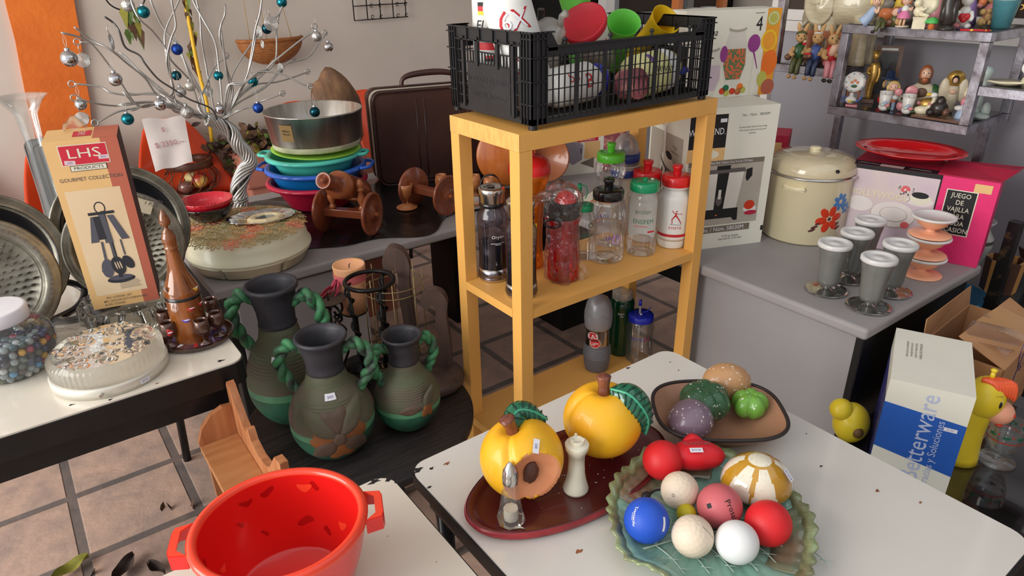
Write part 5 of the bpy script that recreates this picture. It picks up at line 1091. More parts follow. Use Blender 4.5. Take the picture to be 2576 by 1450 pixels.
ZD=.6905
mat('carrier_cream',(226,222,194),.35,var=.02,sss=.1,coat=.2); mat('raffia_tan',(196,160,108),.7,var=.2,vs=40); mat('raffia_coral',(230,136,100),.7,var=.15,vs=40); mat('raffia_olive',(172,154,108),.7,var=.2,vs=40)
mat('chrome',(224,224,226),.16,1,var=.05); mat('mirror_glass',(200,208,214),.03,1,var=.02); mat('frame_cream',(232,214,170),.4)
mat('gloss_red',(206,24,48),.15,coat=.8,var=.03); mat('gloss_black',(18,14,16),.12,coat=.8)
mat('basin_crimson',(188,26,62),.3,var=.04,coat=.2); mat('basin_blue',(20,118,196),.3,coat=.2); mat('basin_blue_rim',(40,96,196),.25,coat=.3); mat('basin_teal',(80,196,178),.3,coat=.2); mat('lid_lime',(168,222,84),.35)
mat('aluminium',(222,220,214),.34,1,rgb2=(160,158,152),thr=(.35,.7),vs=8,stretch=(3,3,.6)); mat('flour_dust',(196,194,170),.7,.3,var=.2,vs=24); mat('paper_brown',(140,112,66),.6)
mat('cannon_wood',(146,76,46),.3,rgb2=(118,58,36),thr=(.3,.7),vs=8,stretch=(5,1,5),coat=.5); mat('cannon_light',(176,104,60),.3,rgb2=(150,82,48),thr=(.3,.7),vs=9,coat=.5); mat('cup_tan',(186,116,66),.3,var=.12,coat=.4)
mat('suitcase_brown',(74,46,40),.35,rgb2=(54,34,32),thr=(.3,.7),vs=5,bump=.3,bs=40,coat=.2); mat('zip_cream',(190,184,164),.5)
mat('chair_orange',(222,76,36),.35,var=.04,vs=4,coat=.2); mat('alu_wire',(188,186,182),.3,.75,var=.1,vs=30); mat('dark_wire',(110,108,108),.35,.7)
# cake carrier
cc=(-0.344,0.842,0.690); t=thing('cake_carrier','large cream plastic lidded party tray under the raffia mat','carrier',(cc[0],cc[1],ZD))
seg=lambda a,z,r:r*(1-.10*(1 if (a*6/(2*PI)+.27)%1<.045 else 0)) if z<.036 else r
b=MB(); b.lathe([(0,0),(.138,0),(.149,.005),(.162,.034),(.168,.0355),(.171,.042),(.166,.044)],'carrier_cream',144,fl=seg); b.build('tray',t)
b=MB(); b.lathe([(.168,.0425),(.1725,.045),(.172,.051),(.166,.053),(.163,.078),(.156,.094),(.142,.105),(.10,.1085),(0,.1085)],'carrier_cream',96); b.build('lid',t)
# raffia doily: flower loops
t=thing('raffia_placemat','round openwork raffia placemat of tan and coral flowers','placemat',(cc[0]-.010,cc[1]+.012,ZD+.110))
rr=random.Random(21); fl_=[(0,0)]
for ring,(rad,k) in enumerate(((.042,6),(.082,12),(.122,18),(.158,24))):
    for i in range(k): a=2*PI*i/k+ring*.2; fl_.append((rad*cos(a),rad*sin(a)))
def dz(x,y):
    r=math.hypot(x,y); return -.0005-(max(0,r-.150)/.03)**1.5*.010 if r>.150 else 0.0
b=MB()
for mname,ids in (('raffia_tan',[i for i in range(len(fl_)) if i%5 in (0,2)]),('raffia_coral',[i for i in range(len(fl_)) if i%5==1]),('raffia_olive',[i for i in range(len(fl_)) if i%5 in (3,4)])):
    for i in ids:
        x,y=fl_[i]; p=rr.uniform(0,1)
        for k in range(8):
            a=p+2*PI*k/8; P=[]
            for q in range(9):
                s=q/8; L=.025*math.sin(s*PI)**.8; aa=a+(s-.5)*.9; px,py=x+L*cos(aa),y+L*sin(aa); P.append((px,py,dz(px,py)+.0012+.0022*sin(s*PI)+(i%3)*.0006))
            b.tube(P,.0013,mname,4,cap=False)
o=b.build('raffia_flowers',t)
# silver tray, mirror
a0=.798
p=(-0.293,0.854,0.800); t=thing('silver_tray','small oval silver tray with ornate rim on the raffia mat','tray',(p[0],p[1],.8035),D(-14))
orn=lambda a,z,r:r*(1+.02*sin(a*18)+.012*sin(a*7)) if r>.07 else r
b=MB(); b.lathe([(0,0),(.062,0),(.072,.004),(.090,.008),(.096,.0095),(.096,.0075),(.088,.006),(.06,-.0012),(0,-.0012)],'chrome',90,fl=orn,ell=.66); b.build('tray_body',t)
p=(-0.290,0.831,0.812); t=thing('octagonal_mirror','small octagonal cream framed mirror lying on the silver tray','mirror',(p[0],p[1],.8050),D(-14))
b=MB(); b.lathe([(.030,.009),(.034,.0125),(.046,.0125),(.050,.008),(.050,.0),(.0,.0)],'frame_cream',8,smooth=False,ell=.72,M=TR(rz=0)); b.build('frame',t)
b=MB(); b.lathe([(0,.0095),(.036,.0095)],'mirror_glass',40,ell=.70); b.lathe([(.0335,.0096),(.0355,.0125),(.0375,.0128)],'frame_cream',40,ell=.70); b.build('mirror_glass',t)
# ashtrays
p=(-0.413,0.939,0.800)
for lb,z,m_ in (('glossy black round ashtray bowl under the red one','0','gloss_black'),('glossy red round ashtray bowl stacked on the black one','1','gloss_red')):
    zz=.8015+(0 if z=='0' else .017); t=thing('ashtray',lb,'ashtray',(p[0],p[1],zz),0,'melamine ashtrays on the raffia mat')
    b=MB(); sc_=lambda a,z_,r:r*(1+.012*sin(a*26)) if r>.066 else r
    b.lathe([(0,.0),(.030,0),(.046,.010),(.062,.030),(.0705,.046),(.0705,.049),(.068,.0485),(.059,.031),(.044,.013),(.030,.005),(0,.005)],m_,90,fl=sc_); b.build('dish',t)
    if z=='1':
        b=MB()
        for k in range(6): b.tube([(-.030+k*.009,.004-k*.0015,.008),(-.026+k*.009,.020-k*.0015,.024),(-.022+k*.009,.024-k*.0015,.025)],[.0035,.0042,.003],'gloss_red',8)
        b.build('cigarette_rest',t); b=MB(); b.rect(-.006,-.006,.006,.006,'paper_white',TR(-.005,-.018,.0055,rz=.5)); b.build('price_sticker',t)
# black plastic sheet on the desk
b=MB(); 
def sh(u,v):
    x=-.30+.98*u; y=.76+.62*v+ (.05*(1-v)*(sin(u*11)+.5*sin(u*23)) ); n_=noise.noise(Vector((x*9,y*9,0)))+.5*noise.noise(Vector((x*22,y*22,3)))
    return (x,y,.0012+.0035*(n_+1))
b.grid(sh,90,50,'black_plastic_sheet'); o=b.build('plastic_sheet'); o.location=(0,0,.690); tag(o,'crumpled black plastic sheet spread over the grey desk','plastic sheet')
ZB=.6985
# stack: crimson basin, blue basin, teal basin, lime lid, pan
def basin(label,c,z,prof,m,mr,hn=0,rz=0,ell=1,mesh=None,g='plastic basins stacked on the desk'):
    t=thing('plastic_basin',label,'basin',(c[0],c[1],z),rz,g); b=MB(); b.lathe(prof,m,64,ell=ell)
    R1,z1=prof[-1]; inn=[(r-.003,zz) for r,zz in prof[1:]][::-1]+[(0,prof[0][1]+.003)]; b.lathe(inn,m,64,ell=ell); b.build('basin_body',t)
    b=MB(); b.lathe([(R1-.003,z1-.002),(R1+.002,z1+.004),(R1+.012,z1+.004),(R1+.017,z1-.003),(R1+.016,z1-.009),(R1+.013,z1-.009)],mr,64,ell=ell)
    b.build('rim',t)
    if hn:
        for s in (1,-1):
            b=MB(); b.tube([(s*(R1+.008),-.055*hn,z1-.002),(s*(R1+.036),-.040*hn,z1-.001),(s*(R1+.040),0,z1),(s*(R1+.036),.040*hn,z1-.001),(s*(R1+.008),.055*hn,z1-.002)],.006,mr,8,sm=4); b.build('handle',t)
    return t
A_=D(-36.6)
c1=(.015,1.205); basin('crimson plastic basin, lowest of the stack',c1,ZB,[(0,0),(.100,0),(.106,.004),(.150,.078),(.158,.090)],'basin_crimson','basin_crimson')
c2=(.020,1.215); basin('blue plastic basin with handles, inside the crimson basin',c2,ZB+.066,[(0,0),(.125,0),(.135,.006),(.158,.070)],'basin_blue','basin_blue_rim',1,A_)
c3=(.022,1.225); basin('teal plastic basin with small handles, inside the blue basin',c3,ZB+.118,[(0,0),(.120,0),(.135,.03),(.148,.058)],'basin_teal','basin_teal',.6,A_)
b=MB(); b.lathe([(0,.0),(.138,.0),(.150,.006),(.151,.009),(.138,.004),(0,.003)],'lid_lime',60,fl=lambda a,z,r:r*(1-.02*(abs(sin(a*2))>.97)) if r>.14 else r)
o=b.build('lime_lid'); place(o,(.030,1.215,ZB+.1865),rot=(D(2.5),D(2),0)); tag(o,'lime green flat lid sandwiched under the ring cake pan','lid')
t=thing('ring_cake_pan','large silver ring cake pan on top of the basin stack','cake pan',(.042,1.230,ZB+.1995)); Rp=.163
b=MB(); b.lathe([(.055,.0),(.142,.0),(.148,.004),(.150,.020)],'flour_dust',72); b.lathe([(.150,.020),(.152,.026),(Rp,.118),(Rp+.002,.119),(Rp+.0045,.122),(Rp+.002,.125),(Rp-.002,.123),(.146,.008),(.142,.004),(.060,.004),(.052,.075),(.050,.077),(.048,.075),(.054,.0)],'aluminium',72)
b.build('pan_body',t)
th=thc(.04,1.23); b=MB(); b.wpatch(lambda z:.152+(z-.026)*.12,.045,.100,th-.78,th-.48,'paper_brown',off=.0008); b.wtext('MIRRO\nring pan',lambda z:.152+(z-.026)*.12,.075,.010,th-.63,'ink_black',off=.0014); b.build('paper_label',t)
# wooden toy cannons
def cannon(label,c,rz,barrel=True):
    t=thing('wooden_cannon',label,'cannon',(c[0],c[1],ZB-.002),rz,'turned wooden cannons on the desk'); t.scale=(1.12,)*3   # local +x is the muzzle end
    for s in (1,-1):
        b=MB(); M=TR(0,s*.074,.060,rx=D(90)*s*-1); b.lathe([(0,-.004),(.060,-.004),(.0615,0),(.0605,.004),(.055,.006),(.052,.003),(.016,.003),(.013,.008),(.010,.009),(.0,.009)],'cannon_wood',56,M=M); b.build('wheel',t)
        b=MB(); b.cyl(.0065,.014,'cannon_light',z0=.006,n=16,M=M); b.build('axle_end',t)
    b=MB(); b.box((0,0,.058),(.026,.140,.022),'cannon_wood'); b.build('axle_beam',t,bevel=.0015)
    if barrel:
        for s in (1,-1):
            b=MB(); b.lathe([(.008,.069),(.011,.075),(.007,.080),(.006,.084),(.011,.096),(.0115,.105),(.006,.122),(.0095,.126),(.0095,.130),(.006,.134),(.010,.141),(.0105,.146),(.006,.154),(.004,.157),(0,.158)],'cannon_light',24,M=TR(.0,s*.046,0)); b.build('post',t)
        M=TR(-.010,0,.130,ry=D(90-24))
        b=MB(); b.lathe([(0,-.120),(.012,-.118),(.024,-.108),(.033,-.085),(.035,-.05),(.036,.0),(.0355,.025),(.0365,.030),(.0355,.055),(.028,.062),(.0215,.064),(.021,.120),(.0225,.126),(.0205,.128),(.015,.124),(.008,.120)],'cannon_wood',48,M=M)
        b.lathe([(.036,.026),(.0385,.032),(.038,.052),(.030,.062)],'cannon_light',48,M=M); b.lathe([(.008,.120),(.0075,.128),(.004,.133),(0,.134)],'cannon_wood',20,M=M); b.build('barrel',t)
        b=MB(); b.box((-.075,0,.048),(.15,.050,.014),'cannon_light',M=TR(0,0,0,ry=D(-8))); b.tube([(.0,.04,.10),(.0,-.04,.10)],.004,'cannon_light',8); b.build('trail',t)
    else:
        b=MB(); b.box((-.075,0,.048),(.15,.040,.014),'cannon_light',M=TR(0,0,0,ry=D(-8))); b.build('trail',t)
    return t
cannon('brown wooden toy cannon with its barrel raised, beside the basins',(-.028,.860),D(180+38))
cannon('wooden cannon carriage with two wheels, left of the yellow shelf',(.285,.885),D(180+14),False)
def goblet(label,c,s=1,m='cup_tan',kind=0,z=None,rot=None):
    t=thing('wooden_cup',label,'cup',(c[0],c[1],ZB if z is None else z),0,'turned wooden cups on the desk')
    if kind==0: P=[(0,0),(.036,0),(.037,.003),(.034,.007),(.022,.009),(.022,.012),(.015,.015),(.005,.018),(.004,.028),(.008,.034),(.019,.045),(.0215,.065),(.0245,.085),(.0225,.085),(.019,.066),(.016,.050),(0,.046)]
    else: P=[(0,0),(.022,0),(.022,.004),(.006,.008),(.005,.020),(.016,.030),(.0215,.045),(.022,.058),(.0175,.078),(.0155,.078),(.019,.058),(.018,.046),(0,.034)]
    b=MB(); b.lathe([(r*s,z_*s) for r,z_ in P],m,36); b.build('cup_body',t); t.scale=(1,1,1)
goblet('tan wooden goblet standing between the two cannons',(0.228,0.955,0.700))
goblet('tan wooden cup standing right of the bare cannon wheel',(0.391,0.989,0.715),1.05,kind=1,z=.6985)
goblet('tan wooden cup behind the back left shelf leg',(0.489,0.919,0.720),1.0,kind=1,z=.6985)
goblet('tan wooden cup behind the steel cap bottle',(0.515,0.865,0.710),1.0,kind=1,z=.6985)
b=MB(); b.lathe([(0,0),(.09,0),(.105,.010),(.108,.011),(.090,-.001),(0,-.001)],'chrome',56,ell=.6); o=b.build('metal_platter'); place(o,(.395,.845,.7005),D(-30)); tag(o,'thin oval metal platter under the bare cannon carriage','platter')
# suitcase
t=thing('suitcase','dark brown leather suitcase standing behind the wooden cups','suitcase',(.275,1.245,ZB),D(-14))
w_,d_,h_=.46,.16,.345
b=MB(); rq=.035
def rrect(w,h,r,n=7): return [(sx+r*cos(a0+PI/2*k/n),sy+r*sin(a0+PI/2*k/n)) for sx,sy,a0 in ((w-r,h-r,0),(r,h-r,PI/2),(r,r,PI),(w-r,r,1.5*PI)) for k in range(n+1)]
MS=Matrix(((1,0,0,0),(0,0,1,0),(0,1,0,0),(0,0,0,1)))
def ins(P,e,w,h): return [(e+x*(w-2*e)/w,e+y*(h-2*e)/h) for x,y in P]
P0=rrect(w_,h_,rq); b.prism(P0,.012,d_-.012,'suitcase_brown',MS,ms='suitcase_brown'); b.prism(ins(P0,.008,w_,h_),0,d_,'suitcase_brown',MS); b.build('case_body',t,bevel=.006)
b=MB()
for y,m_ in ((.004,'suitcase_brown'),(.052,'zip_cream'),(d_-.052,'suitcase_brown'),(.030,'suitcase_brown')): b.tube([(x,y,z) for x,z in [(q[0]+(q[0]-w_/2)*.004,q[1]+(q[1]-h_/2)*.006) for q in P0]],.0035 if m_!='zip_cream' else .0042,m_,6,closed=True)
b.build('piping',t)
b=MB()
for x in (.16,.19,.33,.36): b.tube([(x,-.001,.02),(x,-.001,h_-.03)],.002,'suitcase_brown',6)
b.build('seam',t)
b=MB(); b.tube([(.13,d_/2,h_),(.135,d_/2,h_+.03),(.17,d_/2,h_+.045),(.25,d_/2,h_+.05),(.31,d_/2,h_+.045),(.345,d_/2,h_+.03),(.35,d_/2,h_)],[.008,.008,.011,.012,.011,.008,.008],'suitcase_brown',12,sm=4); b.build('handle',t)
for x in (.13,.35): b=MB(); b.box((x,d_/2,h_+.004),(.03,.022,.012),'suitcase_brown'); b.build('handle_mount',t,bevel=.002)
# round wooden boards/paddle behind shelf
t=thing('round_cutting_board','round orange wooden board leaning behind the yellow shelf','board',(.66,.960,ZB+.112)); t.rotation_euler=(D(80),0,D(-30))
mat('board_orange',(214,120,48),.35,rgb2=(188,96,40),thr=(.3,.7),vs=6,stretch=(5,1,1),coat=.5)
b=MB(); b.lathe([(0,-.008),(.108,-.008),(.112,-.003),(.112,.005),(.108,.008),(0,.008)],'board_orange',64); b.build('board',t)
t=thing('wooden_bowl','brown wooden bowl on its side, right of the round board','bowl',(.80,.90,ZB+.090)); t.rotation_euler=(D(75),0,D(-30))
b=MB(); b.lathe([(0,-.02),(.05,-.02),(.085,.0),(.090,.02),(.085,.02),(.07,.002),(0,-.012)],'cannon_light',56); b.build('bowl_body',t)
# ---------- wire tree
TY=1.09
t=thing('wire_tree','tall silver aluminium wire tree with twisted trunk and hanging ornaments','wire tree',(-0.289,TY,ZB-.008))
base=Vector((-0.289,TY,ZB-.008))
trunk=[(-0.288,1.090,0.778),(-0.287,1.090,0.810),(-0.282,1.090,0.842),(-0.260,1.090,0.882),(-0.237,1.090,0.910),(-0.242,1.090,0.942),(-0.261,1.090,0.974),(-0.270,1.090,1.008),(-0.289,1.090,1.031),(-0.314,1.090,1.050),(-0.335,1.090,1.059)]
trunk=[base]+[Vector(q) for q in trunk]
tp=smooth_path(trunk,8); N=len(tp)
b=MB()
for k in range(13):
    ph=2*PI*k/13; Q=[]
    for i,p in enumerate(tp):
        f=i/N; rad=(.016+.006*(1-f)) if k else 0; a=ph+f*2*PI*2.1
        tg=(tp[min(i+1,N-1)]-tp[max(i-1,0)]).normalized(); u=tg.orthogonal().normalized() if i==0 else (u_-tg*u_.dot(tg)).normalized(); u_=u; v=tg.cross(u)
        Q.append(p+(u*cos(a)+v*sin(a))*rad-base)
    b.tube(Q,.0046,'alu_wire',6)
for q in (0,.008): b.tube([(.026*cos(2*PI*i/20),.026*sin(2*PI*i/20),.112+q+.004*sin(2*PI*i/20)) for i in range(20)],.003,'alu_wire',6,closed=True)
b.build('twisted_trunk',t)
BR=[[(-0.335,1.090,1.059),(-0.397,1.090,1.084),(-0.424,1.090,1.107),(-0.459,1.060,1.122),(-0.512,1.040,1.124),(-0.546,1.020,1.201),(-0.566,1.010,1.244),(-0.598,1.000,1.300),(-0.650,0.990,1.326)],
[(-0.335,1.090,1.059),(-0.400,1.090,1.096),(-0.411,1.090,1.120),(-0.448,1.090,1.143),(-0.481,1.070,1.195),(-0.514,1.060,1.230),(-0.551,1.050,1.279),(-0.583,1.050,1.301),(-0.614,1.040,1.334)],
[(-0.346,1.090,1.062),(-0.409,1.090,1.125),(-0.461,1.110,1.183),(-0.510,1.120,1.245),(-0.538,1.130,1.267),(-0.567,1.130,1.282),(-0.601,1.140,1.291)],
[(-0.312,1.070,1.059),(-0.327,1.050,1.098),(-0.379,1.030,1.131),(-0.417,1.020,1.162),(-0.456,1.020,1.192),(-0.474,1.010,1.231),(-0.487,1.010,1.257),(-0.511,1.010,1.279),(-0.520,1.010,1.318),(-0.529,1.010,1.338),(-0.546,1.000,1.356)],
[(-0.356,1.090,1.067),(-0.412,1.090,1.112),(-0.447,1.110,1.140),(-0.513,1.120,1.147),(-0.558,1.130,1.159),(-0.585,1.130,1.170),(-0.640,1.140,1.187)],
[(-0.356,1.090,1.067),(-0.452,1.100,1.115),(-0.533,1.090,1.126),(-0.562,1.090,1.127),(-0.619,1.070,1.144),(-0.650,1.060,1.162)],
[(-0.356,1.090,1.067),(-0.469,1.060,1.123),(-0.523,1.040,1.122),(-0.574,1.030,1.116),(-0.623,1.010,1.101)],
[(-0.340,1.090,1.062),(-0.347,1.090,1.112),(-0.356,1.090,1.175),(-0.401,1.070,1.235),(-0.410,1.060,1.273),(-0.434,1.050,1.311),(-0.463,1.040,1.342),(-0.466,1.040,1.391),(-0.464,1.030,1.447)],
[(-0.340,1.090,1.062),(-0.331,1.120,1.123),(-0.353,1.130,1.198),(-0.368,1.140,1.269),(-0.388,1.140,1.323),(-0.403,1.150,1.385),(-0.404,1.150,1.446)],
[(-0.351,1.090,1.063),(-0.409,1.090,1.103),(-0.404,1.140,1.174),(-0.397,1.140,1.271),(-0.382,1.140,1.312),(-0.333,1.140,1.383),(-0.299,1.140,1.443)],
[(-0.351,1.090,1.063),(-0.409,1.090,1.125),(-0.408,1.090,1.158),(-0.415,1.060,1.226),(-0.397,1.060,1.287),(-0.375,1.050,1.327),(-0.375,1.040,1.387),(-0.364,1.040,1.445)],
[(-0.293,1.090,1.041),(-0.282,1.090,1.110),(-0.264,1.110,1.220),(-0.268,1.120,1.274),(-0.279,1.120,1.329),(-0.293,1.130,1.382),(-0.291,1.130,1.443)],
[(-0.288,1.090,1.038),(-0.247,1.090,1.129),(-0.253,1.070,1.189),(-0.266,1.050,1.279),(-0.253,1.050,1.320),(-0.249,1.040,1.341),(-0.237,1.040,1.371)],
[(-0.292,1.090,1.043),(-0.256,1.120,1.126),(-0.220,1.130,1.180),(-0.142,1.140,1.264),(-0.099,1.140,1.307),(-0.053,1.150,1.338),(-0.008,1.150,1.426)],
[(-0.293,1.090,1.041),(-0.246,1.090,1.106),(-0.204,1.070,1.173),(-0.174,1.060,1.261),(-0.155,1.060,1.303),(-0.140,1.050,1.346),(-0.112,1.050,1.439)],
[(-0.288,1.090,1.038),(-0.258,1.090,1.090),(-0.227,1.110,1.113),(-0.151,1.130,1.161),(-0.095,1.130,1.203),(-0.064,1.140,1.293),(-0.041,1.150,1.354)],
[(-0.288,1.090,1.038),(-0.253,1.070,1.100),(-0.209,1.060,1.163),(-0.163,1.050,1.183),(-0.122,1.040,1.211),(-0.055,1.030,1.255),(-0.004,1.020,1.289),(0.011,1.020,1.300)],
[(-0.288,1.090,1.038),(-0.245,1.110,1.079),(-0.138,1.130,1.134),(-0.058,1.140,1.185),(0.017,1.150,1.196),(0.061,1.160,1.233),(0.102,1.170,1.267)],
[(-0.291,1.090,1.041),(-0.260,1.070,1.147),(-0.221,1.050,1.160),(-0.174,1.040,1.184),(-0.116,1.020,1.170),(-0.064,1.010,1.141),(-0.035,1.000,1.133)],
[(-0.291,1.090,1.041),(-0.233,1.130,1.090),(-0.160,1.150,1.134),(-0.093,1.160,1.134),(-0.037,1.170,1.140),(0.030,1.180,1.151)],
[(-0.303,1.090,1.048),(-0.248,1.060,1.077),(-0.199,1.040,1.093),(-0.158,1.030,1.103),(-0.116,1.020,1.118)],
[(-0.308,1.090,1.052),(-0.299,1.140,1.117),(-0.296,1.150,1.207),(-0.291,1.150,1.285),(-0.286,1.150,1.338),(-0.284,1.160,1.443)],
[(-0.324,1.090,1.057),(-0.347,1.130,1.089),(-0.304,1.140,1.152),(-0.266,1.140,1.200),(-0.224,1.150,1.224)]]
for i,P in enumerate(BR):
    b=MB(); P=[Vector(q)-base for q in P]; rr=random.Random(i); P=[p+Vector((rr.uniform(-.004,.004),rr.uniform(-.01,.01),rr.uniform(-.004,.004)))*(1 if 0<k<len(P)-1 else 0) for k,p in enumerate(P)]
    sp_=smooth_path(P,5); n=len(sp_); m_='dark_wire' if i==3 else 'alu_wire'
    b.tube(sp_,[.0032]+[.0027]*(n-2)+[.0022],m_,6)
    if i%2==0 or i in (5,15,17):
        k=n*6//10; b.tube([q+Vector((.006*cos(j*.4),.004*sin(j*.4),.005*sin(j*.4+1))) for j,q in enumerate(sp_[:k])],.0025,m_,6)
    e=sp_[-1]; 
    if e.z<.62: b.tube([e+Vector((.008*cos(a)-.006,0,.008*sin(a))) for a in [2*PI*j/10 for j in range(10)]],.0018,m_,5,closed=True)
    b.build('branch',t)
def hang(P,L): return (P[0],P[1],P[2])
mat('orn_silver',(200,200,204),.12,1,var=.05); mat('orn_glitter',(190,188,184),.45,.9,var=.5,vs=160,bump=1,bs=200); mat('orn_teal',(30,118,134),.16,.85,var=.1); mat('orn_darkteal',(22,74,88),.12,.85,var=.1); mat('orn_blue',(36,74,160),.35,.7,var=.4,vs=150,bump=.6,bs=200); mat('orn_white',(206,202,190),.35,.6,var=.1); mat('string_white',(214,212,208),.7)
ORN=[((-0.648,0.990,1.265),0.0197,'orn_silver','silver','on the outermost left branch'),
((-0.557,1.010,1.204),0.0176,'orn_silver','silver','below the dark coil'),
((-0.644,1.070,1.142),0.0147,'orn_silver','silver','in front of the lower left spiral'),
((-0.457,1.050,1.123),0.0177,'orn_silver','silver','right of the carton top'),
((-0.390,1.090,1.143),0.0148,'orn_glitter','glittery silver','in the middle of the tree'),
((-0.362,1.090,1.157),0.0149,'orn_white','pearly white','in the middle of the tree'),
((-0.391,1.060,1.091),0.0182,'orn_glitter','glittery silver','at the fork of the trunk'),
((-0.300,1.060,1.088),0.0152,'orn_silver','silver','at the right side of the fork'),
((0.007,1.020,1.271),0.0156,'orn_glitter','glittery silver','on the upper right branch tip'),
((0.102,1.170,1.223),0.0156,'orn_silver','smoky silver','farthest to the right'),
((-0.473,1.090,1.377),0.0169,'orn_glitter','glittery silver','at the top left edge'),
((-0.448,1.040,1.361),0.0157,'orn_teal','teal','at the top left, beside the glittery one'),
((-0.382,1.060,1.261),0.0154,'orn_blue','blue glitter','in the upper middle'),
((-0.384,1.130,1.184),0.0138,'orn_darkteal','dark teal','in the middle, above the white one'),
((-0.274,1.110,1.175),0.0141,'orn_teal','teal','above the fork of the trunk'),
((-0.171,1.130,1.146),0.0159,'orn_teal','teal','right of the fork of the trunk'),
((-0.196,1.040,1.081),0.0155,'orn_blue','blue glitter','right of the trunk, above the basins'),
((-0.549,1.030,1.097),0.0161,'orn_teal','shiny teal','lowest on the left side'),
((-0.100,1.140,1.293),0.0158,'orn_darkteal','dark teal','behind the bright spiral'),
((-0.038,1.150,1.365),0.0158,'orn_teal','teal','at the top right edge'),
((-0.038,1.000,1.055),0.0160,'orn_darkteal','dark teal','hanging over the ring cake pan')]
for (p,r,m_,cn,wh) in ORN:
    t=thing('hanging_bauble','small %s bauble on the wire tree, %s'%(cn,wh),'bauble',p,0,'baubles hanging in the wire tree')
    b=MB(); b.ell((0,0,0),r,m_,24); b.build('ball',t); b=MB(); b.lathe([(r*.30,r*.92),(r*.32,r*1.25),(r*.26,r*1.3),(0,r*1.3)],'orn_silver',12); b.build('cap',t)
    b=MB(); b.tube([(0,0,r*1.3),(-.003,0,r*1.3+.014),(.001,0,r*1.3+.034),(.004,0,r*1.3+.014),(0,0,r*1.3)],.0006,'string_white',5); b.build('string',t)
for (p,r,wh,sx) in (((-0.615,1.040,1.253),0.0184,'hanging at the far left of the wire tree',1),
((-0.544,1.010,1.294),0.0204,'seen nearly edge on, near the dark branch',0.35),
((-0.651,1.060,1.106),0.0179,'lowest at the far left, above the carton',1),
((-0.304,1.140,1.129),0.0166,'hanging in the middle of the wire tree',0.8),
((-0.100,1.090,1.309),0.0214,'bright, near the top right of the tree',1),
((-0.126,1.140,1.286),0.0169,'behind the bright one at the top right',0.7),
((-0.076,1.140,1.175),0.0150,'hanging right of the tree above the pan',0.6),
((-0.136,1.090,1.254),0.0119,'small oval loop below the two upper spirals',0.4)):
    b=MB(); b.tube([(r*(1-i/110*.97)*cos(i*.36)*sx,-r*(1-i/110)*cos(i*.36)*(1-sx)*.8,r*(1-i/110*.97)*sin(i*.36)) for i in range(110)],.0013,'dark_wire' if sx==.35 else 'alu_wire',5); b.tube([(0,0,r),(-.003,0,r+.012),(0,0,r+.022)],.0012,'alu_wire',5)
    o=b.build('wire_spiral'); o.location=p; o.rotation_euler=(0,0,D(-20)); tag(o,'flat silver wire spiral, '+wh,'ornament','wire spirals hanging in the wire tree')

# ---------- orange shell chairs in front of the back wall
def chair(label,tl,tr,fl,fr,seatz=.50):
    cx,cy=(fl[0]+fr[0])/2,(fl[1]+tl[1])/2; t=thing('shell_chair',label,'chair',(cx,cy,0),0,'orange shell chairs along the wall')
    tl,tr,fl,fr=[Vector(q)-Vector((cx,cy,0)) for q in (tl,tr,fl,fr)]
    def f(u,v):
        s=(u-.5)*2; W0=(tr-tl)*.5; W1=(fr-fl)*.5; 
        ev=min(1,abs(s))**6
        if v<.5:
            k=v/.5; c=(tl+tr)/2; j=(fl+fr)/2; j=Vector((j.x*.55+c.x*.45,c.y-.07,seatz-.03)); p=c.lerp(j,k); p.y-=.05*sin(k*PI)*0+0.03*k*k; w=W0.lerp(W1,k*.75)
            q=p+w*s*(1-.10*(1-k)**4*abs(s)**3); q.y-=.05*s*s*(.4+k); q.z-=(1-k)**3*.05*abs(s)**3.0; return q
        k=(v-.5)/.5; c=(tl+tr)/2; jj=(fl+fr)/2; j=Vector((jj.x*.55+c.x*.45,c.y-.04,seatz-.03)); p=j.lerp(jj,k); p.z=seatz-.03+.045*k*k-.05*sin(k*PI)*(1-k)*.5-.035*max(0,k-.85)/.15; w=W0.lerp(W1,.75+.25*k)
        q=p+w*s*(1-.15*max(0,k-.7)*abs(s)**3); q.z+=.05*s*s*(1-k*.75); q.y-=.09*s*s*max(0,1-k*2.2)*.5+ (-.05*abs(s)**3*k**3); return q
    b=MB(); b.grid(f,24,34,'chair_orange'); b.build('seat_shell',t,solid=.006)
    for dx,dy in ((-.17,-.16),(.17,-.16),(-.15,.12),(.15,.12)):
        b=MB(); b.tube([(dx*.8,dy*.8,seatz-.04),(dx,dy,0)],.011,'black_paint',8); b.build('leg',t)
    return t
yb=2.40
chair('orange shell chair at the left, behind the utensil carton',(-0.795,2.400,0.813),(-0.547,2.400,0.821),(-0.888,1.926,0.500),(-0.470,2.038,0.500))
c2_=chair('orange shell chair with a paper price sign on its back',(-0.340,2.400,0.853),(-0.098,2.400,0.841),(-0.486,2.051,0.500),(0.061,2.195,0.500))
chair('orange shell chair at the far left photo edge, nearest the griddles',(-1.186,2.400,0.821),(-1.001,2.400,0.821),(-1.270,2.042,0.500),(-0.893,2.200,0.500))
chair('orange shell chair mostly hidden behind the ring cake pan',(0.260,2.380,0.853),(0.469,2.380,0.857),(.30,2.05,.50),(.70,2.05,.50))
chair('orange shell chair between the cake pan and the suitcase',(0.639,2.380,0.869),(0.849,2.380,0.871),(.76,2.05,.50),(1.16,2.05,.50))
mat('paper_sign',(214,204,200),.8,bump=.4,bs=14)
q0=Vector((-0.326,2.335,0.866)); q1=Vector((-0.149,2.335,0.857)); q2=Vector((-0.186,2.190,0.679)); q3=Vector((-0.344,2.190,0.664))
b=MB(); b.grid(lambda u,v:(q0.lerp(q1,u)).lerp(q3.lerp(q2,u),v)+Vector((0,-.004+.006*sin(u*7+v*5)*v,.004*sin(u*9))),16,16,'paper_sign')
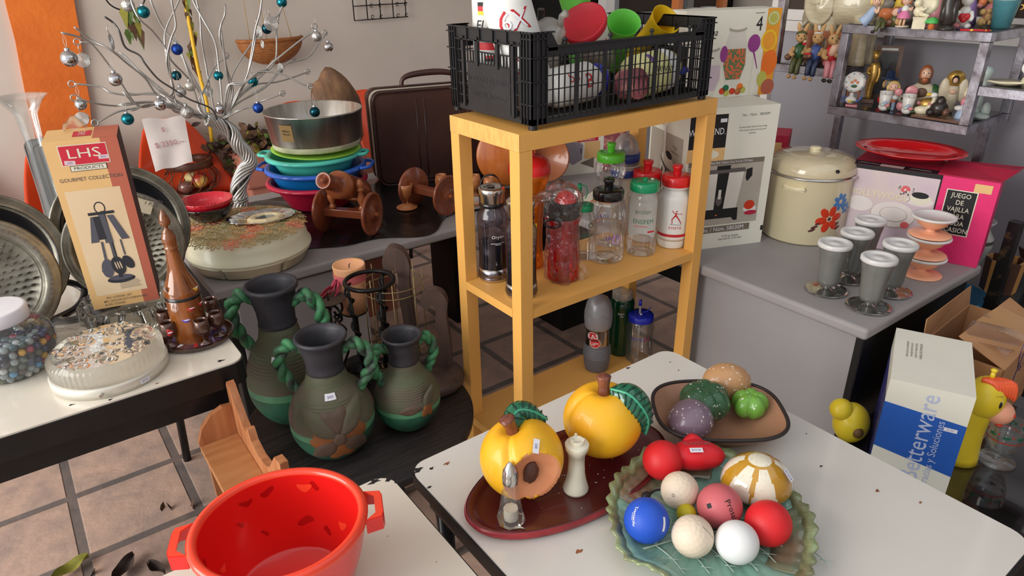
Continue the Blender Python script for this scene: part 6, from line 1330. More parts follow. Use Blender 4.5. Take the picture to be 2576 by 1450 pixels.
X=(q1-q0).normalized(); Y=((q0-q3)).normalized(); Z=X.cross(Y).normalized(); Y=Z.cross(X)
M=Matrix(((X.x,Y.x,Z.x,0),(X.y,Y.y,Z.y,0),(X.z,Y.z,Z.z,0),(0,0,0,1))); M.translation=(q0+q1+q2+q3)/4
if Z.y>0: pass
mat('pencil_red',(176,120,126),.7)
b.text('$ 2350.--',0,.0,.034,'pencil_red',M@TR(0,-.012,.012,rz=.1)); b.text('$',0,0,.03,'pencil_red',M@TR(-.01,.055,.012))
o=b.build('paper_sign'); tag(o,'creased white paper price sign draped over an orange chair','sign')
# black low bench behind left table
b=MB(); b.box((0,0,.20),(.95,.5,.40),'desk_black'); o=b.build('low_bench',bevel=.01); place(o,(-1.10,1.72,.0)); tag(o,'black low bench between the left table and the chairs','bench')
# baking tray leaning
mat('tray_grey',(104,102,102),.35,.5); mat('tray_print2',(150,140,128),.4,.5); 
t=thing('baking_tray','grey metal baking tray leaning against the left orange chair','tray',(-.875,1.06,.7505)); a_=Vector((-0.782,2.192,0.535)); u_=(Vector((-0.777,2.330,0.822))-a_).normalized(); x_=Vector((1,-.1,0)); x_=(x_-u_*x_.dot(u_)).normalized(); z_=x_.cross(u_)
t.matrix_world=Matrix(((x_.x,u_.x,z_.x,a_.x),(x_.y,u_.y,z_.y,a_.y),(x_.z,u_.z,z_.z,a_.z),(0,0,0,1)))@TR(.12,0,0)
b=MB(); P=rrect(.24,.335,.03); P=[(x-.12,y) for x,y in P]; b.prism(P,-.002,.001,'tray_grey'); b.tube([(x,y,.004) for x,y in P],.0032,'tray_grey',6,closed=True); b.tube([(x*.80,.02+(y-.02)*.93,.002) for x,y in P],.002,'desk_black',6,closed=True)
for x in (-.06,-.03,.0,.03): b.box((x,.165,.0015),(.005,.26,.001),'tray_print2')
b.build('tray_body',t)
# fruit basket of copper wire with apples
mat('copper_old',(112,72,52),.45,.4,rgb2=(70,46,38),thr=(.35,.65),vs=30); mat('apple_red',(176,50,34),.35,rgb2=(226,196,96),thr=(.52,.66),vs=16,coat=.4); mat('apple_cream',(230,214,150),.5); mat('glass_fruit',(120,80,70),.1,coat=1)
bp=(-0.185,2.281,0.505); ZD=.498; t=thing('wire_fruit_basket','round antique copper wire basket with painted apples inside','basket',(bp[0],bp[1],ZD)); t.scale=(1.3,)*3
b=MB(); b.lathe([(.052,0),(.060,.0),(.056,.008),(.060,.022),(.056,.024),(.050,.022),(0,.020)],'copper_old',40); b.build('base',t)
b=MB(); b.lathe([(.066,.108),(.080,.110),(.076,.120),(.082,.134),(.078,.136),(.064,.134),(.062,.12),(.064,.110)],'copper_old',48); b.build('rim_band',t)
b=MB()
for i in range(14):
    a=2*PI*i/14; b.tube([(.056*cos(a),.056*sin(a),.022),(.088*cos(a+.25),.088*sin(a+.25),.045),(.093*cos(a+.45),.093*sin(a+.45),.075),(.078*cos(a+.6),.078*sin(a+.6),.098),(.070*cos(a+.55),.070*sin(a+.55),.112)],.0018,'copper_old',5,sm=4)
    if i%2: b.tube([(.056*cos(a),.056*sin(a),.022),(.090*cos(a-.3),.090*sin(a-.3),.06),(.072*cos(a-.5),.072*sin(a-.5),.112)],.0018,'copper_old',5,sm=4)
b.build('wire_cage',t)
for dx,dy,z,m_,r,lb in ((.022,-.010,.066,'apple_red',.030,'painted red and yellow apple inside the copper wire basket'),(.002,.010,.072,'apple_cream',.026,'cut cream coloured apple half behind the red apple'),(-.030,-.015,.052,'glass_fruit',.026,'brown glass fruit lying in the copper wire basket')):
    b=MB(); b.ell((0,0,0),(r,r,r*.95),m_,24,fn=lambda v:1-.15*math.exp(-((1-v.z)/.06))); b.tube([(0,0,r*.75),(.004,0,r*1.15)],.0018,'copper_old',6); o=b.build('fruit'); o.scale=(1.3,)*3; o.location=(bp[0]+dx*1.3,bp[1]+dy*1.3,ZD+z*1.3-.012); tag(o,lb,'fruit')
# planter with dead leaves
mat('terracotta',(178,112,94),.7,var=.1,bump=.4,bs=30); mat('leaf_dry',(96,68,48),.8,var=.4,vs=20); mat('leaf_dark',(60,44,38),.8,var=.3,vs=20); mat('leaf_yellowgreen',(150,146,60),.6,var=.25,vs=20); mat('leaf_fresh',(92,116,56),.6,var=.2,vs=20)
pl=(.15,2.26,0); t=thing('terracotta_planter','terracotta planter full of dry brown leaves behind the basins','planter',(pl[0],pl[1],0))
b=MB(); b.box((0,0,.28),(.24,.22,.56),'terracotta'); b.box((0,0,.60),(.28,.26,.16),'terracotta',taper=1.04); b.build('pot',t,bevel=.012)
def leafpile(name,label,c,sx,sy,sz,n,mats,seed,parent=None,size=.03):
    rr=random.Random(seed); b=MB()
    for i in range(n):
        x,y=rr.gauss(0,sx),rr.gauss(0,sy); z=abs(rr.gauss(0,sz)); s=size*rr.uniform(.6,1.5); M=TR(x,y,z,rx=rr.uniform(-1.2,1.2),ry=rr.uniform(-1.2,1.2),rz=rr.uniform(0,6.3))
        cv_=rr.uniform(.1,.5); W=s*.45; b.add([(-s,0,0),(-s*.4,-W,cv_*s*.4),(s*.3,-W*.8,cv_*s*.5),(s,0,.2*s),(s*.3,W*.8,cv_*s*.5),(-s*.4,W,cv_*s*.4),(0,0,0)],[(0,1,6),(1,2,6),(2,3,6),(3,4,6),(4,5,6),(5,0,6)],mats[rr.randrange(len(mats))],True,M)
    o=b.build(name,parent); 
    if parent is None: o.location=c; tag(o,label,'leaves',None,'stuff')
    else: o.location=c; o['kind']='stuff'
    return o
leafpile('dry_leaves','',(-.02,0,.69),.11,.07,.035,230,['leaf_dry','leaf_dry','leaf_dark','leaf_dark','leaf_yellowgreen','leaf_fresh'],3,t)
leafpile('hanging_leaves','',(-.13,.02,.60),.02,.04,.05,40,['leaf_dry','leaf_dark','leaf_fresh'],4,t)
mat('bark',(140,104,74),.8,rgb2=(96,70,54),thr=(.35,.65),vs=10,bump=1,bs=24,stretch=(3,1,1))
b=MB(); b.ell((0,0,0),(.11,.08,.20),'bark',32,fn=lambda v:1+.05*sin(v.z*9+v.x*6)); o=b.build('bark_planter'); o.location=(.30,1.66,.89); tag(o,'brown bark covered planter between the cake pan and the suitcase','planter')
b=MB(); b.bx((.16,1.55,0),(.44,1.78,.70),'terracotta'); o=b.build('plant_stand'); tag(o,'brown plant stand behind the left desk, under the bark planter','stand')
# wall things
def basket():
    c=Vector((0.314,2.400,1.152)); t=thing('hanging_half_basket','woven half-round wall basket hung from cords on the wall','basket',c); mat('wicker',(176,112,58),.6,rgb2=(140,84,44),thr=(.4,.6),vs=60,stretch=(1,1,6),bump=1.2,bs=90); W=.155
    b=MB()
    def g_(u,v): a=PI*(1+u); q=1-v; x=W*cos(a)*math.sqrt(max(0,1-v**2.2)); d=-.085*sin(PI*u)*math.sqrt(max(0,1-v**2)); return (x,d,-.115*v**1.1)
    b.grid(g_,40,20,'wicker'); b.build('weave',t,solid=.006)
    b=MB(); b.tube([(W*cos(PI*(1+u)),-.085*sin(PI*u)-.002,.0) for u in [i/30 for i in range(31)]],.009,'wicker',8); b.build('rim',t)
    for x0,x1 in ((-.10,-.08),(.10,.02),(-.02,-.03)): b=MB(); b.tube([(x0,-.02,.0),(x1,.03,.62)],.0018,'raffia_tan',5); b.build('cord',t)
basket()
g0=(0.773,2.425,1.306); t=thing('wire_wall_rack','black iron wire grid rack fixed to the wall','rack',(g0[0],2.425,g0[2]))
b=MB()
for x in (0,.075,.15,.225,.30): b.tube([(x,0,-.098),(x+.004,.0,.25)],.0028,'iron_black',6)
for z in (-.098,-.030,.06,.14): b.tube([(0,0,z),(.16,-.01,z+.002),(.312,0,z+.003)],.0028,'iron_black',6)
for x in (.10,.15,.25,.30):
    for z in (-.085,-.03): b.tube([(x+.008*cos(q),-.006,z+.008*sin(q)) for q in [i*.5 for i in range(12)]],.0018,'iron_black',5)
b.build('grid',t)
t=thing('yellow_pole','thin yellow pole with a small black tip hanging down the wall','pole',(-0.048,2.360,0.684))
b=MB(); p_=[Vector(q)-t.location for q in ((-0.049,2.360,0.709),(-0.035,2.370,0.895),(-0.039,2.380,1.037),(-0.036,2.390,1.191),(-0.030,2.400,1.338),(-0.008,2.400,1.528))]; mat('pole_yellow',(236,186,44),.4); b.tube(p_,.0085,'pole_yellow',8,sm=4); b.build('pole_shaft',t)
b=MB(); b.tube([p_[0],p_[0]+Vector((.006,0,-.045))],[.010,.014],'ink_black',8); b.build('tip',t)
t=thing('hanging_vine','withered green vine hanging down beside the yellow pole','vine',(-0.068,2.400,1.055)); rr=random.Random(2)
b=MB(); V_=[Vector(q)-t.location for q in ((-0.057,2.400,1.044),(-0.058,2.400,1.124),(-0.037,2.400,1.190),(-0.040,2.400,1.274),(-0.036,2.400,1.339),(-0.030,2.400,1.403))]; b.tube(V_,.003,'leaf_dry',5,sm=4); b.build('stem',t)
b=MB()
for q in smooth_path(V_,4)[::1]:
    for k in range(1): s=rr.uniform(.018,.035); M=TR(q.x+rr.uniform(-.01,.02),q.y-.01,q.z-.01,rx=D(90)+rr.uniform(-.5,.5),rz=0,ry=rr.uniform(-.6,.6)); b.add([(-s*.4,0,0),(0,-s*1.3,.004),(s*.4,0,0),(0,s*.5,-.004)],[(0,1,2,3)],['leaf_fresh','leaf_yellowgreen','leaf_dry'][rr.randrange(3)],False,M)
b.build('leaves',t)
t=thing('dried_wreath','wire wreath with withered leaves hanging at the top left','wreath',(-0.268,2.380,1.317)); 
b=MB(); b.tube([(.075*cos(a),0,.045+.055*sin(a)) for a in [2*PI*i/24 for i in range(24)]],.003,'iron_black',6,closed=True); b.build('ring',t)
b=MB(); rr=random.Random(8)
for i in range(26):
    s=rr.uniform(.02,.05); x=rr.uniform(-.035,.03); z=-rr.uniform(0,.16)*(1-abs(x)*12 if abs(x)<.05 else .3); M=TR(x,-.01-rr.uniform(0,.02),z,rx=D(90),ry=rr.uniform(-.4,.4)); b.add([(-s*.35,0,0),(0,-s*1.4,.003),(s*.35,0,0),(0,s*.5,-.006)],[(0,1,2,3)],['leaf_fresh','leaf_yellowgreen','leaf_dry','leaf_fresh'][rr.randrange(4)],False,M)
b.build('leaves',t)
leafpile('fallen_leaves','dry curled leaves lying on the tile floor at the lower left',(-0.931,0.654,0.003),.30,.10,.002,16,['leaf_dry','leaf_dark'],12,size=.022)
for uv,lb,rz in (((190,1437),'large dry greenish leaf on the floor at the photo bottom edge',.4),((312,1440),'long dark dry leaf on the floor beside the tub',.9),((397,1437),'curled dark leaf on the floor next to the tub',2.0)): pass
for loc,lb,rz,m_,s in (((-0.996,0.698,0.004),'large dry greenish leaf on the floor at the photo bottom edge',.4,'leaf_yellowgreen',.05),((-0.880,0.609,0.004),'long dark dry leaf on the floor, left of the red tub',.9,'leaf_dark',.05),((-0.810,0.557,0.004),'small curled dark leaf on the floor next to the tub',2.0,'leaf_dark',.035)):
    b=MB(); b.grid(lambda u,v:((u-.5)*2*s,(v-.5)*s*.9*math.sin(PI*(.04+.92*u)),.003+.016*abs(v-.5)*2+.004*sin(u*9)),10,6,m_); o=b.build('fallen_leaf'); place(o,loc,rz); tag(o,lb,'leaf')
# orange wooden stand with white bowls far behind (seen above the jar carton)
t=thing('wooden_display_rack','orange wooden rack with crockery by the far window','rack',(2.35,1.55,0)); mat('rack_orange',(190,110,56),.5)
for x in (-.12,.25):
    b=MB(); b.box((x,0,.80),(.035,.05,1.60),'rack_orange'); b.build('post',t)
for z in (1.04,1.17,1.30):
    b=MB(); b.box((.06,.02,z),(.42,.14,.02),'old_wood'); b.build('board',t)
for i,(x,z,m_) in enumerate(((2.30,1.05,'white_plastic'),(2.42,1.05,'vase_rust'),(2.53,1.05,'white_plastic'),(2.27,1.18,'gloss_black'),(2.38,1.18,'white_plastic'),(2.50,1.18,'white_plastic'),(2.60,1.05,'gloss_black'))):
    b=MB(); b.lathe([(0,0),(.02,0),(.042,.02),(.045,.045),(.042,.045),(.036,.02),(0,.01)],m_,24); o=b.build('small_bowl'); o.location=(x,1.56,z+.0005); tag(o,'small bowl on the far orange rack, number %s from its left end'%['one','two','three','four','five','six','seven'][i] if 0 else ['white bowl at the left of the lower board, far orange rack','rust coloured bowl on the lower board of the far rack','white bowl at the middle of the lower board, far rack','black bowl at the left of the upper board, far rack','white bowl at the middle of the upper board, far rack','white bowl at the right of the upper board, far rack','black bowl at the right end of the lower board, far rack'][i],'bowl','small bowls on the far orange rack')

mat('card_cream',(232,230,216),.55,var=.02); mat('photo_grey',(176,168,156),.5); mat('card_brown_grey',(120,110,98),.5); mat('steel_print',(220,216,206),.45); mat('box_pink',(226,40,112),.45,var=.04,vs=60); mat('photo_lilac',(188,170,200),.5,rgb2=(224,206,190),thr=(.3,.7),vs=4); mat('plate_white',(226,218,214),.5); mat('rose_print',(216,96,100),.5); mat('box_crimson',(184,34,66),.5)
mat('juice_orange',(236,160,50),.5); mat('lime_print',(190,188,90),.5); mat('radish_purple',(150,64,140),.5); mat('candy_mix',(214,110,70),.5,rgb2=(90,120,80),thr=(.48,.52),vs=110)
mat('pot_cream',(234,222,184),.18,var=.03,coat=.7); mat('pot_lid_cream',(206,192,160),.15,coat=.9); mat('flower_red',(206,60,34),.3); mat('flower_blue',(70,120,180),.3); mat('leaf_maroon',(84,44,44),.4)
mat('parfait_grey',(112,112,108),.25,sss=.0,coat=.3); clear('smoke_foot',(150,146,138),.25,.05,(110,106,100)); clear('cloudy_lid',(240,240,240),.8,.2,(236,234,232),.2); mat('dessert_peach',(246,178,142),.35,sss=.2,coat=.2); mat('plate_red',(206,28,34),.12,coat=.9)
def carton(name,label,loc,rz,w,h_,d,m,parts=None,bev=.001):
    pass
# West Bend style urn carton
w,d,h=.272,.235,.409
t=thing('urn_carton','tall cream carton picturing a party coffee urn, behind the shelf','box',(.6585,.1118,.6905),D(-21.8))
b=MB(); b.bx((0,0,0),(w,d,h),'card_cream'); F=FR('front',w,d,h)
b.rect(.002,.300,.115,.392,'ink_black',F,.0003); b.text('WEST BEND.',.056,.345,.026,'print_white',F,.0006,sx=.75); b.rect(.0,.262,.115,.300,'card_tan',F,.0003); b.oval(.058,.282,.04,.014,'cream_plastic',F,.0005)
b.rect(.092,.370,.112,.380,'paper_white',F,.0008)
b.text('No. / Núm.  58030M',.200,.385,.010,'ink_grey',F,.0004); 
for i,s_ in enumerate(('Two-way dripless faucet for easy serving.','Grifo sin goteo bidireccional para servir','facilmente.')): b.text(s_,.195,.352-i*.0085,.0070,'ink_grey',F,.0004,sx=.75)
b.rect(.008,.072,.245,.258,'photo_grey',F,.0003); b.rect(.008,.250,.245,.264,'card_brown_grey',F,.0004); b.text('12-30 Cup Party Perk / Cafetera Party Perk de 12-30 tazas',.126,.257,.0095,'print_white',F,.0006,sx=.72)
b.shape([(.060,.118),(.172,.118),(.185,.228),(.052,.228)],'steel_print',F,.0006); b.shape([(.100,.118),(.130,.118),(.138,.230),(.102,.230)],'ink_black',F,.0008)
b.shape([(.048,.226),(.192,.226),(.186,.238),(.056,.238)],'ink_grey',F,.0009); b.rect(.098,.236,.140,.248,'ink_black',F,.0011)
for s,x in ((-1,.046),(1,.192)): b.shape([(x,.232),(x+s*.018,.236),(x+s*.020,.212),(x+s*.006,.196),(x,.206)],'ink_black',F,.0010)
b.shape([(.044,.078),(.056,.078),(.062,.092),(.160,.092),(.168,.082),(.180,.082),(.178,.120),(.052,.120)],'ink_black',F,.0010); b.oval(.110,.102,.003,.0022,'print_orange',F,.0013); b.oval(.114,.146,.010,.016,'ink_grey',F,.0011); b.rect(.110,.150,.119,.178,'steel_print',F,.0012)
b.oval(.218,.112,.022,.010,'plate_white',F,.0008); b.oval(.215,.124,.017,.014,'flower_red',F,.0010); b.oval(.222,.100,.020,.007,'box_crimson',F,.0009)
b.rect(.030,.048,.225,.068,'card_brown_grey',F,.0005); b.text('No. / Núm. 58030M',.136,.058,.018,'print_white',F,.0008,sx=.95); b.rect(.0,.012,.052,.046,'peach_pit',F,.0005); b.oval(.035,.026,.018,.014,'card_tan',F,.0008)
b.text('12-30 cup capacity.\nCapacidad de 12-30 tazas.',.165,.030,.0095,'ink_grey',F,.0005,sx=.8); b.rect(w-.008,.040,w-.0005,.055,'ink_black',F,.0005)
G=FR('left',w,d,h); b.rect(.010,.02,d-.025,h-.085,'photo_grey',G,.0003); b.text('Easy to read gauge\nand serving spout',.060,h-.062,.0085,'ink_grey',G,.0008); b.text('Cafetera\n&\nLavaplatos facil',.165,h-.125,.0085,'ink_grey',G,.0008,rot=-.1)
b.shape([(.075,.02),(.155,.02),(.175,.215),(.085,.245)],'steel_print',G,.0006); 
for x in (.088,.112,.14): b.shape([(x,.02),(x+.007,.02),(x+.012,.215),(x+.004,.225)],'ink_black',G,.0008)
b.oval(.130,.238,.050,.022,'ink_grey',G,.0008,rot=-.30); b.oval(.130,.243,.045,.018,'steel_print',G,.001,rot=-.30); b.oval(.132,.262,.020,.010,'ink_black',G,.0012,rot=-.3); b.shape([(.172,.225),(.188,.215),(.186,.170),(.172,.165)],'ink_black',G,.0012)
b.tube([(.10,.29,.001),(.108,.33,.001),(.12,.36,.001)],.0006,'cream_plastic',4,M=G); b.shape([(.098,.265),(.112,.262),(.108,.34),(.094,.345)],'plate_white',G,.0013)
b.build('carton',t)
# jars carton on top
w,d,h=.300,.095,.236; t=thing('glass_jar_carton','wide carton picturing glass jars of candy, atop the urn carton','box',(.738,.222,1.100),D(-20))
b=MB(); b.bx((0,0,0),(w,d,h),'card_cream'); F=FR('front',w,d,h)
b.rect(.255,.0,w,h,'juice_orange',F,.0003); b.oval(.276,.210,.020,.020,'lime_print',F,.0006); b.oval(.276,.210,.016,.016,'card_cream',F,.0007); b.oval(.276,.210,.014,.014,'lime_print',F,.0009); b.oval(.270,.150,.026,.030,'print_yellow',F,.0006); b.oval(.270,.150,.020,.024,'juice_orange',F,.0008); b.oval(.280,.09,.026,.035,'print_orange',F,.0007); b.oval(.262,.045,.016,.022,'lime_print',F,.0008); b.oval(.285,.022,.022,.022,'card_rust',F,.0009)
b.text('4',.232,.195,.055,'ink_black',F,.0008,sx=.8); b.text('Tuscana',.065,.178,.026,'ink_black',F,.0008,shear=.3,sx=.9); b.rect(.215,.224,.245,.2255,'ink_grey',F,.0005)
def pjar(x,y0,wd,ht,mm):
    b.shape([(x-wd*.55,y0),(x+wd*.55,y0),(x+wd,y0+ht*.35),(x+wd*.95,y0+ht*.7),(x+wd*.6,y0+ht),(x-wd*.6,y0+ht),(x-wd*.95,y0+ht*.7),(x-wd,y0+ht*.35)],'steel_print',F,.0005); b.oval(x,y0+ht,wd*.75,wd*.22,'photo_grey',F,.0007); b.oval(x,y0+ht+.006,wd*.68,wd*.2,'card_cream',F,.0009)
    b.shape([(x-wd*.6,y0+ht*.12),(x+wd*.6,y0+ht*.12),(x+wd*.93,y0+ht*.38),(x+wd*.85,y0+ht*.66),(x-wd*.85,y0+ht*.66),(x-wd*.93,y0+ht*.38)],mm,F,.0008)
pjar(.165,.03,.038,.155,'candy_mix'); pjar(.085,.005,.040,.13,'photo_lilac')
b.oval(.222,.145,.020,.024,'radish_purple',F,.0010); b.shape([(.220,.124),(.226,.124),(.243,.075),(.240,.075)],'radish_purple',F,.0010)
for x,y,m_ in ((.135,.018,'flower_red'),(.150,.012,'lime_print'),(.168,.016,'flower_red'),(.186,.014,'apple_red'),(.202,.018,'lime_print'),(.146,.026,'print_green'),(.192,.028,'print_orange')): b.oval(x,y,.010,.009,m_,F,.0011)
b.oval(.128,.12,.012,.022,'radish_purple',F,.0009); b.rect(.225,.005,.245,.115,'card_cream',F,.0009)
b.build('carton',t)
# small crimson carton behind
w,d,h=.34,.12,.262; t=thing('dinnerware_carton','crimson dish carton lying behind the cream pot','box',(1.0,.425,.6905),D(-62))
b=MB(); b.bx((0,0,0),(w,d,h),'box_crimson'); F=FR('front',w,d,h); b.rect(0,0,w*.62,h,'photo_lilac',F,.0003); b.rect(w*.60,0,w*.63,h,'ink_black',F,.0005); b.rect(w*.78,h-.055,w*.95,h-.022,'card_tan',F,.0006); G=FR('top',w,d,h); b.rect(0,0,w*.62,d,'ink_black',G,.0003); b.build('carton',t)
# enamel pot
pc_=(1.079,-.017); th=thc(*pc_); t=thing('enamel_stock_pot','cream enamel stock pot with lid and red and blue flowers','pot',(pc_[0],pc_[1],.6905))
PR=.1235
b=MB(); b.lathe([(0,0),(PR*.93,0),(PR*.985,.006),(PR*.99,.195),(PR*1.02,.198)],'pot_cream',64)
rp=lambda z:PR*.99
def fl5(th0,z0,r,m_,n=5,ph=0): 
    for k in range(n): a=ph+2*PI*k/n; wshape(b,rp,[(r*.62*cos(a)+r*.45*cos(q)*cos(a)-r*.30*sin(q)*sin(a),r*.62*sin(a)+r*.45*cos(q)*sin(a)+r*.30*sin(q)*cos(a)) for q in [2*PI*i/10 for i in range(10)]],th0,z0,m_,.0008,2)
f0=th+.60
fl5(f0,.085,.040,'flower_red',6,.2); wshape(b,rp,[(.006*cos(k),.006*sin(k)) for k in range(6)],f0,.085,'leaf_maroon',.0016,1); fl5(f0+.24,.135,.026,'flower_blue',7); fl5(f0+.46,.112,.018,'flower_blue',6,1)
for dx,dz in ((-.030,-.012),(-.040,-.024),(-.046,-.034),(.028,-.018),(.034,-.030)): wshape(b,rp,[(dx+.010*cos(q),dz+.0045*sin(q)+.004*cos(q)) for q in [2*PI*i/10 for i in range(10)]],f0,.085,'leaf_maroon',.0008,2)
b.build('pot_body',t)
b=MB(); b.lathe([(PR*1.02,.196),(PR*1.06,.1985),(PR*1.06,.202),(PR*1.01,.204)],'steel',64); b.build('rim',t)
b=MB(); b.lathe([(PR*1.0,.204),(PR*1.015,.212),(PR*.97,.232),(PR*.85,.246),(PR*.5,.255),(0,.257)],'pot_lid_cream',64); b.lathe([(.016,.256),(.015,.262),(.018,.266),(.012,.270),(0,.270)],'pot_cream',24); b.cyl(.006,.002,'ink_black',z0=0,n=10,M=along((PR*.985*cos(th+.58),PR*.985*sin(th+.58),.226),(PR*1.2*cos(th+.58),PR*1.2*sin(th+.58),.25))); b.build('lid',t)
b=MB(); a=th-.32
for q in (-.16,0,.16): b.box((PR*1.01,0,.170),(.006,.020,.014),'pot_cream',M=Matrix.Rotation(a+q,4,'Z'))
b.tube([((PR*1.03)*cos(a+q),(PR*1.03)*sin(a+q),.170) for q in (-.26,-.13,0,.13,.26)],.004,'pot_cream',8); b.build('handle',t)
# Hollywood dinnerware carton
w,d,h=.359,.160,.238; t=thing('dinnerware_carton','large pink dinnerware carton lettered HOLLYWOOD, right end of desk','box',(1.103,-.122,.6905),D(-74.9))
b=MB(); b.bx((0,0,0),(w,d,h),'box_pink'); F=FR('front',w,d,h)
b.rect(.008,0,.012,h-.0,'ink_black',F,.0004); b.rect(.012,0,.225,h-.012,'photo_lilac',F,.0003); b.rect(0,h-.0125,w*.63,h,'ink_black',F,.0005); b.rect(.225,0,.229,h,'ink_black',F,.0005)
b.text('HOLLYWOOD',.085,.158,.026,'cream_plastic',F,.0008,rot=-.0,sx=.95); b.text('HOLLYWOOD',.086,.157,.026,'card_tan',F,.0006,sx=.95)
b.oval(.040,.125,.035,.022,'plate_white',F,.0008); b.oval(.130,.105,.058,.038,'photo_grey',F,.0006); b.oval(.130,.108,.056,.036,'plate_white',F,.0008); b.oval(.132,.108,.036,.022,'photo_grey',F,.001); b.oval(.132,.109,.034,.020,'plate_white',F,.0012)
b.oval(.188,.157,.034,.014,'plate_white',F,.0008); b.oval(.188,.166,.024,.018,'cream_plastic',F,.001); b.oval(.187,.174,.021,.009,'ink_black',F,.0012); b.shape([(.20,.165),(.216,.172),(.214,.158)],'cream_plastic',F,.0009)
b.oval(.148,.185,.012,.010,'rose_print',F,.001); b.oval(.166,.083,.011,.010,'rose_print',F,.0014); 
for i in range(16): b.oval(.150+.018*cos(i*2.4),.180+.010*sin(i*1.7),.003,.003,'plate_white' if i%2 else 'ink_grey',F,.0011)
b.shape([(.045,.085),(.075,.10),(.105,.03),(.075,.02)],'card_cream',F,.0013)
b.rect(.245,.080,.318,.205,'cream_plastic',F,.0006); b.rect(.2475,.0825,.3155,.2025,'ink_black',F,.0008)
for i,s_ in enumerate(('JUEGO','DE','VAJILLA','PARA','TODA','OCASION')): b.text(s_,.2815,.190-i*.0192,.0185,'cream_plastic',F,.0011,sx=.82)
b.rect(.305,.205,.345,.228,'card_tan',F,.0010)
G=FR('top',w,d,h); b.rect(0,0,w*.60,.04,'ink_black',G,.0003); b.rect(0,.04,w*.62,d,'box_crimson',G,.0003); b.rect(.07,.004,.13,.030,'plate_white',G,.0005); b.text('JUEGO DE VAJILLA\nPARA TODA OCASION',.04,.02,.008,'print_white',G,.0006,sx=.7); b.text('DINNERWARE SET\nFOR ALL OCCASIONS',.17,.02,.008,'print_white',G,.0006,sx=.7)
b.build('carton',t,bevel=.001)
b=MB(); b.add([(w*.6,0,h+.002),(w,0,h+.002),(w+.03,d*.5,h+.02),(w+.035,d,h+.012),(w*.6,d,h+.006)],[(0,1,2,3,4)],'box_crimson'); b.build('top_flap',t,solid=.002)
# red plate on top
p=(1.203,-0.241,0.955); b=MB(); t=thing('oval_plate','glossy red oval plate lying on the pink carton','plate',(p[0]+.01,p[1]+.02,.9525),D(-72)); t.rotation_euler=(D(2),0,D(-72))
b.lathe([(0,0),(.095,0),(.112,.010),(.140,.016),(.142,.018),(.140,.019),(.110,.0135),(.094,.004),(0,.004)],'plate_red',72,ell=.72); b.build('plate_body',t)
# parfait cups
PF=None
for lb,c in (('smoky parfait cup with cloudy lid, front left of the five',(.754,-.296)),('smoky parfait cup with cloudy lid, nearest the desk corner',(.748,-.410)),('smoky parfait cup with cloudy lid, right side of the group',(.872,-.398)),('smoky parfait cup with cloudy lid, behind the front left one',(.868,-.290)),('smoky parfait cup with cloudy lid, farthest back by the carton',(.985,-.262))):
    if PF is None:
        PF=thing('parfait_cup',lb,'cup',(*c,.6905),0,'lidded parfait cups on the grey desk')
        b=MB(); b.lathe([(.010,.012),(.012,.016),(.024,.022),(.027,.034),(.028,.060),(.032,.095),(.0375,.126),(.037,.128),(.035,.126),(.029,.09),(.025,.04),(0,.024)],'parfait_grey',40); b.build('cup_body',PF)
        b=MB(); b.lathe([(.010,.018),(.009,.010),(.016,.005),(.040,.003),(.051,.0045),(.052,.002),(.040,0),(0,0)],'smoke_foot',40); b.build('foot',PF)
        b=MB(); b.lathe([(.0385,.122),(.0405,.123),(.0405,.131),(.038,.134),(.031,.133),(.029,.130),(.012,.1305),(.011,.132),(0,.132)],'cloudy_lid',40); b.build('lid',PF)
    else: copy_thing(PF,(*c,.6905),label=lb)
DC=None
for i,lb in enumerate(('peach dessert cup at the bottom of the stack of three','peach dessert cup in the middle of the stack of three','peach dessert cup with cloudy lid, top of the stack')):
    loc=(1.043+.004*i,-.394+.003*i,.6905+i*.0545)
    if DC is None:
        DC=thing('dessert_cup',lb,'cup',loc,0,'stacked peach dessert cups')
        b=MB(); b.lathe([(0,0),(.050,.0),(.0515,.002),(.048,.0045),(.030,.006),(.012,.010),(.0105,.016),(.018,.020),(.034,.030),(.040,.040),(.049,.050),(.050,.052),(.047,.051),(.036,.040),(.02,.026),(0,.022)],'dessert_peach',48); b.build('cup_body',DC)
        b=MB(); b.lathe([(.050,.047),(.0525,.048),(.053,.0515),(.0515,.0535),(.043,.0525),(.042,.0505),(0,.0505)],'cloudy_lid',44); b.build('lid',DC)
    else: copy_thing(DC,loc,label=lb)
# toaster carton seen through the shelf
w,d,h=.30,.10,.235; t=thing('toaster_carton','carton picturing a grey toaster, on the desk behind the shelf','box',(.890,.940,.6905),D(-19))
mat('card_navy',(26,28,52),.5); mat('toaster_grey',(150,146,158),.5)
b=MB(); b.bx((0,0,0),(w,d,h),'card_cream'); F=FR('front',w,d,h); G=FR('left',w,d,h); b.rect(0,0,d,h,'card_navy',G,.0004)
b.oval(.042,.148,.026,.016,'card_rust',F,.0004); b.shape([(.004,.085),(.070,.040),(.108,.058),(.112,.118),(.080,.132),(.006,.142)],'toaster_grey',F,.0005); b.shape([(.006,.142),(.080,.130),(.112,.120),(.07,.150)],'photo_grey',F,.0007); b.rect(.100,.085,.106,.105,'ink_grey',F,.0009)
b.rect(.086,.130,.176,.166,'card_red',F,.0008); b.text('better chef',.131,.151,.020,'print_white',F,.001,sx=.8); b.text('BETTER RESULTS',.131,.136,.007,'print_white',F,.001,sx=1.2)
b.rect(.118,.060,.185,.128,'card_tan',F,.0003); b.oval(.015,.045,.018,.016,'card_red',F,.0006); b.shape([(.10,.045),(.16,.065),(.16,.02)],'card_brown_grey',F,.0007); b.rect(.2,0,w,h,'pot_mauve',F,.0006)
b.build('carton',t)
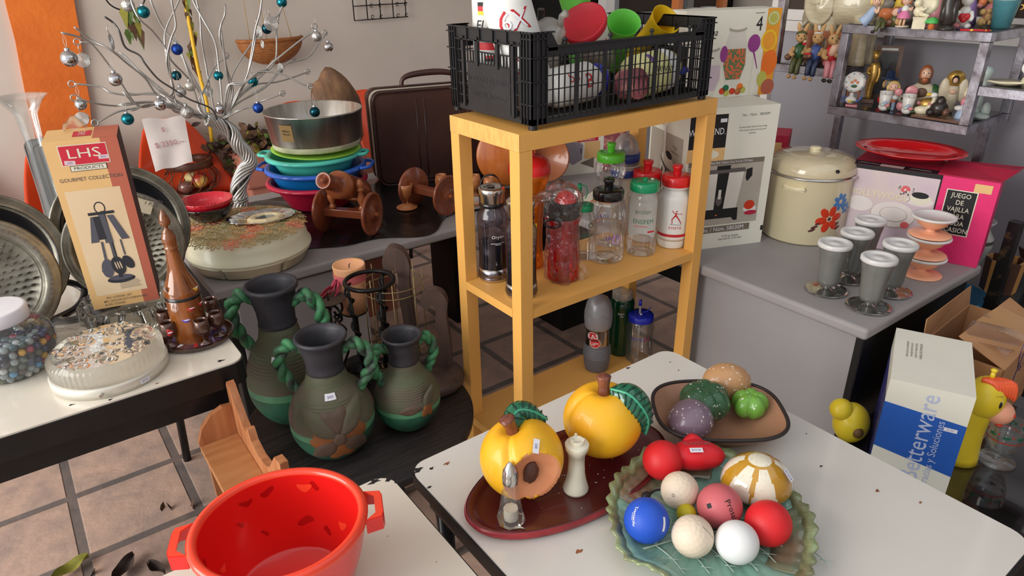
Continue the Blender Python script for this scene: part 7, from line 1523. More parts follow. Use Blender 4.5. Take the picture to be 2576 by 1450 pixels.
for c,lb,m_ in (((.86,.62),'orange and white printed leaflet on the desk behind the bottles','print_orange'),):
    b=MB(); b.bx((-.10,-.07,0),(.10,.07,.004),'card_cream'); b.rect(-.08,-.05,.05,.03,m_,TR(),.0043); b.rect(-.06,-.035,.03,.015,'card_cream',TR(),.0047); o=b.build('leaflet'); place(o,(*c,.6905),.4); tag(o,lb,'leaflet')

# ---------- metal display rack with figurines
mat('rack_steel',(168,166,176),.35,.75,rgb2=(112,104,108),thr=(.4,.7),vs=26,bump=.2,bs=90); mat('shelf_black',(24,22,22),.25,coat=.5)
RK=thing('display_rack','grey metal tube display rack with black shelves of figurines','rack',(1.50,-.09,0)); h=.0125
def tb(a,c,g=.0125,nm='frame_tube'):
    a=Vector(a)-Vector((1.50,-.09,0)); c=Vector(c)-Vector((1.50,-.09,0)); lo=[min(p,q)-g for p,q in zip(a,c)]; hi=[max(p,q)+g for p,q in zip(a,c)]; b=MB(); b.bx(lo,hi,'rack_steel'); b.build(nm,RK,bevel=.0015)
yl,yr=.100,-.293; zt,zb_=1.262,1.015; xf,xb=1.35,1.62
for z in (zt,zb_):
    tb((xf,yl,z),(xf,yr,z)); tb((xb,yl,z),(xb,yr,z)); tb((xf+.026,yl,z),(xb-.026,yl,z)); tb((xf+.026,yr,z),(xb-.026,yr,z))
    b=MB(); b.bx((xf-1.50,yr+.09,z+.0105),(xb-1.50,yl+.09,z+.0145),'shelf_black'); b.build('shelf_plate',RK)
for x in (xf,xb):
    for y in (yl,yr): tb((x,y,zb_+.0256),(x,y,zt-.0256),.0125,'post')
# left tier
zl=1.125; 
tb((xf+.01,.126,zl),(xf+.01,.33,zl)); tb((xb,.126,zl),(xb,.33,zl)); tb((xf+.036,.33,zl),(xb-.026,.33,zl)); tb((xf+.036,.126,zl),(xb-.026,.126,zl)); 
b=MB(); b.bx((xf-1.49,.126+.09,zl+.0105),(xb-1.50,.33+.09,zl+.0145),'shelf_black'); b.build('shelf_plate',RK)
tb((xf+.01,.342,zl+.026),(xf+.01,.342,1.75),.0125,'post'); tb((xb,.22,0),(xb,.22,zl-.0256),.0125,'post'); tb((xb,yr+.04,0),(xb,yr+.04,zb_-.0256),.0125,'post')
# right tier
zr=1.125
tb((xf-.002,-.32,zr),(xf-.002,-.70,zr)); tb((xb,-.32,zr),(xb,-.70,zr)); tb((xf+.024,-.70,zr),(xb-.026,-.70,zr)); tb((xf+.10,-.345,zr),(xb-.026,-.345,zr),.008)
b=MB(); b.bx((xf-1.50,-.70+.09,zr+.0105),(xb-1.50,-.32+.09,zr+.0145),'shelf_black'); b.build('shelf_plate',RK)
ZT,ZBt,ZL,ZR=1.2772,1.0302,1.1402,1.1402
FM=dict(skin=(232,188,160),cream=(232,222,190),tan=(206,164,110),blonde=(236,202,120),auburn=(176,100,60),brown=(110,76,56),dark=(44,38,34),olive=(84,88,48),green=(50,96,52),navy=(44,56,86),blue=(70,92,160),lblue=(168,188,216),pink=(228,128,170),rose=(216,140,146),red=(206,36,44),white=(228,226,220),grey=(140,132,120),gold=(206,164,84),yellow=(236,200,60),mint=(190,206,200),stone=(214,200,174),orange=(226,128,72),lime=(84,190,96),teal=(80,140,150),lilac=(150,120,180),bearfur=(214,184,120))
for k,c in FM.items(): mat('f_'+k,c,.35 if k not in('bearfur','tan') else .7,coat=.3 if k not in ('bearfur','tan','stone') else 0,metal=.7 if k=='gold' else 0,var=.1,vs=50,bump=.5 if k in ('bearfur','tan','stone','gold') else .1,bs=120)
def fig(name,label,loc,parts,cat='figurine',turn=0,g=None,tilt=(0,0)):
    """glazed figurine: main form first, then named details; millimetres, +x towards the room, +y to the right"""
    t=thing(name,label,cat,loc,thc(loc[0],loc[1])+turn,g); t.rotation_euler=(tilt[0],tilt[1],thc(loc[0],loc[1])+turn)
    for nm,prims in parts:
        b=MB()
        for p in prims:
            k=p[0]
            if k=='e': b.ell([q/1000 for q in p[1:4]],[q/1000 for q in p[4:7]],'f_'+p[7],16,rot=Matrix.Rotation(D(p[8]),4,'X') if len(p)>8 else None)
            elif k=='t': b.tube([[q/1000 for q in pt] for pt in p[1]],[q/1000 for q in p[2]],'f_'+p[3],10,sm=3)
            elif k=='l': b.lathe([(r/1000,z/1000) for r,z in p[2]],'f_'+p[3],28,M=TR(*[q/1000 for q in p[1]],*(D(q) for q in (p[4] if len(p)>4 else (0,0,0)))))
            elif k=='b': b.box([q/1000 for q in p[1]],[q/1000 for q in p[2]],'f_'+p[3])
        b.build(nm,t)
    return t
def face(z,r,x=0,y=0,hair='blonde',skin='skin'):
    return [('head',[('e',x,y,z,r,r,r*1.05,skin),('e',x+r*.95,y,z-r*.12,r*.12,r*.10,r*.12,skin),('e',x+r*.86,y-r*.34,z+r*.12,r*.12,r*.09,r*.13,'dark'),('e',x+r*.86,y+r*.34,z+r*.12,r*.12,r*.09,r*.13,'dark'),('e',x+r*.86,y,z-r*.48,r*.10,r*.2,r*.06,'rose')]),
            ('hair',[('e',x-r*.28,y,z+r*.22,r*1.02,r*1.14,r*1.02,hair),('e',x-.1*r,y-r*.95,z-r*.2,r*.45,r*.35,r*.7,hair),('e',x-.1*r,y+r*.95,z-r*.2,r*.45,r*.35,r*.7,hair)])]
G1='figurines on the top rack shelf'
fig('girl_figurine','girl figurine in long pale blue dress on the top shelf, at its left end',(1.347,0.028,1.277),[('body',[('t',[(0,-26,4),(0,-12,20),(0,2,48)],[17,15,9],'lblue'),('t',[(4,2,44),(14,10,34),(12,12,50)],[5,4,3.5],'skin')])]+face(66,14,0,4),g=G1)
fig('girl_figurine','small girl figurine with curly auburn hair holding a brown basket',(1.336,-0.045,1.277),[('body',[('e',0,0,16,12,13,16,'olive'),('e',8,-12,12,8,9,8,'brown'),('e',10,8,14,9,8,10,'tan')])]+face(38,12,hair='auburn'),g=G1)
fig('girl_figurine','standing girl figurine in pink skirt and white blouse',(1.325,-0.073,1.277),[('body',[('e',0,0,47,9,10,12,'white'),('l',(0,0,24),[(18,0),(16,8),(8,20),(0,20)],'pink'),('t',[(0,-9,50),(4,-15,44),(8,-16,38)],[4,3.4,3],'lilac'),('t',[(0,9,50),(4,16,46),(6,17,54)],[4,3.4,3],'skin')]),('leg',[('t',[(0,-5,26),(0,-7,2)],[4,3],'skin')]),('leg',[('t',[(0,4,26),(2,3,2)],[4,3],'skin')]),('base',[('l',(0,0,0),[(0,0),(18,0),(17,4),(0,4)],'stone')])]+face(70,11.5,hair='auburn'),g=G1)
fig('hedgehog_figurine','grey bottle-shaped creature with teal cap behind the pink girl',(1.47,-.015,ZT),[('body',[('e',0,0,22,17,17,22,'grey'),('e',2,0,52,13,13,14,'grey'),('e',13,-5,54,2.5,2,2.5,'dark'),('e',13,5,54,2.5,2,2.5,'dark')]),('hat',[('e',0,0,67,14,17,6,'teal')])],cat='figurine',g=G1)
fig('turtle_figurine','small grey and orange dome figurine behind the auburn-haired girl',(1.46,.045,ZT),[('body',[('e',0,0,22,20,22,22,'orange'),('e',0,0,50,14,18,16,'grey')])],g=G1)
fig('cherub_plaque','cream plaster cherub with round plate on a square pedestal',(1.304,-0.128,1.277),[('pedestal',[('b',(0,0,14),(34,32,28),'cream'),('b',(0,0,29.5),(37,35,3),'cream')]),('cherub',[('e',2,-6,45,9,14,14,'cream'),('t',[(4,-2,38),(12,10,36),(12,20,34)],[6,5,4],'cream'),('t',[(6,-8,52),(12,4,50),(10,12,56)],[4,3.6,3],'cream'),('e',4,-12,66,10,10,11,'cream')]),('plate',[('l',(-8,10,64),[(0,0),(18,0),(28,4),(29,6),(18,3),(0,3)],'cream',(0,90,0))])],g=G1)
fig('mushroom_figurine','tiny mushroom with bright green cap and orange stem',(1.302,-0.164,1.277),[('stem',[('l',(0,0,0),[(0,0),(9,0),(8,16),(8,20)],'orange')]),('cap',[('l',(0,0,14),[(8,4),(19,2),(19,6),(14,13),(6,17),(0,18)],'lime')])],g=G1)
fig('panther_figurine','tall glossy black figure figurine on a round black base',(1.303,-0.201,1.277),[('base',[('l',(0,0,0),[(0,0),(24,0),(24,6),(18,10),(16,16),(0,18)],'dark')]),('body',[('t',[(0,0,14),(2,0,40),(0,-4,70),(0,0,100)],[17,22,20,14],'dark'),('t',[(10,-14,20),(14,-13,50),(6,-10,74)],[7,8,7],'dark'),('t',[(10,14,20),(14,12,50),(6,10,74)],[7,8,7],'dark')])],g=G1)
fig('puppy_figurine','white puppy figurine holding a red heart',(1.378,-0.210,1.277),[('body',[('e',-4,0,30,15,17,30,'white'),('e',2,0,74,15,15,16,'white'),('t',[(6,-14,44),(14,-10,34),(18,0,30)],[6,6,5],'white'),('t',[(6,14,44),(14,18,30),(20,16,22)],[6,6,5],'white'),('e',8,12,8,16,9,8,'white'),('e',6,-12,8,14,9,8,'rose')]),('heart',[('e',18,-5,32,6,9,9,'red'),('e',18,6,32,6,9,9,'red'),('e',18,0,25,6,9,9,'red')])],g=G1)
fig('toy_sleigh','flat red and yellow pencil lying in front of the bear',(1.317,-0.269,1.277),[('body',[('t',[(0,-34,3),(0,34,3)],[2.6,2.6],'red'),('t',[(0,-10,3),(0,-4,3)],[2.9,2.9],'yellow'),('t',[(0,24,3),(0,38,3)],[2.9,.5],'yellow')])],cat='pencil')
fig('teddy_figurine','large curly yellow teddy bear figurine in a pink dress',(1.501,-0.232,1.277),[('body',[('e',-2,0,36,24,25,30,'rose'),('e',14,-20,12,18,12,12,'bearfur'),('e',14,18,12,18,13,13,'bearfur'),('e',6,24,36,10,9,16,'bearfur'),('e',10,-22,38,12,9,9,'bearfur')]),('head',[('e',0,0,84,27,29,25,'bearfur'),('e',22,-3,77,13,13,10,'cream'),('e',33,-4,80,3,4,3,'brown'),('e',22,-12,90,3,3,3,'dark'),('e',24,6,90,3,3,3,'dark'),('e',-4,-26,104,8,9,9,'bearfur'),('e',-4,26,104,8,9,9,'bearfur')]),('flowers',[('e',20,-30,64,9,10,12,'orange'),('e',22,-34,56,7,8,7,'rose')]),('small_bear',[('e',26,-8,26,8,9,11,'tan'),('e',28,-8,42,7,7,7,'tan'),('e',30,-14,12,6,5,7,'tan'),('e',30,-2,12,6,5,7,'tan')])],g=G1)
b_=fig('metal_bucket','dark galvanised metal bucket holding a white and brown puppy',(1.46,-.275,ZT),[('bucket',[('l',(0,0,0),[(0,0),(22,0),(33,70),(34,72),(31,70),(21,3)],'teal')]),('puppy',[('e',0,0,76,24,26,18,'white'),('e',8,18,92,14,14,13,'white'),('e',6,30,92,8,8,12,'tan'),('e',16,16,94,3,3,3,'dark')]),('handle',[('t',[(0,33,60),(0,40,58),(0,40,50),(0,34,48)],[2,2,2,2],'gold')])],cat='bucket')
fig('sitting_figure','dark green trousered doll legs hanging over the shelf front edge',(1.335,0.002,1.279),[('body',[('t',[(-14,6,12),(6,4,6),(20,2,2),(24,-4,-16)],[9,8,7,5],'olive'),('t',[(-14,10,10),(4,14,6),(18,14,2),(24,14,-10)],[8,8,6,5],'olive')]),('shoe',[('e',30,-10,-18,10,6,5,'dark')]),('shoe',[('e',30,14,-12,10,6,5,'dark')])],g=G1)
for i,(x,y,c1,c2,lb) in enumerate(((1.545,-.06,'rose','stone','rose figurine in flowing gown at the back of the top shelf'),(1.555,-.15,'lilac','rose','lilac and rose figurine behind the black one'),(1.55,-.215,'white','rose','white rabbit figurine standing behind the bear'),(1.54,.05,'yellow','green','yellow figurine at the back left of the top shelf'))):
    fig('figurine',lb,(x,y,ZT),[('body',[('l',(0,0,0),[(0,0),(24,0),(20,30),(12,60),(9,72),(0,76)],c1)]),('head',[('e',0,0,84,12,12,14,c2)])],g='figurines at the back of the top rack shelf')
G2_='figurines on the lower rack shelf'
p=(1.385,.062); fig('miniature_plate','miniature white floral plate on a red wooden stand with teapot',(p[0],p[1],ZBt),[('stand',[('b',(10,0,3),(34,34,6),'rose'),('t',[(-8,-14,4),(-12,-18,46)],[2.5,2.5],'auburn'),('t',[(-8,14,4),(-12,18,46)],[2.5,2.5],'auburn'),('b',(-6,0,40),(10,38,4),'auburn')]),('plate',[('l',(-2,-2,72),[(0,0),(22,1),(31,5),(31.5,6),(22,3.5),(0,3)],'white',(0,82,0))]+[]),('plate_flowers',[('e',5,-10+8*k,72+6*(k%2),1,4,4,'orange') for k in range(3)]+[('e',4,-2,60,1,9,5,'green')]+[('e',6+.5,27*cos(q),72+27*sin(q),1,3,1.4,'teal' if i%2 else 'rose',math.degrees(q)+90) for i,q in enumerate([k*.63 for k in range(10)])]),
  ('teapot',[('e',20,-4,20,12,17,12,'white'),('l',(20,-4,30),[(7,0),(6,8),(7,9),(3,12),(0,13)],'white'),('t',[(20,-18,14),(20,-29,18),(20,-27,30),(20,-16,28)],[2.4,2.4,2.4,2],'blue'),('t',[(20,11,14),(20,20,22),(20,26,32)],[4,3,2.4],'blue'),('e',32,-6,18,2,6,4,'yellow'),('e',32,4,16,2,5,3,'green')])],cat='miniature')
fig('gold_statue','standing gold statue of a draped woman',(1.47,.055,ZBt),[('base',[('b',(0,0,6),(34,34,12),'brown')]),('body',[('t',[(0,0,10),(0,-2,50),(2,4,90),(0,0,124)],[9,12,16,13],'gold'),('t',[(4,14,112),(8,18,90),(8,14,64)],[5,4.5,4],'gold'),('t',[(4,-12,112),(14,-16,96),(18,-6,92)],[5,4.5,4],'gold'),('e',2,0,146,10,10,13,'gold'),('e',-2,0,152,11,12,10,'gold')])],g=G2_)
b=MB(); b.bx((-.004,-.040,0),(.004,.040,.17),'f_brown'); b.bx((.004,-.028,.016),(.0055,.028,.150),'f_dark'); b.bx((.0042,-.024,.155),(.0065,.024,.162),'f_white'); o=b.build('picture_frame'); place(o,(1.56,.060,ZBt),thc(1.56,.06)); tag(o,'dark brown picture frame standing behind the gold statue','frame')
fig('rag_doll_figurine','rag doll figurine with blue hat and red heart',(1.47,-.005,ZBt),[('body',[('e',0,0,26,16,20,26,'blue'),('e',14,-14,18,10,12,14,'red'),('e',12,10,12,14,10,10,'brown')]),('hat',[('l',(0,-2,80),[(0,-2),(26,0),(26,3),(15,6),(12,24),(0,28)],'navy')])]+face(66,16,2,0,hair='tan',skin='grey'),g=G2_)
fig('boy_figurine','blond boy figurine in white shirt holding a baby',(1.415,-.045,ZBt),[('body',[('e',0,2,36,14,18,18,'white'),('e',10,8,38,10,13,9,'white'),('e',8,-2,26,10,16,8,'orange')]),('leg',[('t',[(4,-10,22),(18,-14,18),(22,-14,0)],[7,6,5],'lblue')]),('leg',[('t',[(4,8,20),(20,8,14),(24,8,0)],[7,6,5],'lblue')])]+face(66,15),g=G2_)
fig('bearded_man_bust','painted bust of a long-haired bearded man in green robe',(1.475,-.105,ZBt),[('shoulders',[('e',0,0,38,24,44,44,'stone'),('e',-2,30,36,22,20,42,'green'),('e',20,-2,50,5,17,17,'brown')]),('hair',[('e',-6,0,104,17,19,28,'auburn'),('e',2,0,84,14,17,14,'brown')]),('head',[('e',6,0,106,14,14,19,'skin'),('e',16,0,90,6,9,9,'auburn'),('e',20,0,104,3,2.4,4,'skin'),('e',18,-6,110,2,2,1.6,'dark'),('e',18,6,110,2,2,1.6,'dark')])],g=G2_)
fig('angel_plaque','tan praying angel with wings and halo',(1.49,-.185,ZBt),[('halo',[('l',(-6,0,98),[(0,0),(24,1),(24,4),(0,5)],'gold',(0,90,0))]),('wings',[('e',-4,-24,66,6,14,34,'stone'),('e',-4,24,66,6,14,34,'stone')]),('body',[('t',[(0,0,0),(0,0,40),(0,0,78)],[12,17,13],'stone'),('e',12,0,62,7,10,8,'skin'),('e',4,0,96,10,10,13,'dark'),('e',9,0,95,8,7,9,'skin')])],g=G2_)
for yy,lb in ((-.048,'white porcelain bootee with pink rose, left of the pair'),(-.118,'white porcelain bootee with pink rose, right of the pair')):
    fig('porcelain_bootee',lb,(1.372,yy,ZBt),[('bootee',[('e',2,0,13,24,16,13,'white'),('l',(-12,0,12),[(14,0),(17,22),(19,44),(17,45),(14,26),(10,6)],'white',(0,-14,0)),('t',[(-12+14*cos(q),14*sin(q),52) for q in [k*.55 for k in range(12)]],[3]*12,'white')]),('roses',[('e',22,9,20,6,7,6,'rose'),('e',24,-4,22,6,7,6,'mint'),('e',22,2,28,5,6,5,'lblue'),('e',20,14,12,5,6,4,'green')])],g='pair of porcelain bootees')
fig('mouse_figurine','grey and pink mouse figurine with a round pink ear',(1.405,-.085,ZBt),[('body',[('e',0,0,16,14,15,16,'rose'),('e',4,0,38,14,15,14,'grey'),('e',17,-4,40,3,3,4,'dark')]),('ear',[('e',0,18,60,4,17,17,'rose')]),('ear',[('e',0,-16,56,4,11,11,'rose')])],g=G2_)
fig('penguin_figurine','small glossy black and teal figurine before the bearded bust',(1.44,-.075,ZBt),[('body',[('e',0,0,28,12,13,28,'teal'),('e',0,2,60,10,10,11,'dark')])],g=G2_)
fig('goose_figurine','cream goose figurine with yellow beak, neck raised',(1.385,-.163,ZBt),[('body',[('e',0,-6,16,14,24,13,'cream'),('t',[(2,6,22),(6,16,40),(6,18,58)],[9,6,6],'cream')]),('head',[('e',8,14,62,9,11,8,'white')]),('beak',[('e',12,2,64,5,8,4,'yellow')]),('ribbon',[('e',6,12,36,8,8,4,'rose')])],g=G2_)
fig('crib_figurine','tan moulded cradle figurine behind the goose',(1.43,-.15,ZBt),[('cradle',[('e',0,0,24,18,30,22,'gold'),('e',10,-26,30,5,6,6,'rose')])],g=G2_)
fig('black_figurine','squat dark carved figure sitting on a brown board',(1.375,-.205,ZBt+.0062),[('body',[('e',0,0,22,18,24,22,'dark'),('e',2,0,42,13,14,16,'dark'),('e',6,-20,12,16,12,11,'dark'),('e',6,18,14,14,10,13,'brown')])],g=G2_)
b=MB(); b.bx((-.03,-.085,0),(.03,.06,.006),'f_brown'); o=b.build('small_board'); place(o,(1.375,-.205,ZBt)); tag(o,'thin brown board lying at the front right of the lower rack shelf','board')
fig('bonnet_girl_figurine','girl figurine in cream bonnet and blue and white skirt',(1.40,-.262,ZBt),[('body',[('l',(0,0,0),[(0,0),(22,0),(20,16),(12,36),(10,50),(0,52)],'lblue'),('e',4,-12,34,10,14,8,'white'),('e',2,-2,52,10,12,14,'rose')]),('head',[('e',4,0,76,11,12,13,'cream'),('e',-2,4,82,14,15,14,'cream')])],g=G2_)
fig('pillar_figurine','tall white fluted column vase rising past the middle tier',(1.49,-.262,ZBt),[('column',[('l',(0,0,0),[(0,0),(14,0),(14,6),(9,10),(9,60),(8,100),(10,106),(15,112),(17,128),(10,140),(0,142)],'mint')])],g=G2_,cat='vase')
fig('poodle_figurine','pale mint poodle figurine, rightmost on the lower shelf',(1.46,-.315+.03,ZBt),[('body',[('e',12,0,10,14,24,10,'mint'),('e',0,10,26,11,12,22,'mint'),('e',0,-14,18,10,10,14,'mint')])],g=G2_)
fig('praying_angel_figurine','praying angel girl figurine with flower crown',(1.43,-.395,ZR),[('body',[('l',(0,0,0),[(0,0),(26,0),(24,10),(14,34),(12,46),(0,50)],'cream'),('t',[(2,-10,44),(14,-4,44),(14,2,50)],[5,4,3],'cream'),('e',14,0,50,4,4,6,'skin')]),('wing',[('e',-10,-18,44,3,12,16,'white')]),('crown',[('t',[(15*cos(q),15*sin(q),82) for q in [k*.4 for k in range(17)]],[4]*17,'cream')])]+face(70,15,hair='auburn'),cat='figurine')
fig('scroll_dish','shallow cream porcelain scroll-shaped dish on the right tier',(1.395,-.352,ZR),[('dish',[('l',(0,0,0),[(0,0),(24,0),(44,8),(46,10),(24,4),(0,3)],'cream'),('t',[(4,-46,8),(10,-20,6),(6,10,7),(8,44,8)],[3,2.5,2.5,3],'cream')])],cat='dish')
# left tier: three rabbits on a little chair, elephant behind
GR='rabbit figurines sitting on the shelf front edge'
def rabbit(lb,y,top,legs,shoe,ext,turn=0):
    fig('rabbit_figurine',lb,(1.372,y,ZL+.002),[('body',[('e',-6,0,26,14,17,26,top),('t',[(-4,-14,38),(8,-20,26),(16,-12,22)],[7,6,5],'tan'),('t',[(-4,14,38),(10,16,28),(14,6,30)],[7,6,5],'tan')]),('leg',[('t',[(-2,-9,8),(16,-10,8),(24,-12,-4),(26,-13,-24)],[9,8,7,6],legs)]),('leg',[('t',[(-2,7,8),(16,6,8),(24,2,-4),(26,0,-26)],[9,8,7,6],legs)]),
      ('foot',[('e',32,-17,-30,11,6,5,shoe)]),('foot',[('e',32,-3,-32,11,6,5,shoe)]),('head',[('e',0,0,66,14,14,14,'tan'),('e',12,0,61,7,8,6,'tan'),('e',19,0,64,2,2,1.5,'brown'),('e',10,-7,70,2.4,2,2.6,'dark'),('e',10,7,70,2.4,2,2.6,'dark')]),('ear',[('e',-2,-8,88,3.5,5,15,'tan',14)]),('ear',[('e',-2,9,88,3.5,5,15,'tan',-18)])]+ext,g=GR,turn=turn).scale=(1.25,1.25,1.25)
rabbit('seated rabbit figurine in green overalls and green cap, eating',.266,'green','olive','tan',[('hat',[('e',-3,0,74,13,14,9,'olive')]),('basket',[('e',6,-26,16,8,9,9,'brown')]),('snack',[('e',18,10,52,4,5,5,'red'),('e',18,10,57,4,4,3,'cream')])])
rabbit('seated rabbit figurine in denim jacket with crossed arms, middle of three',.207,'blue','navy','tan',[('basket',[('e',12,-18,22,8,12,7,'brown'),('e',12,-18,28,7,9,4,'red')]),('hat',[('t',[(-2,-10,78),(6,0,80),(-2,10,78)],[2.4,2.4,2.4],'white')])])
rabbit('seated figurine with pink trousers and black shoes, right of three',.152,'red','rose','dark',[('scarf',[('e',6,6,46,10,12,22,'skin',-25)])],.3)
t=thing('miniature_bench','miniature carved brown bench behind the rabbit figurines','bench',(1.43,.235,ZL)); b=MB()
b.box((0,0,.092),(.008,.150,.022),'f_auburn'); 
for y in (-.065,-.035,0,.035,.065): b.box((0,y,.042),(.007,.014,.084),'f_auburn')
b.build('backrest',t); b=MB(); b.box((-.02,0,.020),(.045,.150,.008),'f_auburn'); b.build('seat',t)
mat('elephant_cream',(216,206,176),.2,rgb2=(196,182,150),thr=(.3,.7),vs=8,coat=.8,bump=1,bs=26,stretch=(1,1,4))
ex,ey=1.50,.225; t=thing('ceramic_elephant','large glazed cream ceramic elephant behind the rabbits','figurine',(ex,ey,ZL),math.atan2(-.25,-.97)); 
b=MB()   # local +x head side turned left in the picture, built along y
b.ell((0,-.060,.235),(.085,.125,.095),'elephant_cream',32,fn=lambda v:1+.03*sin(v.y*9)); b.ell((0,.075,.235),(.062,.060,.078),'elephant_cream',28,fn=lambda v:1+.04*sin(v.z*7))
b.tube([(0,.105,.225),(.0,.130,.175),(0,.125,.115),(0,.105,.060),(0,.120,.030)],[.040,.030,.022,.016,.013],'elephant_cream',16,sm=5)
b.build('body',t)
for y,x in ((-.135,.035),(-.13,-.04),(.01,.035),(.02,-.04)):
    b=MB(); b.tube([(x,y,.19),(x,y,.10),(x,y,.0)],[.040,.031,.036],'elephant_cream',16,sm=4); b.build('leg',t)
b=MB(); 
def earf(u,v): r=.085*v*(1+.12*sin(u*2*PI*1+1)+.05*sin(u*12)); a=2*PI*u; return (.100+.012*sin(v*6+u*9)*.3-.02*v,.040+r*.80*cos(a),.235+r*1.05*sin(a))
b.grid(earf,30,8,'elephant_cream',cu=True); b.build('ear',t,solid=.006)
b=MB(); b.ell((.060,.098,.245),(.004,.005,.005),'ink_black',10); b.build('eye',t); b=MB(); b.tube([(.030,.118,.165),(.036,.138,.140),(.036,.150,.128)],[.009,.007,.002],'cream_plastic',8); b.build('tusk',t)
t.rotation_euler=(0,0,D(180)); t.rotation_euler=(0,0,D(0)); 
for ch in t.children: ch.rotation_euler=(0,0,0)
t.scale=(-.78,.78,.78)

# ---------- dark glass table at the right, cartons and toys
mat('dark_glass',(26,22,22),.04,coat=1,var=.1); ZG=.43
t=thing('glass_top_table','low dark glossy table holding the cartons and goblet','table',(.62,-.72,0))
b=MB(); b.bx((-.46,-.42,ZG-.015),(.42,.235,ZG),'dark_glass'); b.build('tabletop',t,bevel=.002)
for x in (-.42,.38):
    for y in (-.38,.20): b=MB(); b.box((x,y,(ZG-.016)/2),(.03,.03,ZG-.016),'black_paint'); b.build('leg',t)
mat('bw_blue',(38,92,182),.45,var=.05); mat('bw_deep',(44,44,120),.5,rgb2=(90,90,140),thr=(.5,.6),vs=60); mat('bw_lilac',(186,196,226),.5); mat('carton_kraft',(190,142,100),.7,rgb2=(174,126,86),thr=(.3,.7),vs=6); mat('tape_brown',(190,140,80),.25,coat=.5)
w,d,h=.151,.247,.2425; t=thing('betterware_carton','white and blue carton with sideways printed lettering and price tag','box',(.507,-.5911,ZG+.0005),D(-65.9)); t.name='printed_carton'
b=MB(); b.bx((0,0,0),(w,d,h),'card_cream'); F=FR('front',w,d,h); b.shape([(.0,.075),(w,.045),(w,h-.070),(0,h-.055)],'bw_blue',F,.0004)
b.text('Betterware',.078,.118,.052,'bw_lilac',F,.0008,rot=PI/2,sx=.92); b.text('Gracias y Soluciones',.107,.085,.021,'bw_lilac',F,.0008,rot=PI/2); sticker(b,F,.126,.156,0,.024,.009,'$ 720')
G=FR('left',w,d,h); b.rect(0,0,d,h-.055,'bw_deep',G,.0004); b.rect(d-.016,0,d,h-.055,'bw_blue',G,.0006); G=FR('top',w,d,h)
for i,s_ in enumerate(('BETTERWARE LE RECOMIENDA','Para evitar daños en su producto','por favor antes de utilizarlo lea','completamente el instructivo anexo.')): b.text(s_,.052-i*.0085,.150,.0072,'ink_grey',G,.0006,rot=-PI/2,sx=.72)
b.build('carton',t,bevel=.001)
# kraft carton
t=thing('kraft_carton','large open brown cardboard carton with taped flap at the right','box',(.805,-.700,ZG+.0005),D(4)); w,d,h=.30,.17,.20
b=MB()
for a,c in (((0,0,0),(w,.003,h)),((0,d-.003,0),(w,d,h)),((0,0,0),(.003,d,h)),((w-.003,0,0),(w,d,h)),((0,0,0),(w,d,.003))): b.bx(a,c,'carton_kraft')
F=FR('front',w,d,h); b.tube([(.13,.15,.001),(.10,.21,.001),(.135,.262,.001),(.165,.27,.001),(.15,.21,.001),(.128,.15,.001),(.12,.12,.001)],.0008,'bw_deep',5,M=F,sm=4); b.text('6',.155,.145,.035,'bw_deep',F,.0008); 
for i in range(4): b.rect(.175,.138+i*.008,.23,.140+i*.008,'ink_grey',F,.0006)
b.rect(.06,.03,.11,.10,'paper_white',F,.0005); b.build('carton_body',t)
b=MB(); b.add([(0,0,h),(w,0,h),(w+.02,d*.55,h+.040),(.0,d*.6,h+.045)],[(0,1,2,3)],'carton_kraft'); b.add([(w*.55,.0,h+.001),(w*.95,.0,h+.001),(w*.8,d*.55,h+.0435),(w*.35,d*.6,h+.0465)],[(0,1,2,3)],'tape_brown'); b.build('flap',t,solid=.002)
b=MB(); b.add([(0,d,h),(w,d,h),(w,d+.008,h+.05),(0,d+.004,h+.06)],[(0,1,2,3)],'carton_kraft'); b.build('flap',t,solid=.002)
b=MB(); b.grid(lambda u,v:(.03+.13*u,.01+.09*v,h+.012+.02*v*2+.010*sin(u*7+v*6)),12,10,'wrap_film'); b.build('loose_tape',t)
# toy pony head (yellow with pink muzzle) and round yellow toy
mat('toy_yellow',(232,206,48),.35,sss=.2,coat=.2); mat('toy_pink',(240,170,140),.35,sss=.2,coat=.2); mat('toy_mane',(240,96,50),.35,coat=.3); mat('toy_spot',(110,80,40),.5)
p=Vector((0.694,-0.696,0.620)); t=thing('plastic_toy_cow','yellow plastic toy animal with pink muzzle and orange mane','toy',(.715,-.690,ZG+.0005))
hd=Vector((.715,-.705,.600)); o_=Vector((.715,-.69,ZG)); q=hd-o_
vr=Vector((.80,-.60,0)); vf=Vector((-.60,-.80,0))*.9
b=MB(); b.ell(q,(.038,.038,.050),'toy_yellow',28); b.tube([(0,0,0.0),(0,0,.08),q-Vector((0,0,.02))],[.040,.034,.026],'toy_yellow',20,sm=4); b.build('body',t)
mz=q+vr*.030+vf*.012-Vector((0,0,.030)); b=MB(); b.ell(mz,(.030,.030,.027),'toy_pink',26,rot=Matrix.Rotation(D(-37),4,'Z')); b.build('muzzle',t)
b=MB(); b.ell(mz+vf*.024+vr*.016+Vector((0,0,.004)),(.005,.005,.006),'flower_red',12); b.ell(mz+vf*.022-vr*.006-Vector((0,0,.020)),(.007,.007,.003),'flower_red',12); b.build('nostril_and_mouth',t)
b=MB()
for k in range(7): b.tube([q+Vector((0,0,.046))+vr*(-.02+k*.005),q+vr*(.000+k*.006)+vf*.020+Vector((0,0,.042)),q+vr*(.002+k*.0065)+vf*.030+Vector((0,0,.020-.004*abs(k-3)))],[.006,.008,.003],'toy_mane',8,sm=4)
b.build('mane',t)
b=MB(); e=q+vf*.034+vr*.008+Vector((0,0,.004)); b.ell(e,(.007,.007,.013),'print_white',14); b.ell(e+vf*.005,(.004,.004,.009),'ink_black',12); 
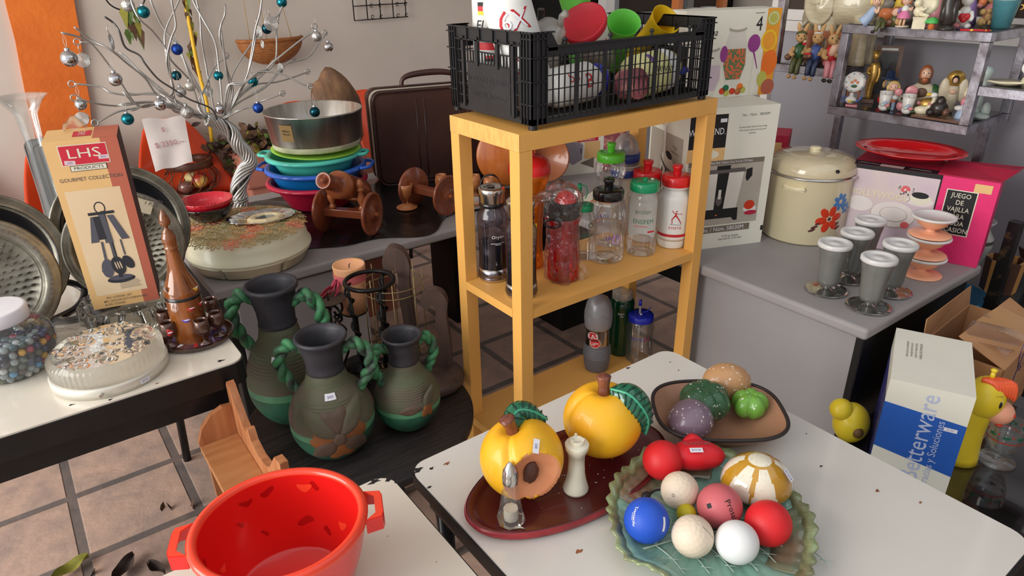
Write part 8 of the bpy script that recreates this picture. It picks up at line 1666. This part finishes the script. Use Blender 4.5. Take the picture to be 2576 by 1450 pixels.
for k in range(4): b.tube([e+Vector((0,0,.010))+vr*(-.004+.003*k),e+vf*.004+Vector((0,0,.022))+vr*(-.012+.004*k)],[.0009,.0003],'ink_black',5)
b.build('eye',t); b=MB(); b.tube([q+Vector((0,0,.045)),q+Vector((.002,0,.066))],[.006,.004],'toy_yellow',10); b.ell(q+Vector((.002,0,.067)),(.007,.007,.004),'toy_yellow',10); b.build('horn',t)
c=(0.581,-0.535,0.500); t=thing('yellow_toy','round yellow plastic toy with a brown spot behind the carton','toy',(.578,-.505,ZG+.0005))
b=MB(); b.ell((0,0,.050),(.040,.040,.050),'toy_yellow',28); b.ell((-.022,.018,.086),(.026,.026,.026),'toy_yellow',24); b.build('body',t)
b=MB(); b.ell((-.022,-.029,.048),(.012,.012,.014),'toy_spot',16); b.build('spot',t)
# goblet
c=(0.769,-0.748,0.430); t=thing('glass_goblet','clear footed dessert glass with red band and holly print','glass',(c[0],c[1],ZG+.0005)); th=thc(c[0],c[1])
b=MB(); b.lathe([(0,0),(.036,0),(.038,.003),(.036,.007),(.016,.014),(.013,.020),(.018,.027),(.028,.040),(.036,.062),(.039,.085),(.040,.104)],'clear_glass',44); b.lathe([(.0388,.104),(.0376,.085),(.0345,.062),(.026,.042),(.012,.030),(0,.028)],'clear_glass',44); b.build('glass_body',t)
rg_=lambda z:interp([(.028,.040),(.036,.062),(.039,.085),(.040,.104)],z); b=MB()
b.wpatch(rg_,.070,.0725,0,2*PI,'flower_red',n=44,off=.0006); 
for k in range(9): a=k*.7; wshape(b,rg_,[(.008*cos(q)*(1+.2*cos(5*q)),.005*sin(q)*(1+.2*cos(5*q))) for q in [i*.63 for i in range(10)]],a,.086,'leaf_green',.0006,1); wshape(b,rg_,[(.003*cos(q),.003*sin(q)) for q in [i for i in range(6)]],a+.3,.090,'flower_red',.0008,1)
b.build('printed_decoration',t)
b=MB(); b.bx((-.05,-.08,0),(.05,.08,.10),'f_brown'); o=b.build('brown_box'); place(o,(1.00,-.93,ZG+.0005),.3); tag(o,'dark brown box at the right photo edge, beside the goblet','box')
# ---------- black glass shelving unit in the far right corner
t=thing('glass_shelf_unit','black metal and glass shelving unit at the right wall','shelf',(1.50,-.75,0))
for x in (-.17,.17):
    for y in (.26,-.30): b=MB(); b.box((x,y,.40),(.03,.03,.80),'iron_black'); b.build('post',t)
clear('shelf_glass',(190,200,200),.25,.05,(70,74,76))
for z in (.33,.56):
    b=MB(); b.box((0,-.02,z),(.36,.60,.008),'shelf_glass'); b.build('glass_shelf',t)
    b=MB(); b.box((-.17,-.02,z-.012),(.02,.56,.014),'iron_black'); b.build('shelf_bar',t)
mat('wood_walnut',(70,44,34),.35,var=.2); mat('wood_maple',(200,150,88),.35,var=.1); mat('urn_white',(206,212,208),.2,coat=.6); mat('bronze_eagle',(60,42,36),.35,.3,bump=1,bs=60)
t=thing('octagonal_pen_cup','octagonal pen cup of alternating light and dark wood','cup',(1.41,-.470,.5645)); th=thc(1.41,-.47)
b=MB(); n=8
for i in range(n):
    a0,a1=th+.1+2*PI*i/n,th+.1+2*PI*(i+1)/n; r0,r1=.046,.050; m_='wood_maple' if i%2 else 'wood_walnut'
    b.add([(r0*cos(a0),r0*sin(a0),0),(r0*cos(a1),r0*sin(a1),0),(r1*cos(a1),r1*sin(a1),.098),(r1*cos(a0),r1*sin(a0),.098),((r1-.007)*cos(a0),(r1-.007)*sin(a0),.098),((r1-.007)*cos(a1),(r1-.007)*sin(a1),.098),((r0-.007)*cos(a1),(r0-.007)*sin(a1),.006),((r0-.007)*cos(a0),(r0-.007)*sin(a0),.006)],[(0,1,2,3),(3,2,5,4),(4,5,6,7)],m_)
b.add([(.045*cos(th+.1+2*PI*i/n),.045*sin(th+.1+2*PI*i/n),.003) for i in range(n)],[list(range(n))],'wood_walnut'); b.build('staves',t)
t=thing('white_urn','white ceramic urn with dark painted band near the pink carton','urn',(1.49,-.350,.5645)); b=MB(); b.lathe([(0,0),(.030,0),(.028,.012),(.034,.03),(.052,.085),(.050,.115),(.036,.135),(.034,.150),(.046,.165),(.044,.168),(.030,.152),(.03,.13)],'urn_white',40); b.lathe([(.0505,.090),(.0512,.100),(.0505,.110)],'ink_grey',40); b.build('urn_body',t)
t=thing('eagle_statue','dark bronze eagle statue with raised wing at the right edge','statue',(1.50,-.545,.5645)); b=MB(); b.tube([(0,0,.0),(0,.005,.06),(0,.0,.12),(0,.004,.165)],[.030,.034,.030,.016],'bronze_eagle',16,sm=4); b.ell((-.01,.012,.178),(.018,.020,.016),'bronze_eagle',14); b.build('body',t)
b=MB(); b.add([(0,-.01,.10),(0,.03,.16),(0,.028,.205),(0,.018,.20),(0,.012,.225),(0,.0,.212),(0,-.006,.235),(0,-.016,.215),(0,-.03,.225),(0,-.035,.14)],[list(range(10))],'bronze_eagle'); b.build('wing',t,solid=.006)
b=MB(); b.add([(-.02,.02,.10),(-.02,.075,.12),(-.02,.06,.085),(-.02,.02,.08)],[(0,1,2,3)],'bronze_eagle'); b.build('wing',t,solid=.006)
for lb,c,P_,m_,nm in (('large clear glass platter on the lower glass shelf',(1.42,-.44,.3345),[(0,0),(.09,.0),(.13,.025),(.132,.028),(.09,.006),(0,.005)],'clear_glass','glass_platter'),('round clear glass bowl at the right photo edge',(1.44,-.66,.3345),[(0,0),(.04,0),(.08,.04),(.085,.09),(.082,.09),(.075,.04),(0,.01)],'clear_glass','glass_bowl'),('small blue plastic bowl behind the kraft carton',(1.25,-.42,.0005),[(0,0),(.05,0),(.09,.10),(.10,.20),(.096,.20),(.086,.10),(0,.01)],'bw_sky','blue_bucket')):
    if m_ not in MAT: mat('bw_sky',(60,150,200),.4)
    b=MB(); b.lathe(P_,m_,40); o=b.build(nm); o.location=c; tag(o,lb,'bowl')
place(bpy.data.objects['blue_bucket'],(1.36,-.37,.3345))
